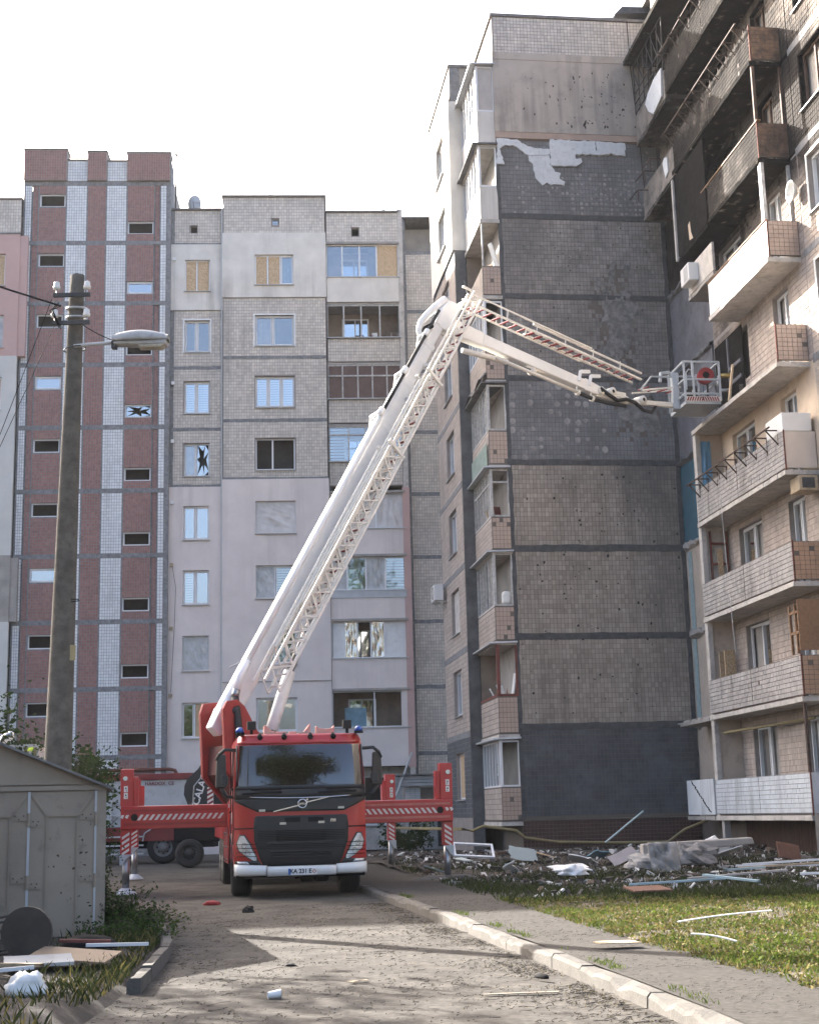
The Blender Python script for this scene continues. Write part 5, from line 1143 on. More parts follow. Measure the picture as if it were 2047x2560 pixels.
# outriggers
def outrigger(s_, y, near=True):
    X = lambda a: s_*a
    bx = lambda m, a, b_, y0, y1, z0, z1: m.box(min(X(a), X(b_)), max(X(a), X(b_)), y0, y1, z0, z1)
    m_ = MB(); bx(m_, .9, 3.26, y-.17, y+.17, 1.25, 1.69); o = m_.build('outrigger', MT['truck_red'], truck, bevel=.015)
    for z in (1.345, 1.60): m2 = MB(); bx(m2, 1.2, 3.2, y-.182, y-.172, z-.022, z+.022); m2.build('beam_rib', MT['truck_red_worn' if s_ > 0 else 'truck_red_matt'], o)
    n = 15; x0 = 1.28
    for q in range(n):
        a = x0+q*.11
        if a+.09 > 2.92: break
        P = lambda x, z: (X(x), y-.1775, z)
        m2 = MB(); k = .075; m2.quad(P(a, 1.525), P(a+.055, 1.525), P(a+.055+k, 1.42), P(a+k, 1.42)) if True else None
        m2.build('warning_stripe', MT['stripe_white'], o)
    for a in (3.1, 3.19): m2 = MB(); m2.quad(*[(X(x), y-.1775, z) for x, z in ((a, 1.525), (a+.05, 1.525), (a+.08, 1.48), (a+.03, 1.45))]); m2.build('warning_stripe', MT['stripe_white'], o)
    m2 = MB(); m2.tube([(X(3.0), y-.18, 1.475), (X(3.0), y-.172, 1.475)], .068, 20); m2.build('rubber_cap', MT['black'], o)
    m2 = MB(); bx(m2, 3.02, 3.27, y-.14, y+.14, 1.69, 2.4); p = m2.build('jack_post', MT['truck_red'], o, bevel=.012)
    m2 = MB(); bx(m2, 2.93, 3.02, y-.12, y+.12, 1.69, 2.25); m2.build('jack_bracket', MT['truck_red'], o, bevel=.012)
    m2 = MB(); m2.tube([(X(3.18), y-.145, 2.22), (X(3.18), y-.165, 2.22)], .045, 14); m2.build('level_eye', MT['chrome'], o)
    for z in (1.83, 1.96):
        m2 = MB(); bx(m2, 3.13, 3.205, y-.1435, y-.1405, z, z+.115); m2.build('warning_sticker', MT['sticker'], o)
        m2 = MB(); m2.quad((X(3.15), y-.145, z+.055), (X(3.185), y-.145, z+.055), (X(3.1675), y-.145, z+.1)); m2.quad((X(3.145), y-.145, z+.015), (X(3.17), y-.145, z+.015), (X(3.16), y-.145, z+.045)); m2.build('sticker_pictogram', MT['black'], o)
    m2 = MB(); bx(m2, 3.06, 3.26, y-.11, y+.11, .78, 1.25); lg_ = m2.build('jack_leg', MT['truck_red'], o, bevel=.01)
    for q in range(4):
        z = .85+.1*q; m2 = MB(); m2.quad(*[(X(x), y-.114, zz) for x, zz in ((3.09, z), (3.09, z+.05), (3.23, z-.04), (3.23, z-.09+.0))]); m2.build('warning_stripe', MT['stripe_white'], o)
    m2 = MB(); m2.prism([(3.05, .78), (3.27, .78), (3.27, .58), (3.23, .58), (3.14, .70)], lambda a, b, d: (X(a), y-.12+d, b), 0, .02); m2.build('jack_shield', MT['grey_paint'], o)
    m2 = MB(); m2.tube([(X(3.15), y, .1), (X(3.15), y, .8)], .072, 16); m2.build('jack_ram', MT['steel'], o, smooth=True)
    m2 = MB(); m2.tube([(X(3.15), y, .03), (X(3.15), y, .06), (X(3.15), y, .15)], [.22, .2, .08], 14); m2.build('jack_foot', MT['grey_paint'], o)
    return o
for y in (2.7, 10.3):
    for s_ in (-1, 1): outrigger(s_, y)
# ---- superstructure and boom, laid out along the boom's own axes
def bw_(mb, *a, **k):
    mb.v = [tuple(TINV @ Vector(p)) for p in mb.v]; return mb.build(*a, **k)
Bp = Vector((-4.02, 31.38, 3.62)); E_ = Vector((1.05, 35.5, 14.02)); LB = (E_-Bp).length
d_ = (E_-Bp).normalized(); s_ax = Vector((d_.y, -d_.x, 0)).normalized(); n_ax = s_ax.cross(d_)
def BQ(t, s, n): return Bp+d_*t+s_ax*s*.66+n_ax*n*.70
def LQ(t, s, n): return Bp+d_*t+s_ax*(s*.86-.02)+n_ax*(n*.95+.02)
PROF = [(-.20, -.36), (.20, -.36), (.27, -.27), (.28, .20), (.22, .31), (.12, .36), (-.12, .36), (-.22, .31), (-.28, .20), (-.27, -.27)]
def bsec(t0, t1, k, nm, t0k=None):
    mb = MB(); pr0 = [(a*k, b*k) for a, b in PROF]; ring = []
    for t in (t0, t1): ring.append([BQ(t, a, b) for a, b in pr0])
    m = len(pr0); mb.v = [tuple(p) for r in ring for p in r]
    for i in range(m): j = (i+1) % m; mb.f.append((i, j, m+j, m+i))
    mb.f.append(tuple(range(m-1, -1, -1))); mb.f.append(tuple(range(m, 2*m)))
    return bw_(mb, nm, MT['boom_white'], truck, bevel=.03, smooth=False)
bsec(-.1, .675*LB, 1.0, 'boom_section'); bsec(.66*LB, .79*LB, .86, 'boom_section'); bsec(.78*LB, .90*LB, .74, 'boom_section'); bsec(.89*LB, 1.0*LB, .63, 'boom_section')
for t, k in ((.675, 1.06), (.79, .92), (.90, .80)):
    mb = MB(); pr0 = [(a*k, b*k) for a, b in PROF]; m = len(pr0)
    for tt in (t*LB-.14, t*LB+.03):
        mb.v += [tuple(BQ(tt, a, b)) for a, b in pr0]
    for i in range(m): j = (i+1) % m; mb.f.append((i, j, m+j, m+i))
    mb.f.append(tuple(range(m-1, -1, -1))); mb.f.append(tuple(range(m, 2*m))); bw_(mb, 'boom_collar', MT['boom_white'], truck, bevel=.02)
    mb = MB(); mb.tube([BQ(t*LB-.12, -.34*k, .2*k), BQ(t*LB+.02, -.1*k, .46*k), BQ(t*LB+.12, .3*k, .46*k)], .05, 8); mb.tube([BQ(t*LB, .33*k, .44*k), BQ(t*LB+.2, .33*k, .44*k)], .08, 12); bw_(mb, 'pipe_clamp', MT['boom_white'], truck, smooth=True)
# foot of the boom: wedge
mb = MB(); mb.hexa([BQ(-.55, -.22, -.1), BQ(-.55, .22, -.1), BQ(-.1, .27, -.36), BQ(-.1, -.27, -.36), BQ(-.5, -.2, .30), BQ(-.5, .2, .30), BQ(0, .25, .35), BQ(0, -.25, .35)]); bw_(mb, 'boom_foot', MT['boom_white'], truck, bevel=.03)
# water main beside the boom: white below, dark sliding tubes above
mb = MB(); mb.tube([BQ(1.15, .33, .36), BQ(.68*LB, .33, .40)], .06, 12); bw_(mb, 'water_main', MT['boom_white'], truck, smooth=True)
mb = MB(); mb.tube([BQ(.68*LB, .32, .40), BQ(.80*LB, .31, .38), BQ(.975*LB, .26, .34)], .045, 10); bw_(mb, 'sliding_pipe', MT['hose_black'], truck, smooth=True)
mb = MB(); mb.tube([BQ(1.15, .33, .36), BQ(.75, .36, .36), BQ(.4, .42, .25)], .09, 10); bw_(mb, 'pipe_elbow', MT['boom_white'], truck, smooth=True)
mb = MB(); mb.tube([BQ(.45, .42, .27), BQ(.28, .42, .19)], .09, 10); bw_(mb, 'hose_coupling', MT['steel'], truck, smooth=True)
mb = MB(); q0 = BQ(.3, .42, .2); mb.tube([q0, q0+s_ax*.18+Vector((-.06, 0, -.3)), q0+s_ax*.32+Vector((-.08, 0, -.8)), q0+s_ax*.34+Vector((.05, 0, -1.5))], .085, 10); bw_(mb, 'supply_hose', MT['hose_black'], truck, smooth=True)
mb = MB(); mb.tube([BQ(1.05, .0, .3)-Vector((.25, 0, 0)), BQ(1.1, .1, .44), BQ(1.15, .4, .44), BQ(1.1, .44, .3)], .016, 6); bw_(mb, 'pipe_strap', MT['steel'], truck)
q0 = Vector((-3.3, 31.6, 2.9)); mb = MB(); mb.tube([q0+Vector((-.35, 0, -.3)), q0+Vector((-.2, -.1, .15)), q0+Vector((.25, -.2, .28)), q0+Vector((.75, -.3, .1)), q0+Vector((1.0, -.35, -.3))], .075, 9); bw_(mb, 'supply_hose', MT['hose_black'], truck, smooth=True)
# turret cheeks, turntable, pivot
hd = Vector((d_.x, d_.y, 0)).normalized()
def HQ(a, s, z): return Bp+hd*a+s_ax*s+Vector((0, 0, z))
for s0, s1, pol in ((.36, .46, [(-.36, .05), (-.26, .22), (.0, .26), (.18, .12), (.5, -.4), (1.9, -1.25), (1.9, -2.0), (.35, -2.0), (-.3, -1.2)]), (-.46, -.36, [(-.42, .0), (-.34, .22), (.05, .26), (.4, -.15), (1.6, -1.1), (1.6, -2.0), (.3, -2.0), (-.35, -1.35)])):
    mb = MB(); mb.prism(pol, lambda a, b, d: HQ(a, d, b), s0, s1); bw_(mb, 'turret_cheek', MT['truck_red_matt'], truck, bevel=.02)
mb = MB(); mb.prism([(-.2, -.7), (.9, -1.2), (1.5, -2.0), (.3, -2.0), (-.25, -1.3)], lambda a, b, d: HQ(a, d, b), -.36, .36); bw_(mb, 'turret_core', mat('turret_dark', (.10, .02, .018), .6, var=.3), truck)
mb = MB(); mb.tube([HQ(-.05, -.5, .02), HQ(-.05, .49, .02)], .09, 16); bw_(mb, 'boom_pivot', MT['truck_black'], truck, smooth=True)
mb = MB(); mb.tube([HQ(1.0, 0, -2.1), HQ(1.0, 0, -1.75)], .85, 28); bw_(mb, 'turntable', MT['truck_red_matt'], truck, smooth=False)
# lift ram
c0 = Vector((-3.28, 32.03, 2.95)); c1 = Vector((-2.81, 32.4, 4.56)); c2 = Vector((-2.19, 32.9, 6.12)); of = s_ax*.1
mb = MB(); mb.tube([c0+of, c1+of], .135, 16); lr = bw_(mb, 'lift_ram', MT['boom_white'], truck, smooth=True)
mb = MB(); mb.tube([c1+of, c2+of], .085, 14); bw_(mb, 'ram_rod', MT['steel'], lr, smooth=True)
mb = MB(); mb.tube([c2+of-s_ax*.15, c2+of+s_ax*.15], .12, 14); bw_(mb, 'ram_eye', MT['boom_cream'], lr, smooth=True); mb = MB(); mb.tube([c2+of+s_ax*.151, c2+of+s_ax*.155], .07, 12); bw_(mb, 'ram_pin', MT['black'], lr)
mb = MB(); mb.hexa([c2-d_*.3-s_ax*.05, c2-d_*.3+s_ax*.3, c2+d_*.8+s_ax*.3, c2+d_*.8-s_ax*.05, BQ(3.0, -.1, -.34), BQ(3.0, .26, -.34), BQ(4.4, .26, -.34), BQ(4.4, -.1, -.34)]); bw_(mb, 'ram_bracket', MT['boom_cream'], truck)
# ladder on the side of the boom
def ladder(t0, t1, sa, sb, n0, n1, step, fr, nm, rungs=True, bar=.045, m='boom_cream', zig=True, rm='rung_red'):
    """fr(t,s,n): two trussed sides (stringers, braces) and rungs, each a sub-part"""
    root = None
    for s in (sb, sa):
        for n, w_ in ((n0, bar*1.5), (n1, bar)):
            mb = MB(); mb.bar(fr(t0, s, n), fr(t1, s, n), w_, bar*1.1, tuple(n_ax));
            if root is None: root = bw_(mb, nm, MT[m], truck)
            else: bw_(mb, 'stringer', MT[m], root)
        k = max(2, int((t1-t0)/step)); L = (t1-t0)/k
        if zig:
            for q in range(k):
                a = t0+L*q; mb = MB(); mb.bar(fr(a, s, n0), fr(a+L*.5, s, n1), bar*.7); bw_(mb, 'brace', MT[m], root)
                mb = MB(); mb.bar(fr(a+L*.5, s, n1), fr(a+L, s, n0), bar*.7); bw_(mb, 'brace', MT[m], root)
    if rungs:
        k = int((t1-t0)/.30)
        for q in range(k): t = t0+.15+.30*q; mb = MB(); mb.tube([fr(t, sa, n0+.02), fr(t, sb, n0+.02)], .026, 6); bw_(mb, 'rung', MT[rm], root)
    return root
ladder(.75, .60*LB, .56, 1.08, -.46, .0, .62, LQ, 'ladder', rm='boom_cream')
ladder(1.7, .79*LB, .62, 1.02, -.43, -.06, .62, LQ, 'ladder', rm='boom_cream')
ladder(2.9, 1.035*LB, .68, .96, -.40, -.10, .55, LQ, 'ladder')
for t in (.60*LB, .79*LB): mb = MB(); mb.bar(LQ(t, .56, -.46), LQ(t+.05, .56, .06), .06); mb.bar(LQ(t, 1.08, -.5), LQ(t+.12, 1.08, .1), .07); mb.bar(LQ(t, .5, -.46), LQ(t, 1.15, -.46), .06); bw_(mb, 'ladder_end', MT['boom_cream'], truck)
for q in range(9): t = 1.2+q*1.15; mb = MB(); mb.bar(BQ(t, .25, -.2), BQ(t, .6, -.3), .07); bw_(mb, 'ladder_bracket', MT['boom_cream'], truck)
mb = MB(); mb.bar(BQ(1.2, .285, -.32), BQ(.66*LB, .285, -.32), .03, .05); bw_(mb, 'boom_rail', MT['boom_cream'], truck)
# elbow
mb = MB(); mb.tube([BQ(LB*.905, -.1, .28), BQ(LB*.915, -.1, .50), BQ(LB*.935, -.1, .58), BQ(LB*.96, -.08, .52), BQ(LB*.99, -.05, .38), BQ(LB*1.02, .0, .2)], [.06, .075, .085, .09, .10, .11], 10); bw_(mb, 'elbow_casting', MT['boom_white'], truck, smooth=True)
mb = MB(); mb.prism([(LB*.95, -.2), (LB*.95, .2), (LB*.99, .26), (LB*1.02, .1), (LB*1.03, -.35), (LB*.99, -.5), (LB*.955, -.35)], lambda a, b, d: BQ(a, d, b), -.18, .22); bw_(mb, 'elbow_plate', MT['boom_white'], truck, bevel=.04)
mb = MB(); mb.tube([BQ(LB*.93, -.30, .33), BQ(LB*.93, .32, .33)], .07, 10); bw_(mb, 'elbow_pin', MT['black'], truck)
# jib (flying boom)
J0 = Vector((1.1, 35.6, 13.62)); J1 = Vector((5.2, 38.85, 12.76)); jd = (J1-J0).normalized(); js = Vector((jd.y, -jd.x, 0)).normalized(); jn = js.cross(jd); LJ = (J1-J0).length
def JQ(t, s, n): return J0+jd*t+js*s*.75+jn*n*.74
def jbox(t0, t1, w0, h0, w1, h1, nm, m='boom_white', bev=.03, c=0.):
    mb = MB(); mb.hexa([JQ(t0, -w0, -h0+c), JQ(t0, w0, -h0+c), JQ(t0, w0, h0+c), JQ(t0, -w0, h0+c), JQ(t1, -w1, -h1+c), JQ(t1, w1, -h1+c), JQ(t1, w1, h1+c), JQ(t1, -w1, h1+c)]); return bw_(mb, nm, MT[m], truck, bevel=bev)
jbox(-.15, 1.1, .2, .30, .19, .25, 'jib'); jbox(1.1, LJ-.25, .18, .22, .17, .19, 'jib'); jbox(LJ-.5, LJ+.12, .19, .24, .17, .17, 'jib_head')
mb = MB(); mb.tube([JQ(.1, -.23, 0), JQ(.1, .23, 0)], .2, 18); bw_(mb, 'jib_hub', MT['boom_white'], truck, smooth=False, bevel=.02)
mb = MB(); mb.tube([JQ(.55, .02, -.66), JQ(2.05, .02, -.38)], .075, 12); jr = bw_(mb, 'jib_ram', MT['boom_cream'], truck, smooth=True)
mb = MB(); mb.tube([JQ(2.05, .02, -.38), JQ(2.95, .02, -.33)], .05, 10); bw_(mb, 'ram_rod', MT['hose_black'], jr, smooth=True)
mb = MB(); mb.tube([JQ(2.95, -.12, -.32), JQ(2.95, .14, -.32)], .09, 12); bw_(mb, 'ram_eye', MT['boom_cream'], jr, smooth=True)
mb = MB(); mb.hexa([JQ(2.7, -.1, -.3), JQ(2.7, .1, -.3), JQ(3.6, .1, -.2), JQ(3.6, -.1, -.2), JQ(2.7, -.1, -.18), JQ(2.7, .1, -.18), JQ(3.6, .1, -.18), JQ(3.6, -.1, -.18)]); bw_(mb, 'ram_bracket', MT['boom_cream'], truck)
mb = MB(); mb.tube([JQ(1.6, .12, -.45), JQ(4.6, .12, -.42)], .05, 8); bw_(mb, 'water_pipe', MT['boom_cream'], truck, smooth=True)
mb = MB(); mb.tube([JQ(4.6, .12, -.42), JQ(5.2, .14, -.44), JQ(5.7, .16, -.36), JQ(6.4, .18, -.18)], .06, 8); bw_(mb, 'supply_hose', MT['hose_black'], truck, smooth=True)
for t in (4.55, 5.1): mb = MB(); mb.tube([JQ(t, .12, -.43), JQ(t+.08, .12, -.43)], .085, 10); mb.bar(JQ(t, .1, -.4), JQ(t, .1, -.2), .04); bw_(mb, 'pipe_clamp', MT['boom_cream'], truck)
# knuckle and link to the platform
KQ = b2w(3.88, -5.35, 12.78); K1 = Vector((6.05, 39.5, 12.62))
mb = MB(); mb.bar(J1+Vector((.0, 0, -.1)), K1, .16, .16); bw_(mb, 'platform_link', MT['boom_cream'], truck, bevel=.02)
mb = MB(); mb.bar(J1+Vector((-.1, -.05, .05)), K1+Vector((.1, .1, .2)), .10, .12); mb.bar(K1, KQ+Vector((0, 0, -.05)), .14, .14); bw_(mb, 'platform_link', MT['boom_cream'], truck, bevel=.02)
for p in (J1+Vector((.1, .05, -.02)), K1, K1+Vector((.55, .35, .1)), J1+Vector((.45, .3, .02))): mb = MB(); mb.tube([p-js*.16, p+js*.16], .12, 14); jj = bw_(mb, 'knuckle', MT['boom_cream'], truck, smooth=True); mb = MB(); mb.tube([p+js*.161, p+js*.165], .05, 10); bw_(mb, 'knuckle_pin', MT['black'], jj)
mb = MB(); mb.tube([JQ(LJ+.05, .2, .08), JQ(LJ+.35, .24, -.05), JQ(LJ+.7, .26, -.15), JQ(LJ+1.05, .26, .05), JQ(LJ+1.4, .26, .08), JQ(LJ+1.75, .26, -.08), JQ(LJ+2.1, .24, -.02), JQ(LJ+2.3, .2, .35), JQ(LJ+2.1, .1, .7)], .055, 8); bw_(mb, 'supply_hose', MT['hose_black'], truck, smooth=True)
# ladder of the jib
G0 = Vector((1.62, 35.95, 14.28)); G1 = Vector((6.55, 39.95, 13.30)); gd = (G1-G0).normalized(); gs = Vector((gd.y, -gd.x, 0)).normalized(); gn = gs.cross(gd); LG = (G1-G0).length
def GQ(t, s, n): return G0+gd*t+gs*s+gn*n
ladder(0, LG*.68, -.22, .22, 0, .26, .9, GQ, 'jib_ladder', zig=False, bar=.035); ladder(LG*.34, LG, -.18, .18, .03, .22, .9, GQ, 'jib_ladder', zig=False, bar=.045)
for q in range(6):
    t = .15+q*LG/6
    for s in (-.26, .26): mb = MB(); mb.bar(GQ(t, s*.85, 0), GQ(t, s*.85, .26), .028); bw_(mb, 'handrail_post', MT['boom_cream'], truck)
for t in (LJ-.75, LJ-.35):
    a = JQ(t, .19, .0); b_ = JQ(t, .24, .36); c = JQ(t+.35, .22, .52)
    mb = MB(); mb.bar(a, b_, .07, .09); mb.bar(b_, c, .07, .09); bw_(mb, 'ladder_hanger', MT['boom_white'], truck)
mb = MB(); mb.bar(GQ(-.1, -.2, .05), BQ(LB*1.03, .7, -.3), .07); mb.bar(GQ(0, .26, .32), GQ(-.35, .2, .36), .05); bw_(mb, 'ladder_hinge', MT['boom_cream'], truck)
# small bridge ladder to the platform
mb = MB(); p0 = GQ(LG+.1, 0, -.05); p1 = b2w(3.9, -5.3, 13.25)
for s in (-.2, .2): mb.bar(p0+js*s+Vector((-.05, 0, -.2)), p1+js*s, .045)
bw_(mb, 'bridge_ladder', MT['boom_cream'], truck)
for q in range(4): pp0 = p0.lerp(p1, (q+.5)/4); mb = MB(); mb.tube([pp0-js*.2+Vector((0, 0, -.1)), pp0+js*.2+Vector((0, 0, -.1))], .024, 6); bw_(mb, 'rung', MT['rung_red'], truck)
mb = MB(); mb.bar(p0+js*.2+Vector((-.1, 0, -.2)), p0+js*.2+Vector((.25, .2, .25)), .04); mb.bar(p0+js*.2+Vector((.25, .2, .25)), p1+js*.2+Vector((-.1, 0, .3)), .04); mb.tube([p1+Vector((-.5, -.35, .1)), p1+Vector((-.45, -.3, .38)), p1+Vector((-.2, -.15, .45)), p1+Vector((0, 0, .3))], .05, 7); bw_(mb, 'bridge_rail', MT['grey_paint'], truck)
# ---- platform (cage), aligned with the balconies
pz = 12.66; u0, u1, v0, v1 = 3.90, 4.93, -6.15, -4.72; zt = pz+1.14
W = lambda u, v, z: b2w(u, v, z)
mb = MB(); mb.hexa([W(u0, v0, pz-.1), W(u1, v0, pz-.1), W(u1, v1, pz-.1), W(u0, v1, pz-.1), W(u0, v0, pz), W(u1, v0, pz), W(u1, v1, pz), W(u0, v1, pz)]); cage = bw_(mb, 'platform', MT['grey_paint'], truck)
for (a, b_) in (((u0, v0), (u1, v0)), ((u1, v0), (u1, v1)), ((u1, v1), (u0, v1)), ((u0, v1), (u0, v0))):
    for z in (zt, pz+.62, pz+.2): mb = MB(); mb.bar(W(*a, z), W(*b_, z), .05); bw_(mb, 'cage_rail', MT['grey_paint'], cage)
for (u, v) in ((u0, v0), (u1, v0), (u1, v1), (u0, v1), (u0+.26, v0), ((u0+u1)/2, v1)): mb = MB(); mb.bar(W(u, v, pz), W(u, v, zt), .055); bw_(mb, 'cage_post', MT['grey_paint'], cage)
for q in range(14):
    a = u0+.02+(u1-u0-.04)*q/14; k = .05; mb = MB(); mb.quad(W(a, v0-.03, pz-.02), W(a+.045, v0-.03, pz-.02), W(a+.045+(k if q < 7 else -k), v0-.03, pz+.1), W(a+(k if q < 7 else -k), v0-.03, pz+.1)); bw_(mb, 'warning_stripe', MT['rung_red'] if q % 2 == 0 else MT['rung_red'], cage)
mb = MB(); mb.hexa([W(u0, v0-.028, pz-.03), W(u1, v0-.028, pz-.03), W(u1, v0, pz-.03), W(u0, v0, pz-.03), W(u0, v0-.028, pz+.11), W(u1, v0-.028, pz+.11), W(u1, v0, pz+.11), W(u0, v0, pz+.11)]); bw_(mb, 'toe_board', MT['stripe_white'], cage)
mb = MB(); mb.tube([W(4.68, -5.7, zt-.28)+Vector((0, -.1, 0)), W(4.68, -5.7, zt-.28)+Vector((0, .12, 0))], .23, 22); rl = bw_(mb, 'hose_reel', mat('reel_red', (.32, .03, .03), .5), cage)
mb = MB(); mb.tube([W(4.68, -5.7, zt-.28)+Vector((0, -.11, 0)), W(4.68, -5.7, zt-.28)+Vector((0, -.105, 0))], .1, 16); bw_(mb, 'reel_hub', MT['black'], rl)
mb = MB(); mb.tube([W(4.95, -6.1, pz+.75), W(5.25, -6.25, pz+.72)], .07, 12); mn = bw_(mb, 'water_monitor', MT['brass'], cage, smooth=True); mb = MB(); mb.tube([W(4.9, -6.0, pz+.3), W(4.95, -6.1, pz+.75)], .06, 10); mb.tube([W(4.95, -6.15, pz+.3), W(5.2, -6.2, pz+.3)], .05, 10); bw_(mb, 'monitor_pipe', MT['steel'], mn, smooth=True)
mb = MB(); mb.bar(W(4.25, -5.6, pz+.2), W(4.25, -5.6, pz+.55), .25, .3); cb_ = bw_(mb, 'control_box', MT['truck_black'], cage); mb = MB(); mb.bar(W(4.25, -5.76, pz+.35), W(4.25, -5.76, pz+.42), .06, .02); bw_(mb, 'display', MT['sticker'], cb_)
for u in (4.5, 4.6, 4.75): mb = MB(); mb.tube([W(u, -5.5, pz), W(u+.05, -5.5, pz+.6), W(u, -5.4, pz+1.0)], .03, 6); bw_(mb, 'cage_pipe', MT[random.choice(['steel', 'hose_black', 'grey_paint'])], cage)
mb = MB(); mb.bar(W(u0-.05, -5.4, pz-.1), W(u0-.05, -5.4, pz+1.0), .35, .2); bw_(mb, 'platform_mount', MT['grey_paint'], cage, bevel=.03)
mb = MB(); mb.tube([W(4.62, v1, zt), W(4.62, v1, zt+.42)], .02, 6); bw_(mb, 'cage_mast', MT['grey_paint'], cage)
mb = MB(); mb.tube([W(u0+.04, v0-.04, pz+.3), W(u0+.04, v0-.04, pz+.8), W(u0+.12, v0-.05, pz+.9), W(u0+.24, v0-.04, pz+.85), W(u0+.26, v0-.04, pz+.2)], .02, 6); bw_(mb, 'gate_rail', MT['grey_paint'], cage)
# pad under the near right jack
fp = T0+Vector((cos(TH)*3.15-sin(TH)*2.7, sin(TH)*3.15+cos(TH)*2.7, .0))
A('pad', (.035, .037, .04), .7, var=.2, bump=.4, bscale=15)
pad = MB().hexa([(-.75, -.4, .12), (.55, -.45, .12), (.65, .35, .12), (-.6, .35, .12), (-.5, -.25, .19), (.35, -.3, .2), (.4, .2, .2), (-.4, .2, .19)]).build('outrigger_pad', MT['pad']); pad.location = (fp.x, fp.y, 0); tag(pad, 'dark sheet spread under the near right outrigger jack', 'pad')
# ================================================================== utility pole, lamp, wires
A('pole_concrete', (.115, .102, .086), .95, var=.3, vscale=5, bump=1., bscale=45, dirt=(.6, 9, .48, .66), dirtcol=(.06, .055, .045))
pole = thing('utility_pole', 'tall weathered concrete utility pole with two crossarms behind the garage', 'utility pole', (-5.37, 22, 0))
mb = MB(); rings = []
for i in range(25):
    t = i/24; z = 9.96*t; w_ = .235-.12*t; cx = .17*t; r = []
    for k in range(12):
        a = 2*pi*k/12; rr = w_*(1+.02*nz(k, i, .9, 2)); ca_, sa_ = cos(a), sin(a); q = 1/max(abs(ca_), abs(sa_))**.55; r.append((cx+rr*q*ca_*.96, rr*q*sa_*.8, z+(.03*nz(k, 3, 1.3) if i == 24 else 0)))
    r.append(r[0]); rings.append(r)
mb.grid(rings); mb.f.append(tuple(24*13+k for k in range(12))); mb.build('shaft', MT['pole_concrete'], pole, smooth=True)
for z, x0, x1 in ((9.57, -.16, .42), (9.11, -.18, .42)):
    mb = MB(); mb.bar((x0, -.18, z), (x1, -.18, z), .05, .06); ca2 = mb.build('crossarm', MT['iron'], pole)
    for x in (x0+.05, x1-.05):
        mb = MB(); mb.tube([(x, -.18, z), (x, -.18, z+.12)], .012, 6); mb.build('insulator_pin', MT['steel'], ca2)
        mb = MB(); rows = [[(x+r*cos(t), -.18+r*sin(t), z+zz) for t in [2*pi*i/12 for i in range(13)]] for (zz, r) in ((.09, .02), (.1, .055), (.14, .06), (.16, .045), (.18, .05), (.21, .045), (.235, .0))]; mb.grid(rows); mb.build('insulator', MT['plastic_white'], ca2, smooth=True)
for z in (9.4, 9.25): MB().tube([(.17+.16*cos(t), .15*sin(t), z+.02*sin(t)) for t in [2*pi*i/14 for i in range(15)]], .018, 5).build('band', MT['sill'], pole)
for i in range(6): MB().tube([(-.1+rnd(-.06, .06), -.17, 9.5-rnd(0, .2)), (-.16+rnd(-.08, .05), -.25, 9.3), (-.08+rnd(-.05, .1), -.2, 9.1-rnd(0, .1))], .007, 4).build('jumper_wire', MT['black'], pole)
m_ = MB(); m_.box(.23, .31, -.2, -.17, 3.79, 4.02); m_.build('number_plate', MT['pipe_yellow'], pole)
MB().tube([(.2, -.1, 4.73), (.32, -.12, 4.72), (.34, -.12, 4.70), (.2, -.1, 4.69)], .008, 4).build('wire_loop', MT['black'], pole)
lamp = thing('street_lamp', 'grey street lamp head on a short arm clamped to the utility pole', 'street lamp', (-5.37, 22, 8.77))
MB().tube([(.16, -.1, -.02), (.4, -.1, .0), (.82, -.1, .02)], .03, 8).build('arm', MT['sill'], lamp, smooth=True)
MB().tube([(.155+.17*cos(t), .165*sin(t), -.04+.03*cos(t)) for t in [2*pi*i/16 for i in range(17)]], .012, 5).build('clamp_ring', MT['iron'], lamp)
A('lamp_shell', (.36, .36, .35), .5, var=.12, vscale=8, dirt=(.35, 9, .5, .7))
rows = []
for i in range(15):
    t = i/14; x = .78+.87*t; w_ = .13*sin(pi*min(1, .18+.62*t))**.6+.02; up = .06+.13*sin(pi*(.15+.75*t)); r = []
    for k in range(11):
        a = pi*k/10; r.append((x, -.1-w_*cos(a), .02+up*sin(a)))
    rows.append(r)
mb = MB().grid(rows); mb.f.append(tuple(range(11))); mb.f.append(tuple(14*11+k for k in range(10, -1, -1))); mb.build('housing', MT['lamp_shell'], lamp, smooth=True, solid=.01)
mb = MB(); mb.hexa([(.8, -.2, -.03), (1.62, -.22, -.06), (1.62, .02, -.06), (.8, 0, -.03), (.8, -.2, .03), (1.64, -.23, .02), (1.64, .03, .02), (.8, 0, .03)]); mb.build('under_tray', MT['lamp_shell'], lamp, bevel=.02)
mb = MB(); mb.hexa([(1.2, -.2, -.09), (1.55, -.2, -.1), (1.55, 0, -.1), (1.2, 0, -.09), (1.18, -.21, -.05), (1.6, -.22, -.05), (1.6, .02, -.05), (1.18, .01, -.05)]); mb.build('lens', mat('lamp_glass', (.42, .40, .33), .15, var=.2, vscale=20), lamp, bevel=.02)
m_ = MB(); m_.box(.76, .84, -.16, -.04, -.08, .03); m_.build('socket', MT['iron'], lamp)
cable('overhead_wire', 'thick twisted overhead wire reaching the pole from the left edge', [(-13, 20.5, 12.6), (-5.4, 21.8, 9.38)], .017, .25)
cable('overhead_wire', 'thin wire slanting steeply down left from the upper crossarm', [(-5.55, 21.8, 9.5), (-7.6, 22.5, 4.4)], .006, .05)
cable('overhead_wire', 'thin wire slanting steeply down left from the lower crossarm', [(-5.5, 21.8, 9.05), (-7.0, 21.5, 5.2)], .006, .05)
cable('overhead_wire', 'short thin wire from the lower crossarm to the lamp', [(-5.05, 21.8, 9.06), (-4.6, 21.9, 8.83)], .008, .02)
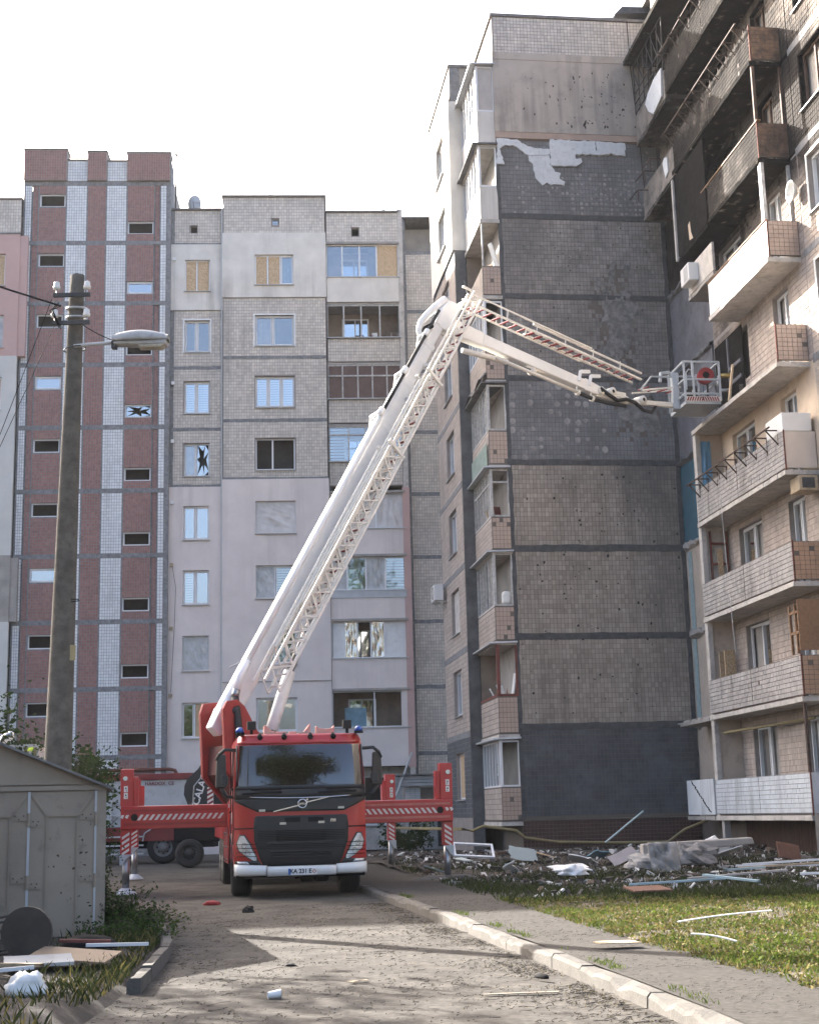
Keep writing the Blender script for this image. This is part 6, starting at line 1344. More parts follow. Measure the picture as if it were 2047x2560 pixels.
cable('stay_wire', 'thin black wire rising from the ladder elbow past the loggia', [tuple(BQ(LB*1.03, .9, -.1)), tuple(b2w(-.9, 2.0, 19.2))], .014, 0.)
# ================================================================== metal garage
A('garage_paint', (.285, .235, .18), .62, var=.12, vscale=1.6, dirt=(.45, 5, .56, .68), dirtcol=(.13, .105, .085), streak=.35)
gar = thing('metal_garage', 'beige metal garage with ribbed folding doors and rusty hinges at left edge', 'garage', (-3.78, 17.9, 0), radians(14))
g_ = lambda x, z, n: (x, -n, z)
m_ = MB(); m_.box(-5.2, -.02, .06, 5.6, 0, 1.86); m_.build('shell', MT['garage_paint'], gar)
m_ = MB(); m_.prism([(-.06, 1.86), (-2.6, 2.9), (-5.2, 1.86)], lambda a, b, d: (a, d, b), .02, .05); m_.build('gable', MT['garage_paint'], gar)
for s_, a, b_ in ((1, (.12, 1.78), (-2.6, 2.92)), (-1, (-5.35, 1.78), (-2.6, 2.92))): m_ = MB(); m_.hexa([(a[0], -.12, a[1]), (b_[0], -.12, b_[1]), (b_[0], 5.7, b_[1]), (a[0], 5.7, a[1]), (a[0], -.12, a[1]+.03), (b_[0], -.12, b_[1]+.03), (b_[0], 5.7, b_[1]+.03), (a[0], 5.7, a[1]+.03)]); m_.build('roof', MT['roof_edge'], gar)
m_ = MB(); pbox(m_, g_, -5.2, .0, 1.79, 1.845, -.05, .03); m_.build('lintel', MT['garage_paint'], gar)
m_ = MB(); pbox(m_, g_, -.07, .04, 0, 1.83, -.05, .02); m_.build('door_post', MT['garage_paint'], gar)
xs = [-.08, -.86, -1.66, -2.45, -3.25, -4.05, -4.85]
for i in range(6):
    a, b_ = xs[i+1]+.012, xs[i]-.012; m_ = MB(); pbox(m_, g_, a, b_, .02, 1.78, -.02, .005); dr = m_.build('door_leaf', MT['garage_paint'], gar)
    # pressed ribs
    q = MB(); e = .2
    q.bar(g_(a+.03, 1.74, .012), g_(a+e, 1.50, .012), .03, .03); dr2 = q.build('rib', MT['garage_paint'], dr)
    q = MB(); q.bar(g_(b_-.03, 1.74, .012), g_(b_-e, 1.50, .012), .03, .03); q.build('rib', MT['garage_paint'], dr)
    q = MB(); q.bar(g_(a+e, 1.50, .012), g_(b_-e, 1.50, .012), .03, .03); q.build('rib', MT['garage_paint'], dr)
    for x in (a+e, b_-e): q = MB(); q.bar(g_(x, 1.50, .008), g_(x, .1, .008), .03, .02); q.build('rib', MT['garage_paint'], dr)
    for z in (1.48, .76, .08):
        x = xs[i] if i == 0 else xs[i]
        for (p, zz) in (((x-.19, x-.02), z), ((x+.02, x+.15), z-.07)) if i else (((x-.19, x-.02), z),):
            q = MB(); pbox(q, g_, p[0], p[1], zz-.04, zz+.05, .005, .018); h = q.build('hinge', MT['garage_paint'], gar)
            for bx_ in (p[0]+.03, p[0]+.075, p[1]-.04): w2 = MB(); w2.tube([g_(bx_, zz+.02*(-1 if bx_ == p[0]+.075 else 1), .018), g_(bx_, zz+.02*(-1 if bx_ == p[0]+.075 else 1), .026)], .009, 6); w2.build('bolt', MT['rust'], h)
        q = MB(); q.tube([g_(x, z-.11, .02), g_(x, z+.05, .02)], .018, 8); q.build('hinge_pin', MT['garage_paint'], gar)
    q = MB(); q.bar(g_(xs[i], .02, .006), g_(xs[i], 1.78, .006), .022, .03); q.build('door_seam', MT['sill'], gar)
q = MB()
def scuff(x, z, L, h_): q.quad(g_(x, z, .0075), g_(x+L, z+rnd(-.02, .02), .0075), g_(x+L, z+h_, .0075), g_(x, z+h_*rnd(.6, 1), .0075))
for k in range(26):
    cx, cz = random.choice(((-.35, .95), (-.2, 1.0), (-.5, .98), (-.15, 1.3), (-.3, .5), (-1.3, .9), (-.2, 1.65))); scuff(cx+random.gauss(0, .1), cz+random.gauss(0, .1), rnd(.004, .04), rnd(.004, .03))
q.build('scuff_marks', MT['rust'], gar, kind='stuff')
# ================================================================== dump truck and excavator parked behind
dump = thing('dump_truck', 'white tipper truck with dark red rim parked behind the left outrigger', 'truck', (-8.4, 50.2, 0))
A('tipper_white', (.50, .52, .53), .5, var=.1, vscale=2, dirt=(.4, 3, .5, .7), dirtcol=(.2, .19, .18)); A('tipper_red', (.17, .02, .02), .45, var=.15)
m_ = MB(); m_.hexa([(-4.6, -.9, 1.2), (1.1, -.9, 1.25), (1.1, 1.5, 1.25), (-4.6, 1.5, 1.2), (-4.6, -1.1, 2.72), (1.2, -1.1, 2.72), (1.2, 1.6, 2.72), (-4.6, 1.6, 2.72)]); m_.build('tipper_body', MT['tipper_white'], dump)
m_ = MB(); m_.box(-4.7, 1.25, -1.18, 1.65, 2.72, 2.93); m_.build('body_rim', MT['tipper_red'], dump, bevel=.02)
for x in (-1.75, -1.25): m_ = MB(); m_.hexa([(x, -1.0, 1.3), (x+.06, -1.0, 1.3), (x+.06, -.9, 1.3), (x, -.9, 1.3), (x, -1.2, 2.7), (x+.06, -1.2, 2.7), (x+.06, -1.1, 2.7), (x, -1.1, 2.7)]); m_.build('body_rib', MT['tipper_white'], dump)
for z in (1.6, 2.0, 2.4): m_ = MB(); m_.bar((-1.72, -1.02-.1*(z-1.3), z), (-1.2, -1.02-.1*(z-1.3), z), .04); m_.build('body_step', MT['tipper_white'], dump)
m_ = MB(); m_.box(-4.6, 1.0, -.95, 1.3, .75, 1.2); m_.build('chassis', MT['tipper_red'], dump); m_ = MB(); m_.box(-3.4, 1.6, -.4, .8, .5, .78); m_.build('frame', MT['black'], dump)
for z in (.35, .62, .9): m_ = MB(); m_.bar((-2.6, -1.05, z), (-.62, -1.05, z), .03, .05); m_.build('side_guard', MT['sill'], dump)
m_ = MB(); m_.box(-.92, -.86, -1.07, -1.0, .3, 1.1); m_.build('side_guard_post', MT['sill'], dump)
def simple_wheel(par, x, y, r, w_, rimm='steel'):
    mb = MB(); mb.grid([[(x+rr*cos(t), y+a, r+rr*sin(t)) for t in [2*pi*i/28 for i in range(29)]] for (a, rr) in ((-w_/2, r*.58), (-w_/2-.01, r*.7), (-w_/2, r*.95), (-w_/4, r), (w_/4, r), (w_/2, r*.95), (w_/2, r*.58))]); wh = mb.build('wheel', MT['rubber'], par, smooth=True)
    mb = MB(); mb.grid([[(x+rr*cos(t), y-w_/2+a, r+rr*sin(t)) for t in [2*pi*i/20 for i in range(21)]] for (a, rr) in ((0, r*.58), (.02, r*.52), (.09, r*.46), (.08, r*.3), (.0, r*.26), (.0, 0))]); mb.build('rim', MT[rimm], wh, smooth=True)
    for k in range(8): t = 2*pi*k/8; mb = MB(); mb.tube([(x+r*.38*cos(t), y-w_/2+.06, r+r*.38*sin(t)), (x+r*.38*cos(t), y-w_/2+.09, r+r*.38*sin(t))], r*.05, 6); mb.build('rim_hole', MT['black'], wh)
    return wh
simple_wheel(dump, 0, -.75, .54, .34, 'concrete_dark'); simple_wheel(dump, -3.8, -.75, .54, .34, 'concrete_dark')
m_ = MB(); m_.tube([(-.66, -1.0, .75), (-.6, -1.0, 1.0), (-.4, -1.0, 1.12)], .025, 6); m_.build('mudguard_edge', MT['sill'], dump)
text_mesh('HARDOX  CE', .16, 'body_lettering', MT['tipper_red'], dump, Matrix.Translation((-.1, -1.125, 2.6)) @ RX, .002, .004)
exc = thing('excavator', 'excavator with black arm lettered in white beside the truck cab', 'excavator', (-6.72, 45, 0))
arm = [(-.02, 1.4), (-.32, 2.15), (-.3, 2.42), (-.22, 2.62), (.1, 2.9), (.5, 3.5), (.75, 3.6), (.55, 2.7), (.38, 1.4)]
m_ = MB(); m_.prism(arm, lambda a, b, d: (a, d, b), -.12, .2); am = m_.build('arm', MT['truck_black'], exc, bevel=.02)
text_mesh('MeCALAC', .3, 'arm_lettering', MT['plastic_white'], am, Matrix.Translation((.13, -.13, 2.12)) @ Matrix.Rotation(radians(-72), 4, 'Y') @ RX, .006, .004)
MB().tube([(-.05, -.16, 1.7), (.0, -.16, 2.4), (.3, -.16, 2.75)], .02, 6).build('hydraulic_line', MT['steel'], am)
m_ = MB(); m_.box(-.6, 1.6, -.2, 1.4, .75, 1.5); m_.build('undercarriage', MT['black'], exc, bevel=.05); m_ = MB(); m_.box(.4, 1.6, 0, 1.4, 1.5, 2.9); m_.build('machine_cab', MT['truck_black'], exc, bevel=.05)
for x in (-.1, 1.3): simple_wheel(exc, x, -.3, .42, .4, 'truck_black')
m_ = MB(); m_.box(.42, .6, -.3, -.26, 1.75, 2.35); cp = m_.build('hazard_plate', MT['stripe_white'], exc)
for k in range(4): m_ = MB(); m_.quad((.42, -.302, 1.8+.14*k), (.6, -.302, 1.9+.14*k), (.6, -.302, 1.97+.14*k), (.42, -.302, 1.87+.14*k)); m_.build('hazard_stripe', MT['rung_red'], cp)
m_ = MB(); m_.tube([(.35, .0, 3.05), (.62, .0, 3.05)], .05, 8); m_.build('beacon', MT['blue_lens'], exc)
# brown rail on the facade behind
o = MB().tube([(-16.5, 60.2, 3.45), (-10.1, 60.5, 3.45), (-9.85, 60.5, 3.4), (-9.75, 60.5, 3.2), (-9.75, 60.5, 0)], .07, 8).build('wall_pipe', MT['rust_red'], smooth=True); tag(o, 'brown pipe on the facade above the tipper truck, bent down at its end', 'pipe')
# rescue vehicle glimpsed over the garage roof
res = thing('rescue_vehicle', 'red striped rescue vehicle with silver exhaust glimpsed over the garage roof', 'vehicle', (-8.2, 30, 0))
m_ = MB(); m_.box(-2.5, .72, -.6, 1.5, .5, 2.68); m_.build('body', MT['truck_red'], res, bevel=.05); m_ = MB(); m_.box(-.1, .7, -.62, .9, 2.68, 2.96); ob = m_.build('roof_box', MT['stripe_white'], res)
for k in range(5): m_ = MB(); m_.box(-.08+.16*k, .02+.16*k, -.625, -.618, 2.72, 2.9); m_.build('stripe', MT['pipe_yellow'], ob)
MB().tube([(-.12, -.4, 2.5), (-.12, -.4, 2.95), (-.06, -.4, 3.1), (.06, -.4, 3.16), (.14, -.4, 3.16)], .085, 12).build('exhaust_pipe', MT['chrome'], res, smooth=True)
m_ = MB(); m_.bar((-.6, -.5, 2.98), (-.15, -.5, 2.98), .06); m_.build('roof_rail', MT['iron'], res)
for x in (-1.8, .1): simple_wheel(res, x, -.55, .45, .3)
# ================================================================== vegetation
MT['leaf_dark'] = leaf_mat('leaf_dark', (.028, .052, .018)); MT['leaf_mid'] = leaf_mat('leaf_mid', (.045, .08, .024)); MT['leaf_bright'] = leaf_mat('leaf_bright', (.11, .17, .035))
MT['grass_g'] = leaf_mat('grass_g', (.078, .118, .024), .4, .3); MT['grass_dry'] = leaf_mat('grass_dry', (.14, .13, .055), .35, .25); MT['grass_dark'] = leaf_mat('grass_dark', (.035, .05, .018), .4, .2)
A('bark', (.075, .06, .048), .95, var=.3, vscale=9, bump=.8, bscale=30)
def leafq(mb, p, s, up=.3):
    d = Vector((rnd(-1, 1), rnd(-1, 1), rnd(-1, .6))).normalized(); n = Vector((rnd(-1, 1), rnd(-1, 1), rnd(-1, 1)))
    a = d.cross(n)
    if a.length < .05: return
    a.normalize(); nn = a.cross(d); k = len(mb.v)
    mb.v += [tuple(p), tuple(p+d*s*.5+a*s*.28+nn*s*.06), tuple(p+d*s), tuple(p+d*s*.5-a*s*.28+nn*s*.06)]; mb.f.append((k, k+1, k+2, k+3))
def branch(mb, p, d, L, r, depth, tips, droop=.0):
    n = 5; pts = [p]; q = p.copy(); dd = d.copy()
    for i in range(n):
        dd = (dd+Vector((rnd(-.25, .25), rnd(-.25, .25), rnd(-.12, .18)-droop))).normalized(); q = q+dd*L/n; pts.append(q.copy())
    mb.tube(pts, [r*(1-.6*i/n) for i in range(n+1)], 6, False)
    if depth == 0: tips += pts[2:]; return
    for k in range(random.choice((3, 4))):
        b = pts[random.randint(2, n)]; nd = (dd+Vector((rnd(-1, 1), rnd(-1, 1), rnd(-.25, .7)))*.9).normalized(); branch(mb, b, nd, L*rnd(.55, .75), r*.5, depth-1, tips, droop)
    tips.append(pts[-1])
def tree(name, label, loc, H, L0, r0, leaf, nleaf, ls, spread=.45, depth=3, cat='tree', up=Vector((0, 0, 1)), group=None, droop=0.):
    root = thing(name, label, cat, loc, 0, group); mb = MB(); tips = []; tr = [Vector((rnd(-.05, .05)*i, rnd(-.05, .05)*i, H*.4*i/4)) for i in range(5)]; mb.tube(tr, [r0*(1-.08*i) for i in range(5)], 8)
    for k in range(5): branch(mb, tr[-1-(k % 3)], (up+Vector((rnd(-1, 1), rnd(-1, 1), rnd(0, .5)))*.9).normalized(), L0*rnd(.8, 1.1), r0*.55, depth-1, tips, droop)
    mb.build('trunk', MT['bark'], root, smooth=True)
    lf = MB(); clump = [t for t in tips]
    for i in range(nleaf):
        c = random.choice(clump); leafq(lf, c+Vector((random.gauss(0, spread), random.gauss(0, spread), random.gauss(0, spread*.8))), ls*rnd(.6, 1.3))
    lf.build('crown', MT[leaf], root); return root
def shrub(name, label, loc, stems, h, spread, leaf, nleaf, ls, lean=(0, 0), group=None):
    root = thing(name, label, 'shrub', loc, 0, group); mb = MB(); lf = MB()
    for k in range(stems):
        p = Vector((rnd(-spread, spread)*.5, rnd(-spread, spread)*.5, 0)); d = Vector((rnd(-.5, .5)*spread+lean[0], rnd(-.5, .5)*spread+lean[1], 1)).normalized(); L = h*rnd(.55, 1.1); pts = [p+d*L*i/5+Vector((rnd(-.04, .04), rnd(-.04, .04), 0))*i-Vector((0, 0, .02*i*i*abs(d.x)*h)) for i in range(6)]
        mb.tube(pts, [.012*(1-.14*i) for i in range(6)], 4, False)
        for q in range(nleaf//stems):
            t = rnd(.15, 1)*5; i = min(4, int(t)); c = pts[i].lerp(pts[i+1], t-i); leafq(lf, c+Vector((random.gauss(0, .07), random.gauss(0, .07), random.gauss(0, .06))), ls*rnd(.6, 1.3))
    mb.build('stem', MT['bark'], root); lf.build('foliage', MT[leaf], root); return root
tree('tree', 'dark leafy tree behind the utility pole and garage', (-7.9, 30.8, 0), 2.7, 1.25, .1, 'leaf_dark', 6000, .12, .3)
tree('tree', 'low dark tree at the left edge behind the garage', (-9.0, 27.5, 0), 2.6, 1.7, .1, 'leaf_dark', 6000, .12, .35)
shrub('shrub', 'thin dark-leaved shrub right of the utility pole base', (-5.75, 24.5, 0), 9, 2.8, .5, 'leaf_dark', 1300, .1, (.08, 0))
shrub('shrub', 'bright sapling rising over the garage roof at left', (-5.25, 18.9, 0), 3, 2.75, .25, 'leaf_bright', 170, .13)
shrub('shrub', 'small sapling with pale leaves at the garage eave tip', (-4.25, 18.7, 0), 2, 2.15, .2, 'leaf_bright', 40, .13)
shrub('shrub', 'tall weedy shrub along the right side of the garage', (-4.0, 18.7, 0), 14, 1.6, .16, 'leaf_mid', 1700, .045, (.0, 0))
shrub('shrub', 'dense low bush at the foot of the garage corner', (-3.62, 18.1, 0), 26, .6, .8, 'leaf_dark', 3400, .05)
shrub('shrub', 'spreading sunlit weeds beside the broken left kerb', (-3.35, 17.3, 0), 22, .36, .8, 'leaf_mid', 2000, .045, (.2, -.1))
shrub('shrub', 'leaning twiggy bush reaching over the road by the jack', (-3.8, 19.9, 0), 14, .45, .9, 'leaf_mid', 900, .05, (.45, 0))
shrub('shrub', 'dark weeds growing by the white porch wall', (-.2, 57.5, 0), 20, 1.5, 1.6, 'leaf_dark', 2200, .13)
# trees that stand outside the picture: behind the camera (seen in the windscreen) and left of the yard (their shade falls on the road)
tree('tree', 'big leafy tree behind the camera mirrored in the truck windscreen', (5.5, -2, 0), 19, 7.2, .45, 'leaf_dark', 17000, .4, .95, 4)
tree('tree', 'broad tree behind the camera mirrored in the facade windows', (-14, -14, 0), 9, 4.6, .3, 'leaf_mid', 8000, .36, .8, 4)
tree('tree', 'tall tree left of the yard shading the road', (-14.0, 20.2, 0), 8.5, 3.2, .24, 'leaf_mid', 7000, .24, .5, 4)
# ---- grass: nobody could count it
def blade(mb, x, y, z, h, wd):
    a = rnd(0, 2*pi); b = rnd(0, 2*pi); l = h*rnd(.2, .9); k = len(mb.v); dx, dy = cos(a)*wd, sin(a)*wd; ex, ey = cos(b)*l, sin(b)*l
    mb.v += [(x-dx, y-dy, z), (x+dx, y+dy, z), (x+dx*.7+ex*.4, y+dy*.7+ey*.4, z+h*.6), (x+ex, y+ey, z+h)]; mb.f.append((k, k+1, k+2, k+3))
gA, gB, gC = MB(), MB(), MB()
def lawn_pts(n, y0, y1, bias=1.):
    for i in range(n):
        y = y0+(y1-y0)*random.random()**bias; xl = lerp_tab(EDGE, y)-.03; xr = y*.30+2.6; x = xl+(xr-xl)*random.random(); yield x, y
for x, y in lawn_pts(74000, 9.0, 22.5):
    d = nz(x, y, .6, 31)+.5*nz(x, y, 2.1, 33); e = x-lerp_tab(EDGE, y)
    if d < -.22 and random.random() < .75: continue
    m = gA if random.random() < (.72 if d > 0 else .4) else gB
    if random.random() < .6: leafq(m, Vector((x, y, lawn_z(x, y)+rnd(.01, .05))), rnd(.025, .065))
    else: blade(m, x, y, lawn_z(x, y), rnd(.03, .08)*(1.3 if e < .3 else 1), rnd(.003, .007))
for x, y in lawn_pts(30000, 21.5, 36, 1.5):
    d = nz(x, y, .5, 37)
    if d < .02 and random.random() < (.75 if y < 25 else .93): continue
    blade(gC, x, y, lawn_z(x, y), rnd(.05, .15), rnd(.005, .01))
for i in range(700):       # tufts between kerb and sidewalk
    y = rnd(9, 26); c = nz(y, 0, .9, 41)
    if c < .12: continue
    x = lerp_tab(KERB, y)+.16+abs(random.gauss(0, .06))
    for q in range(3): blade(gA, x+rnd(-.04, .04), y+rnd(-.07, .07), .13, rnd(.015, .05), .004)
for i in range(2200):      # rank grass on the verge
    y = rnd(9.5, 19); x = lerp_tab(LEFT, y)-abs(random.gauss(0, .5))-.02
    if nz(x, y, .8, 5) < -.15: continue
    blade(gC if random.random() < .7 else gB, x, y, .08+.03*nz(x, y, .9, 5), rnd(.05, .16), .006)
tag(gA.build('lawn_grass', MT['grass_g']), 'short green grass and weeds on the sunlit lawn', 'grass', kind='stuff')
tag(gB.build('dry_grass', MT['grass_dry']), 'dry straw-coloured cut grass scattered over the lawn', 'grass', kind='stuff')
tag(gC.build('rank_grass', MT['grass_dark']), 'dark rank grass among the debris and on the verge', 'grass', kind='stuff')
# ---- litter of twigs and leaves on the road
tw, lv = MB(), MB()
def twig(x, y, z, L, r):
    a = rnd(-1.4, 1.4); dx, dy = cos(a)*L/2, sin(a)*L/2; mx_, my_ = rnd(-.2, .2)*L, rnd(-.2, .2)*L; p = (x+mx_, y+my_, z+r+rnd(0, .01)); tw.bar((x-dx, y-dy, z+r), p, r*2, r*2); tw.bar(p, (x+dx, y+dy, z+r+rnd(0, .01)), r*1.6, r*1.6)
for i in range(15000):
    y = 9.5+15*random.random()**1.25; k_ = lerp_tab(KERB, y)
    x = k_-.06-abs(random.gauss(0, .28)) if random.random() < .42 else rnd(lerp_tab(LEFT, y), k_)
    if nz(x, y, .9, 51)+.5*nz(x, y, 2.7, 52) < rnd(-.5, .35): continue
    if random.random() < .45: twig(x, y, .004, min(.35, .03*math.exp(random.gauss(0, .75))), rnd(.001, .0024))
    else: leafq(lv, Vector((x, y, rnd(.006, .012))), rnd(.008, .026))
for i in range(1500):
    y = rnd(9.5, 24); x = rnd(lerp_tab(KERB, y)+.15, lerp_tab(EDGE, y)); (twig(x, y, .132, .025*math.exp(random.gauss(0, .6)), rnd(.0007, .0015)) if nz(x, y, 1.1, 55) > rnd(-.4, .3) else None)
A('twig', (.04, .032, .026), .9, island=.4); MT['leaf_litter'] = leaf_mat('leaf_litter', (.12, .11, .065), .45, .1)
tag(tw.build('twig_litter', MT['twig']), 'scattered broken twigs covering the road and sidewalk', 'litter', kind='stuff')
tag(lv.build('leaf_litter', MT['leaf_litter']), 'scattered torn leaves lying on the road', 'litter', kind='stuff')
# ================================================================== rubble along the wall
rub = {k: MB() for k in ('d', 'w', 'b', 'c')}
for i in range(8500):
    y = rnd(22.5, 44); xl = lerp_tab(EDGE, y)+.1; x = rnd(xl, y*.28+1.2)
    if nz(x, y, .45, 61) < -.22 or (y < 26 and random.random() < .6): continue
    s_ = min(.16, .035*math.exp(random.gauss(0, .6))); z = lawn_z(x, y)+s_*.3; t = random.random(); m = rub['d'] if t < .5 else rub['w'] if t < .7 else rub['b'] if t < .85 else rub['c']
    a = rnd(0, pi); L = s_*rnd(.6, 2.6); m.bar((x-cos(a)*L/2, y-sin(a)*L/2, z), (x+cos(a)*L/2, y+sin(a)*L/2, z+rnd(-.04, .08)), s_*rnd(.4, 1.2), s_*rnd(.12, .7))
A('rubble_white', (.42, .42, .41), .8, island=.3, var=.2); A('rubble_wood', (.085, .058, .04), .8, island=.4, var=.2); A('rubble_conc', (.11, .102, .094), .95, island=.3, var=.2); A('clod', (.028, .024, .02), .95, island=.4)
for k, nm, lb, mm in (('d', 'earth_clods', 'dark clods of earth heaped along the end wall', 'clod'), ('w', 'plaster_fragments', 'small white fragments of plaster and plastic in the rubble', 'rubble_white'), ('b', 'wood_splinters', 'small brown wood splinters strewn through the rubble', 'rubble_wood'), ('c', 'concrete_crumbs', 'small grey concrete crumbs strewn through the rubble', 'rubble_conc')):
    tag(rub[k].build(nm, MT[mm]), lb, 'rubble', kind='stuff')
def put(o, label, cat, loc, rz=0, rx=0, ry=0, group=None): o.location = loc; o.rotation_euler = (rx, ry, rz); return tag(o, label, cat, group)
def sheet(name, m, a, b_, t=.015, rag=.03):
    n = 4; pts = []
    for (p, q) in (((-a, -b_), (a, -b_)), ((a, -b_), (a, b_)), ((a, b_), (-a, b_)), ((-a, b_), (-a, -b_))):
        for i in range(n): u_ = i/n; pts.append((p[0]+(q[0]-p[0])*u_+rnd(-rag, rag), p[1]+(q[1]-p[1])*u_+rnd(-rag, rag)))
    mb = MB(); mb.prism(pts, lambda x, y, d: (x, y, d), 0, t); return mb.build(name, MT[m])
def lump(name, m, sx, sy, sz, seed, rough=.25, nn=12):
    rows = []
    for i in range(nn+1):
        th = pi*i/nn; r = []
        for k in range(nn*2+1):
            ph = 2*pi*(k % (nn*2))/(nn*2); d = Vector((sin(th)*cos(ph), sin(th)*sin(ph), cos(th))); f = 1+rough*mnoise.noise(d*1.8+Vector((seed, 0, 0)))+rough*.6*mnoise.noise(d*4.5+Vector((0, seed, 0)))
            r.append((d.x*sx*f, d.y*sy*f, max(-.4*sz, d.z*sz*f)))
        rows.append(r)
    return MB().grid(rows).build(name, MT[m], smooth=m in ('plastic_white', 'foam', 'truck_red_matt', 'black'))
def frame_obj(name, m, a, b_, w_=.06, t=.05):
    mb = MB(); mb.box(-a, a, -b_, -b_+w_, 0, t); mb.box(-a, a, b_-w_, b_, 0, t); mb.box(-a, -a+w_, -b_+w_, b_-w_, 0, t); mb.box(a-w_, a, -b_+w_, b_-w_, 0, t); return mb.build(name, MT[m])
A('wood_tan2', (.2, .17, .13), .8, var=.2)
A('sheet_mint', (.36, .41, .40), .6, var=.1); A('sheet_pink', (.36, .32, .31), .7, var=.12); A('strip_blue', (.30, .40, .44), .5, var=.1); A('board_red', (.125, .06, .04), .75, var=.2, vscale=5); A('cloth', (.27, .255, .235), .9, var=.2, vscale=4)
R_ = radians
put(sheet('door_panel', 'sheet_mint', .34, .2), 'pale mint door panel leaning in the rubble below the loggias', 'panel', (2.45, 35.1, .42), .3, R_(48), R_(10))
put(frame_obj('window_frame', 'pvc', .5, .27, .05), 'empty white window frame lying on the rubble left of the mint panel', 'window frame', (1.35, 36.6, .48), .12, R_(35), R_(4))
put(lump('foam_sheet', 'foam', .3, .2, .11, 3, .7), 'crumpled white foam sheet on the near edge of the rubble', 'foam', (2.75, 27.2, .30), .2)
put(lump('concrete_chunk', 'rough_concrete', .5, .36, .3, 5, .4), 'big broken concrete chunk in the middle of the rubble', 'concrete', (5.62, 30.6, .38), .4)
put(lump('concrete_chunk', 'concrete', .35, .28, .22, 9, .4), 'smaller concrete chunk right of the cloth-covered slab', 'concrete', (4.55, 30.4, .3), .1)
mb = MB(); mb.hexa([(-1.2, -.16, -.1), (1.2, -.12, .06), (1.2, .2, .06), (-1.2, .2, -.1), (-1.2, -.16, .12), (1.15, -.12, .2), (1.15, .2, .2), (-1.2, .2, .12)]); put(mb.build('concrete_beam', MT['concrete'], bevel=.03), 'long tilted concrete beam lying over the rubble heap', 'concrete', (5.9, 31.6, .55), .06)
put(wrinkled(lambda u, z, n: (u, n, z), -.3, .3, -.35, .3, 0, .22, .4, 5, 16, 16, 5).build('cloth', MT['cloth'], smooth=True, solid=.02), 'grey cloth hanging over the left end of the concrete beam', 'cloth', (4.95, 30.2, .45), .1, R_(-25))
put(sheet('cabinet_board', 'board_red', .26, .2, .03, .005), 'reddish brown board standing upright in the rubble at right', 'board', (7.9, 32.0, .42), .2, R_(55), R_(12))
put(sheet('wall_board', 'sheet_pink', .3, .15), 'pale pink torn board leaning left of the concrete beam', 'board', (4.35, 31.8, .42), .2, R_(50), R_(-22))
put(sheet('board', 'board_red', .3, .22, .02, .01), 'reddish flat board lying at the lawn edge of the rubble', 'board', (3.35, 22.1, .24), .25, R_(6))
def stripobj(nm, m, L, w_=.07, t=.03, bend=0.): return MB().grid([[(-L/2+L*i/10, s_*w_/2, bend*sin(pi*i/10)+dz) for i in range(11)] for s_, dz in ((-1, 0), (-1, t), (1, t), (1, 0), (-1, 0))]).build(nm, MT[m])
put(stripobj('window_profile', 'strip_blue', 1.5, .07), 'long pale blue window profile lying at the lawn edge', 'profile', (4.0, 23.3, .27), .05, 0, R_(-2))
put(stripobj('window_profile', 'strip_blue', .95, .11), 'short pale blue profile crossing the long blue one', 'profile', (4.75, 22.9, .32), -.75, 0, R_(5))
put(stripobj('window_profile', 'strip_blue', 1.3, .06), 'blue profile bar leaning steeply against the gas pipe', 'profile', (5.2, 37.5, .95), .25, 0, R_(-35))
put(stripobj('plank', 'concrete', 1.7, .12), 'grey plank lying behind the blue profiles', 'plank', (5.3, 25.0, .28), .12, 0, R_(-3))
put(stripobj('sill_strip', 'plastic_white', 1.1, .045, .01, .012), 'white plastic sill strip lying on the sunlit lawn', 'strip', (3.3, 16.35, .24), .22, 0, R_(-4))
put(stripobj('sill_strip', 'plastic_white', .42, .045, .01, .015), 'short white strip on the lawn near the sidewalk', 'strip', (2.66, 13.75, .24), -.5, 0, R_(8))
put(sheet('cardboard', 'wood_pale', .2, .13, .008), 'pale cardboard scrap at the lawn edge by the sidewalk', 'cardboard', (1.83, 14.35, .17), .2)
put(sheet('plywood_strip', 'wood_tan2', .3, .03, .006, .012), 'long white scrap lying on the road by the kerb', 'scrap', (.78, 11.95, .012), .1)
put(sheet('white_scrap', 'wood_pale', .1, .03, .005), 'pale splinter of board lying on the road', 'scrap', (-.55, 13.1, .012), .9)
for i, (x, y, L, a, m, lb) in enumerate(((7.3, 29.4, 2.2, .05, 'pvc', 'uppermost white window strips stacked at the right'), (7.35, 28.9, 2.4, -.03, 'wood_pale', 'pale wooden lath under the white strips at right'), (7.1, 28.3, 2.0, .02, 'pvc', 'long white window strip lowest in the right stack'), (6.0, 27.6, 1.0, .6, 'strip_blue', 'short blue strip in the grass at right'), (6.6, 24.2, .9, -.2, 'plastic_white', 'curved white strip near the right edge of the rubble'))):
    put(stripobj('window_strip', m, L, .08, .035), lb, 'strip', (x, y, lawn_z(x, y)+.12+.05*i % .12), a, 0, rnd(-.05, .05))
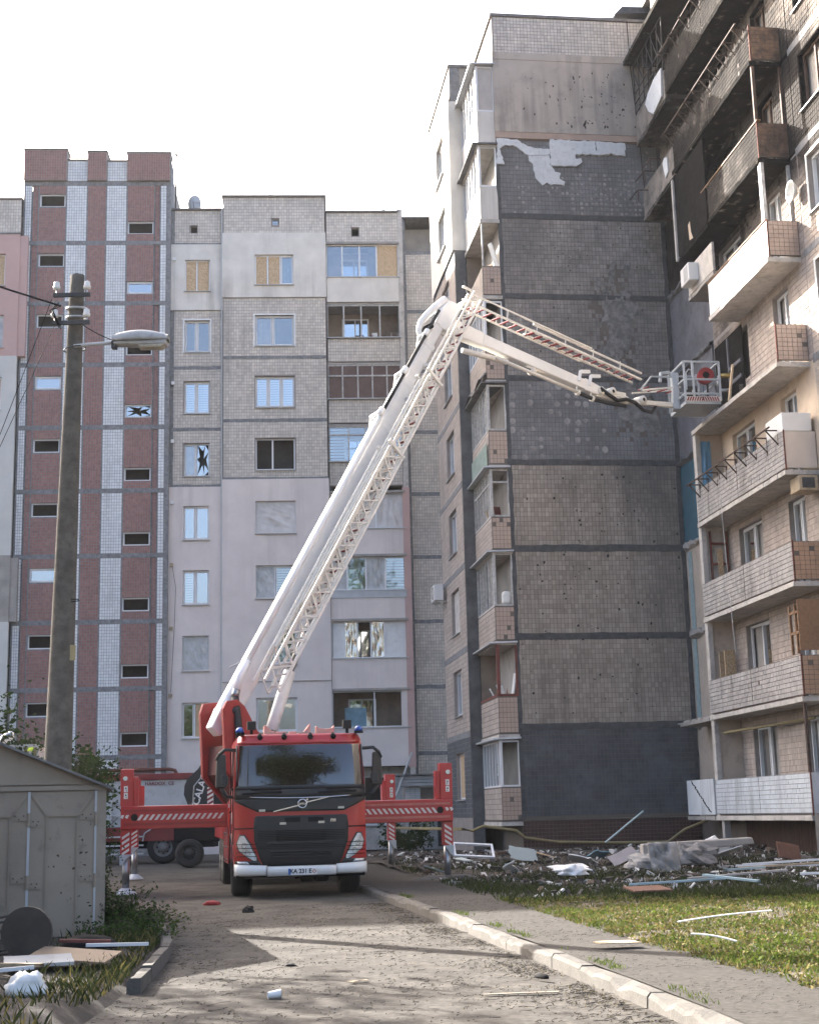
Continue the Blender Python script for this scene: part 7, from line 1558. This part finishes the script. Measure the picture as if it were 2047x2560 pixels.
for i, (x, y, m, lb) in enumerate(((1.0, 33.5, 'sheet_mint', 'light sheet lying flat near the far right jack'), (1.9, 31.0, 'white_sheet', 'white slanted sheet in the grass right of the near jack'), (.4, 30.6, 'strip_blue', 'pale blue panel on the grass between the jacks'), (3.7, 33.8, 'white_sheet', 'white torn sheet in front of the dark wall base'), (3.2, 37.8, 'osb', 'tan board standing behind the mint panel'), (4.4, 36.6, 'curtain_blue', 'faded blue rag under the leaning profile'), (6.9, 33.6, 'white_sheet', 'white panel lying left of the upright brown board'), (8.6, 30.6, 'white_sheet', 'large pale panel at the right edge of the rubble'), (3.0, 30.0, 'white_sheet', 'bent white scrap beside the crumpled foam'), (7.1, 25.6, 'osb', 'small tan board piece on the dark soil at right'))):
    put(sheet('panel_scrap', m, rnd(.2, .4), rnd(.1, .22), .02, .05), lb, 'scrap', (x, y, lawn_z(x, y)+rnd(.06, .16)), rnd(0, 3), R_(rnd(-30, 30)), R_(rnd(-25, 25)))
put(lump('plaster_bag', 'plastic_white', .35, .25, .25, 15, .4), 'white plastic bag heaped left of the upright brown board', 'bag', (6.9, 35.0, .45))
# small things on the road
cup = thing('paper_cup', 'crushed paper cup lying on the near road', 'cup', (-1.17, 12.09, .03), .2)
MB().tube([(-.05, 0, .0), (.055, .01, .008)], [.026, .036], 14, False).build('cup_wall', MT['plastic_white'], cup, smooth=True); MB().tube([(.055, .01, .008), (.058, .01, .008)], .039, 14, False).build('cup_rim', MT['pipe_yellow'], cup)
put(lump('red_scrap', 'truck_red_matt', .13, .05, .05, 4, .3), 'crumpled red plastic scrap on the road left of the truck', 'scrap', (-3.45, 25.0, .03), .1)
put(lump('clod', 'clod', .09, .06, .07, 6, .4), 'dark clod lying on the road in front of the truck', 'clod', (-2.6, 22.9, .03))
put(lump('bottle', 'black', .03, .09, .03, 2, .1), 'dark crushed bottle by the foot of the near kerb', 'bottle', (1.02, 12.9, .03), .6)
put(lump('dark_scrap', 'black', .05, .03, .015, 8, .3), 'small black scrap in the middle of the near road', 'scrap', (-1.25, 14.6, .012))
# debris left of the road, in front of the garage
A('stool_seat', (.05, .042, .035), .7, var=.25, vscale=6)
stool = thing('round_stool', 'overturned round stool with dark metal legs against the garage', 'stool', (-3.72, 14.3, .12), .5)
b = MB(); b.tube([(0, -.02, .28), (0, .03, .28)], .24, 24); sd = b.build('seat', MT['stool_seat'], stool); sd.rotation_euler = (0, 0, R_(-25))
for (a_, z_) in ((.15, .42), (-.1, .45), (.12, .12), (-.14, .14)): MB().tube([(a_, .05, z_), (a_-.35, .42, z_-.08+.1*a_)], .014, 6).build('leg', MT['iron'], stool)
MB().tube([(-.2, .4, .3), (.35, -.1, .02)], .014, 6).build('stretcher', MT['iron'], stool)
put(lump('plastic_bag', 'plastic_white', .16, .12, .12, 12, .4), 'knotted white plastic bag on the near left verge', 'bag', (-3.05, 11.75, .16))
A('wood_tan', (.26, .19, .125), .75, var=.15)
put(sheet('chipboard', 'wood_tan', .38, .22, .02, .006), 'tan chipboard sheet lying in front of the garage doors', 'board', (-3.2, 14.0, .2), -.15, R_(8), R_(4))
for i, (x, y, L, a, m, lb) in enumerate(((-3.9, 12.9, 1.2, .15, 'pvc', 'white window profile on the verge behind the plastic bag'), (-3.75, 13.3, 1.1, -.45, 'wood_pale', 'pale lath slanting across the white profile on the verge'), (-2.95, 14.75, .6, .05, 'pvc', 'short white profile lying by the broken left kerb'), (-3.3, 14.9, .5, .3, 'wood_red', 'reddish stick beside the white profile at the left kerb'))):
    put(stripobj('profile_strip', m, L, .05, .03), lb, 'strip', (x, y, .16+.03*i), a, 0, rnd(-.06, .06))
put(sheet('grey_panel', 'film', .3, .2, .03, .004), 'grey glazed panel lying under the overturned stool', 'panel', (-3.45, 13.7, .18), .3, R_(6))
put(lump('black_tub', 'black', .3, .22, .14, 14, .1), 'black plastic tub lying by the garage door foot', 'tub', (-3.35, 15.3, .16))
# second garage, just outside the left edge; its shade falls over the verge and the near road
gar2 = thing('metal_garage', 'second metal garage just left of the picture, shading the verge', 'garage', (-5.55, 10.6, 0), radians(6))
m_ = MB(); m_.box(-5.2, 0, 0, 5.6, 0, 2.6); m_.build('shell', MT['garage_paint'], gar2)
m_ = MB(); m_.prism([(.1, 2.55), (-2.6, 3.7), (-5.3, 2.55)], lambda a, b, d: (a, d, b), -.1, 5.7); m_.build('roof', MT['roof_edge'], gar2)
for q in range(4): m_ = MB(); pbox(m_, g_, -5.0+1.22*q, -3.82+1.22*q, .05, 2.4, .0, .02); m_.build('door_leaf', MT['garage_paint'], gar2)
GROUPS = {'tree': 'trees around the yard', 'shrub': 'shrubs and saplings', 'air_conditioner': 'air conditioners on the walls', 'overhead_wire': 'overhead wires at the pole', 'roof_cable': 'cables over the roofs', 'metal_garage': 'metal garages', 'apartment_building': 'apartment buildings round the yard',
          'concrete_chunk': 'concrete chunks in the rubble', 'window_profile': 'blue window profiles', 'window_strip': 'window strips at the right', 'panel_scrap': 'panel scraps in the rubble', 'sill_strip': 'white strips on the lawn', 'profile_strip': 'strips on the left verge', 'hanging_wire': 'torn wires under the balconies'}
for o in list(COL.objects):
    b = o.name.split('.')[0]
    if o.parent is None and b in GROUPS: o['group'] = GROUPS[b]
# ================================================================== sunlit haze in the air of the yard
hz = MB().box(-130, 130, -60, 130, -1.2, 36).build('haze', None, kind='stuff')
hz['label'] = 'thin sunlit dust and smoke haze hanging in the yard'; hz['category'] = 'haze'
hm = bpy.data.materials.new('haze'); hm.use_nodes = True; t = hm.node_tree; t.nodes.clear()
o = t.nodes.new('ShaderNodeOutputMaterial'); v = t.nodes.new('ShaderNodeVolumePrincipled'); v.inputs['Color'].default_value = (.93, .95, 1, 1); v.inputs['Density'].default_value = .00016; v.inputs['Anisotropy'].default_value = .3
t.links.new(v.outputs[0], o.inputs['Volume']); hz.data.materials.append(hm)
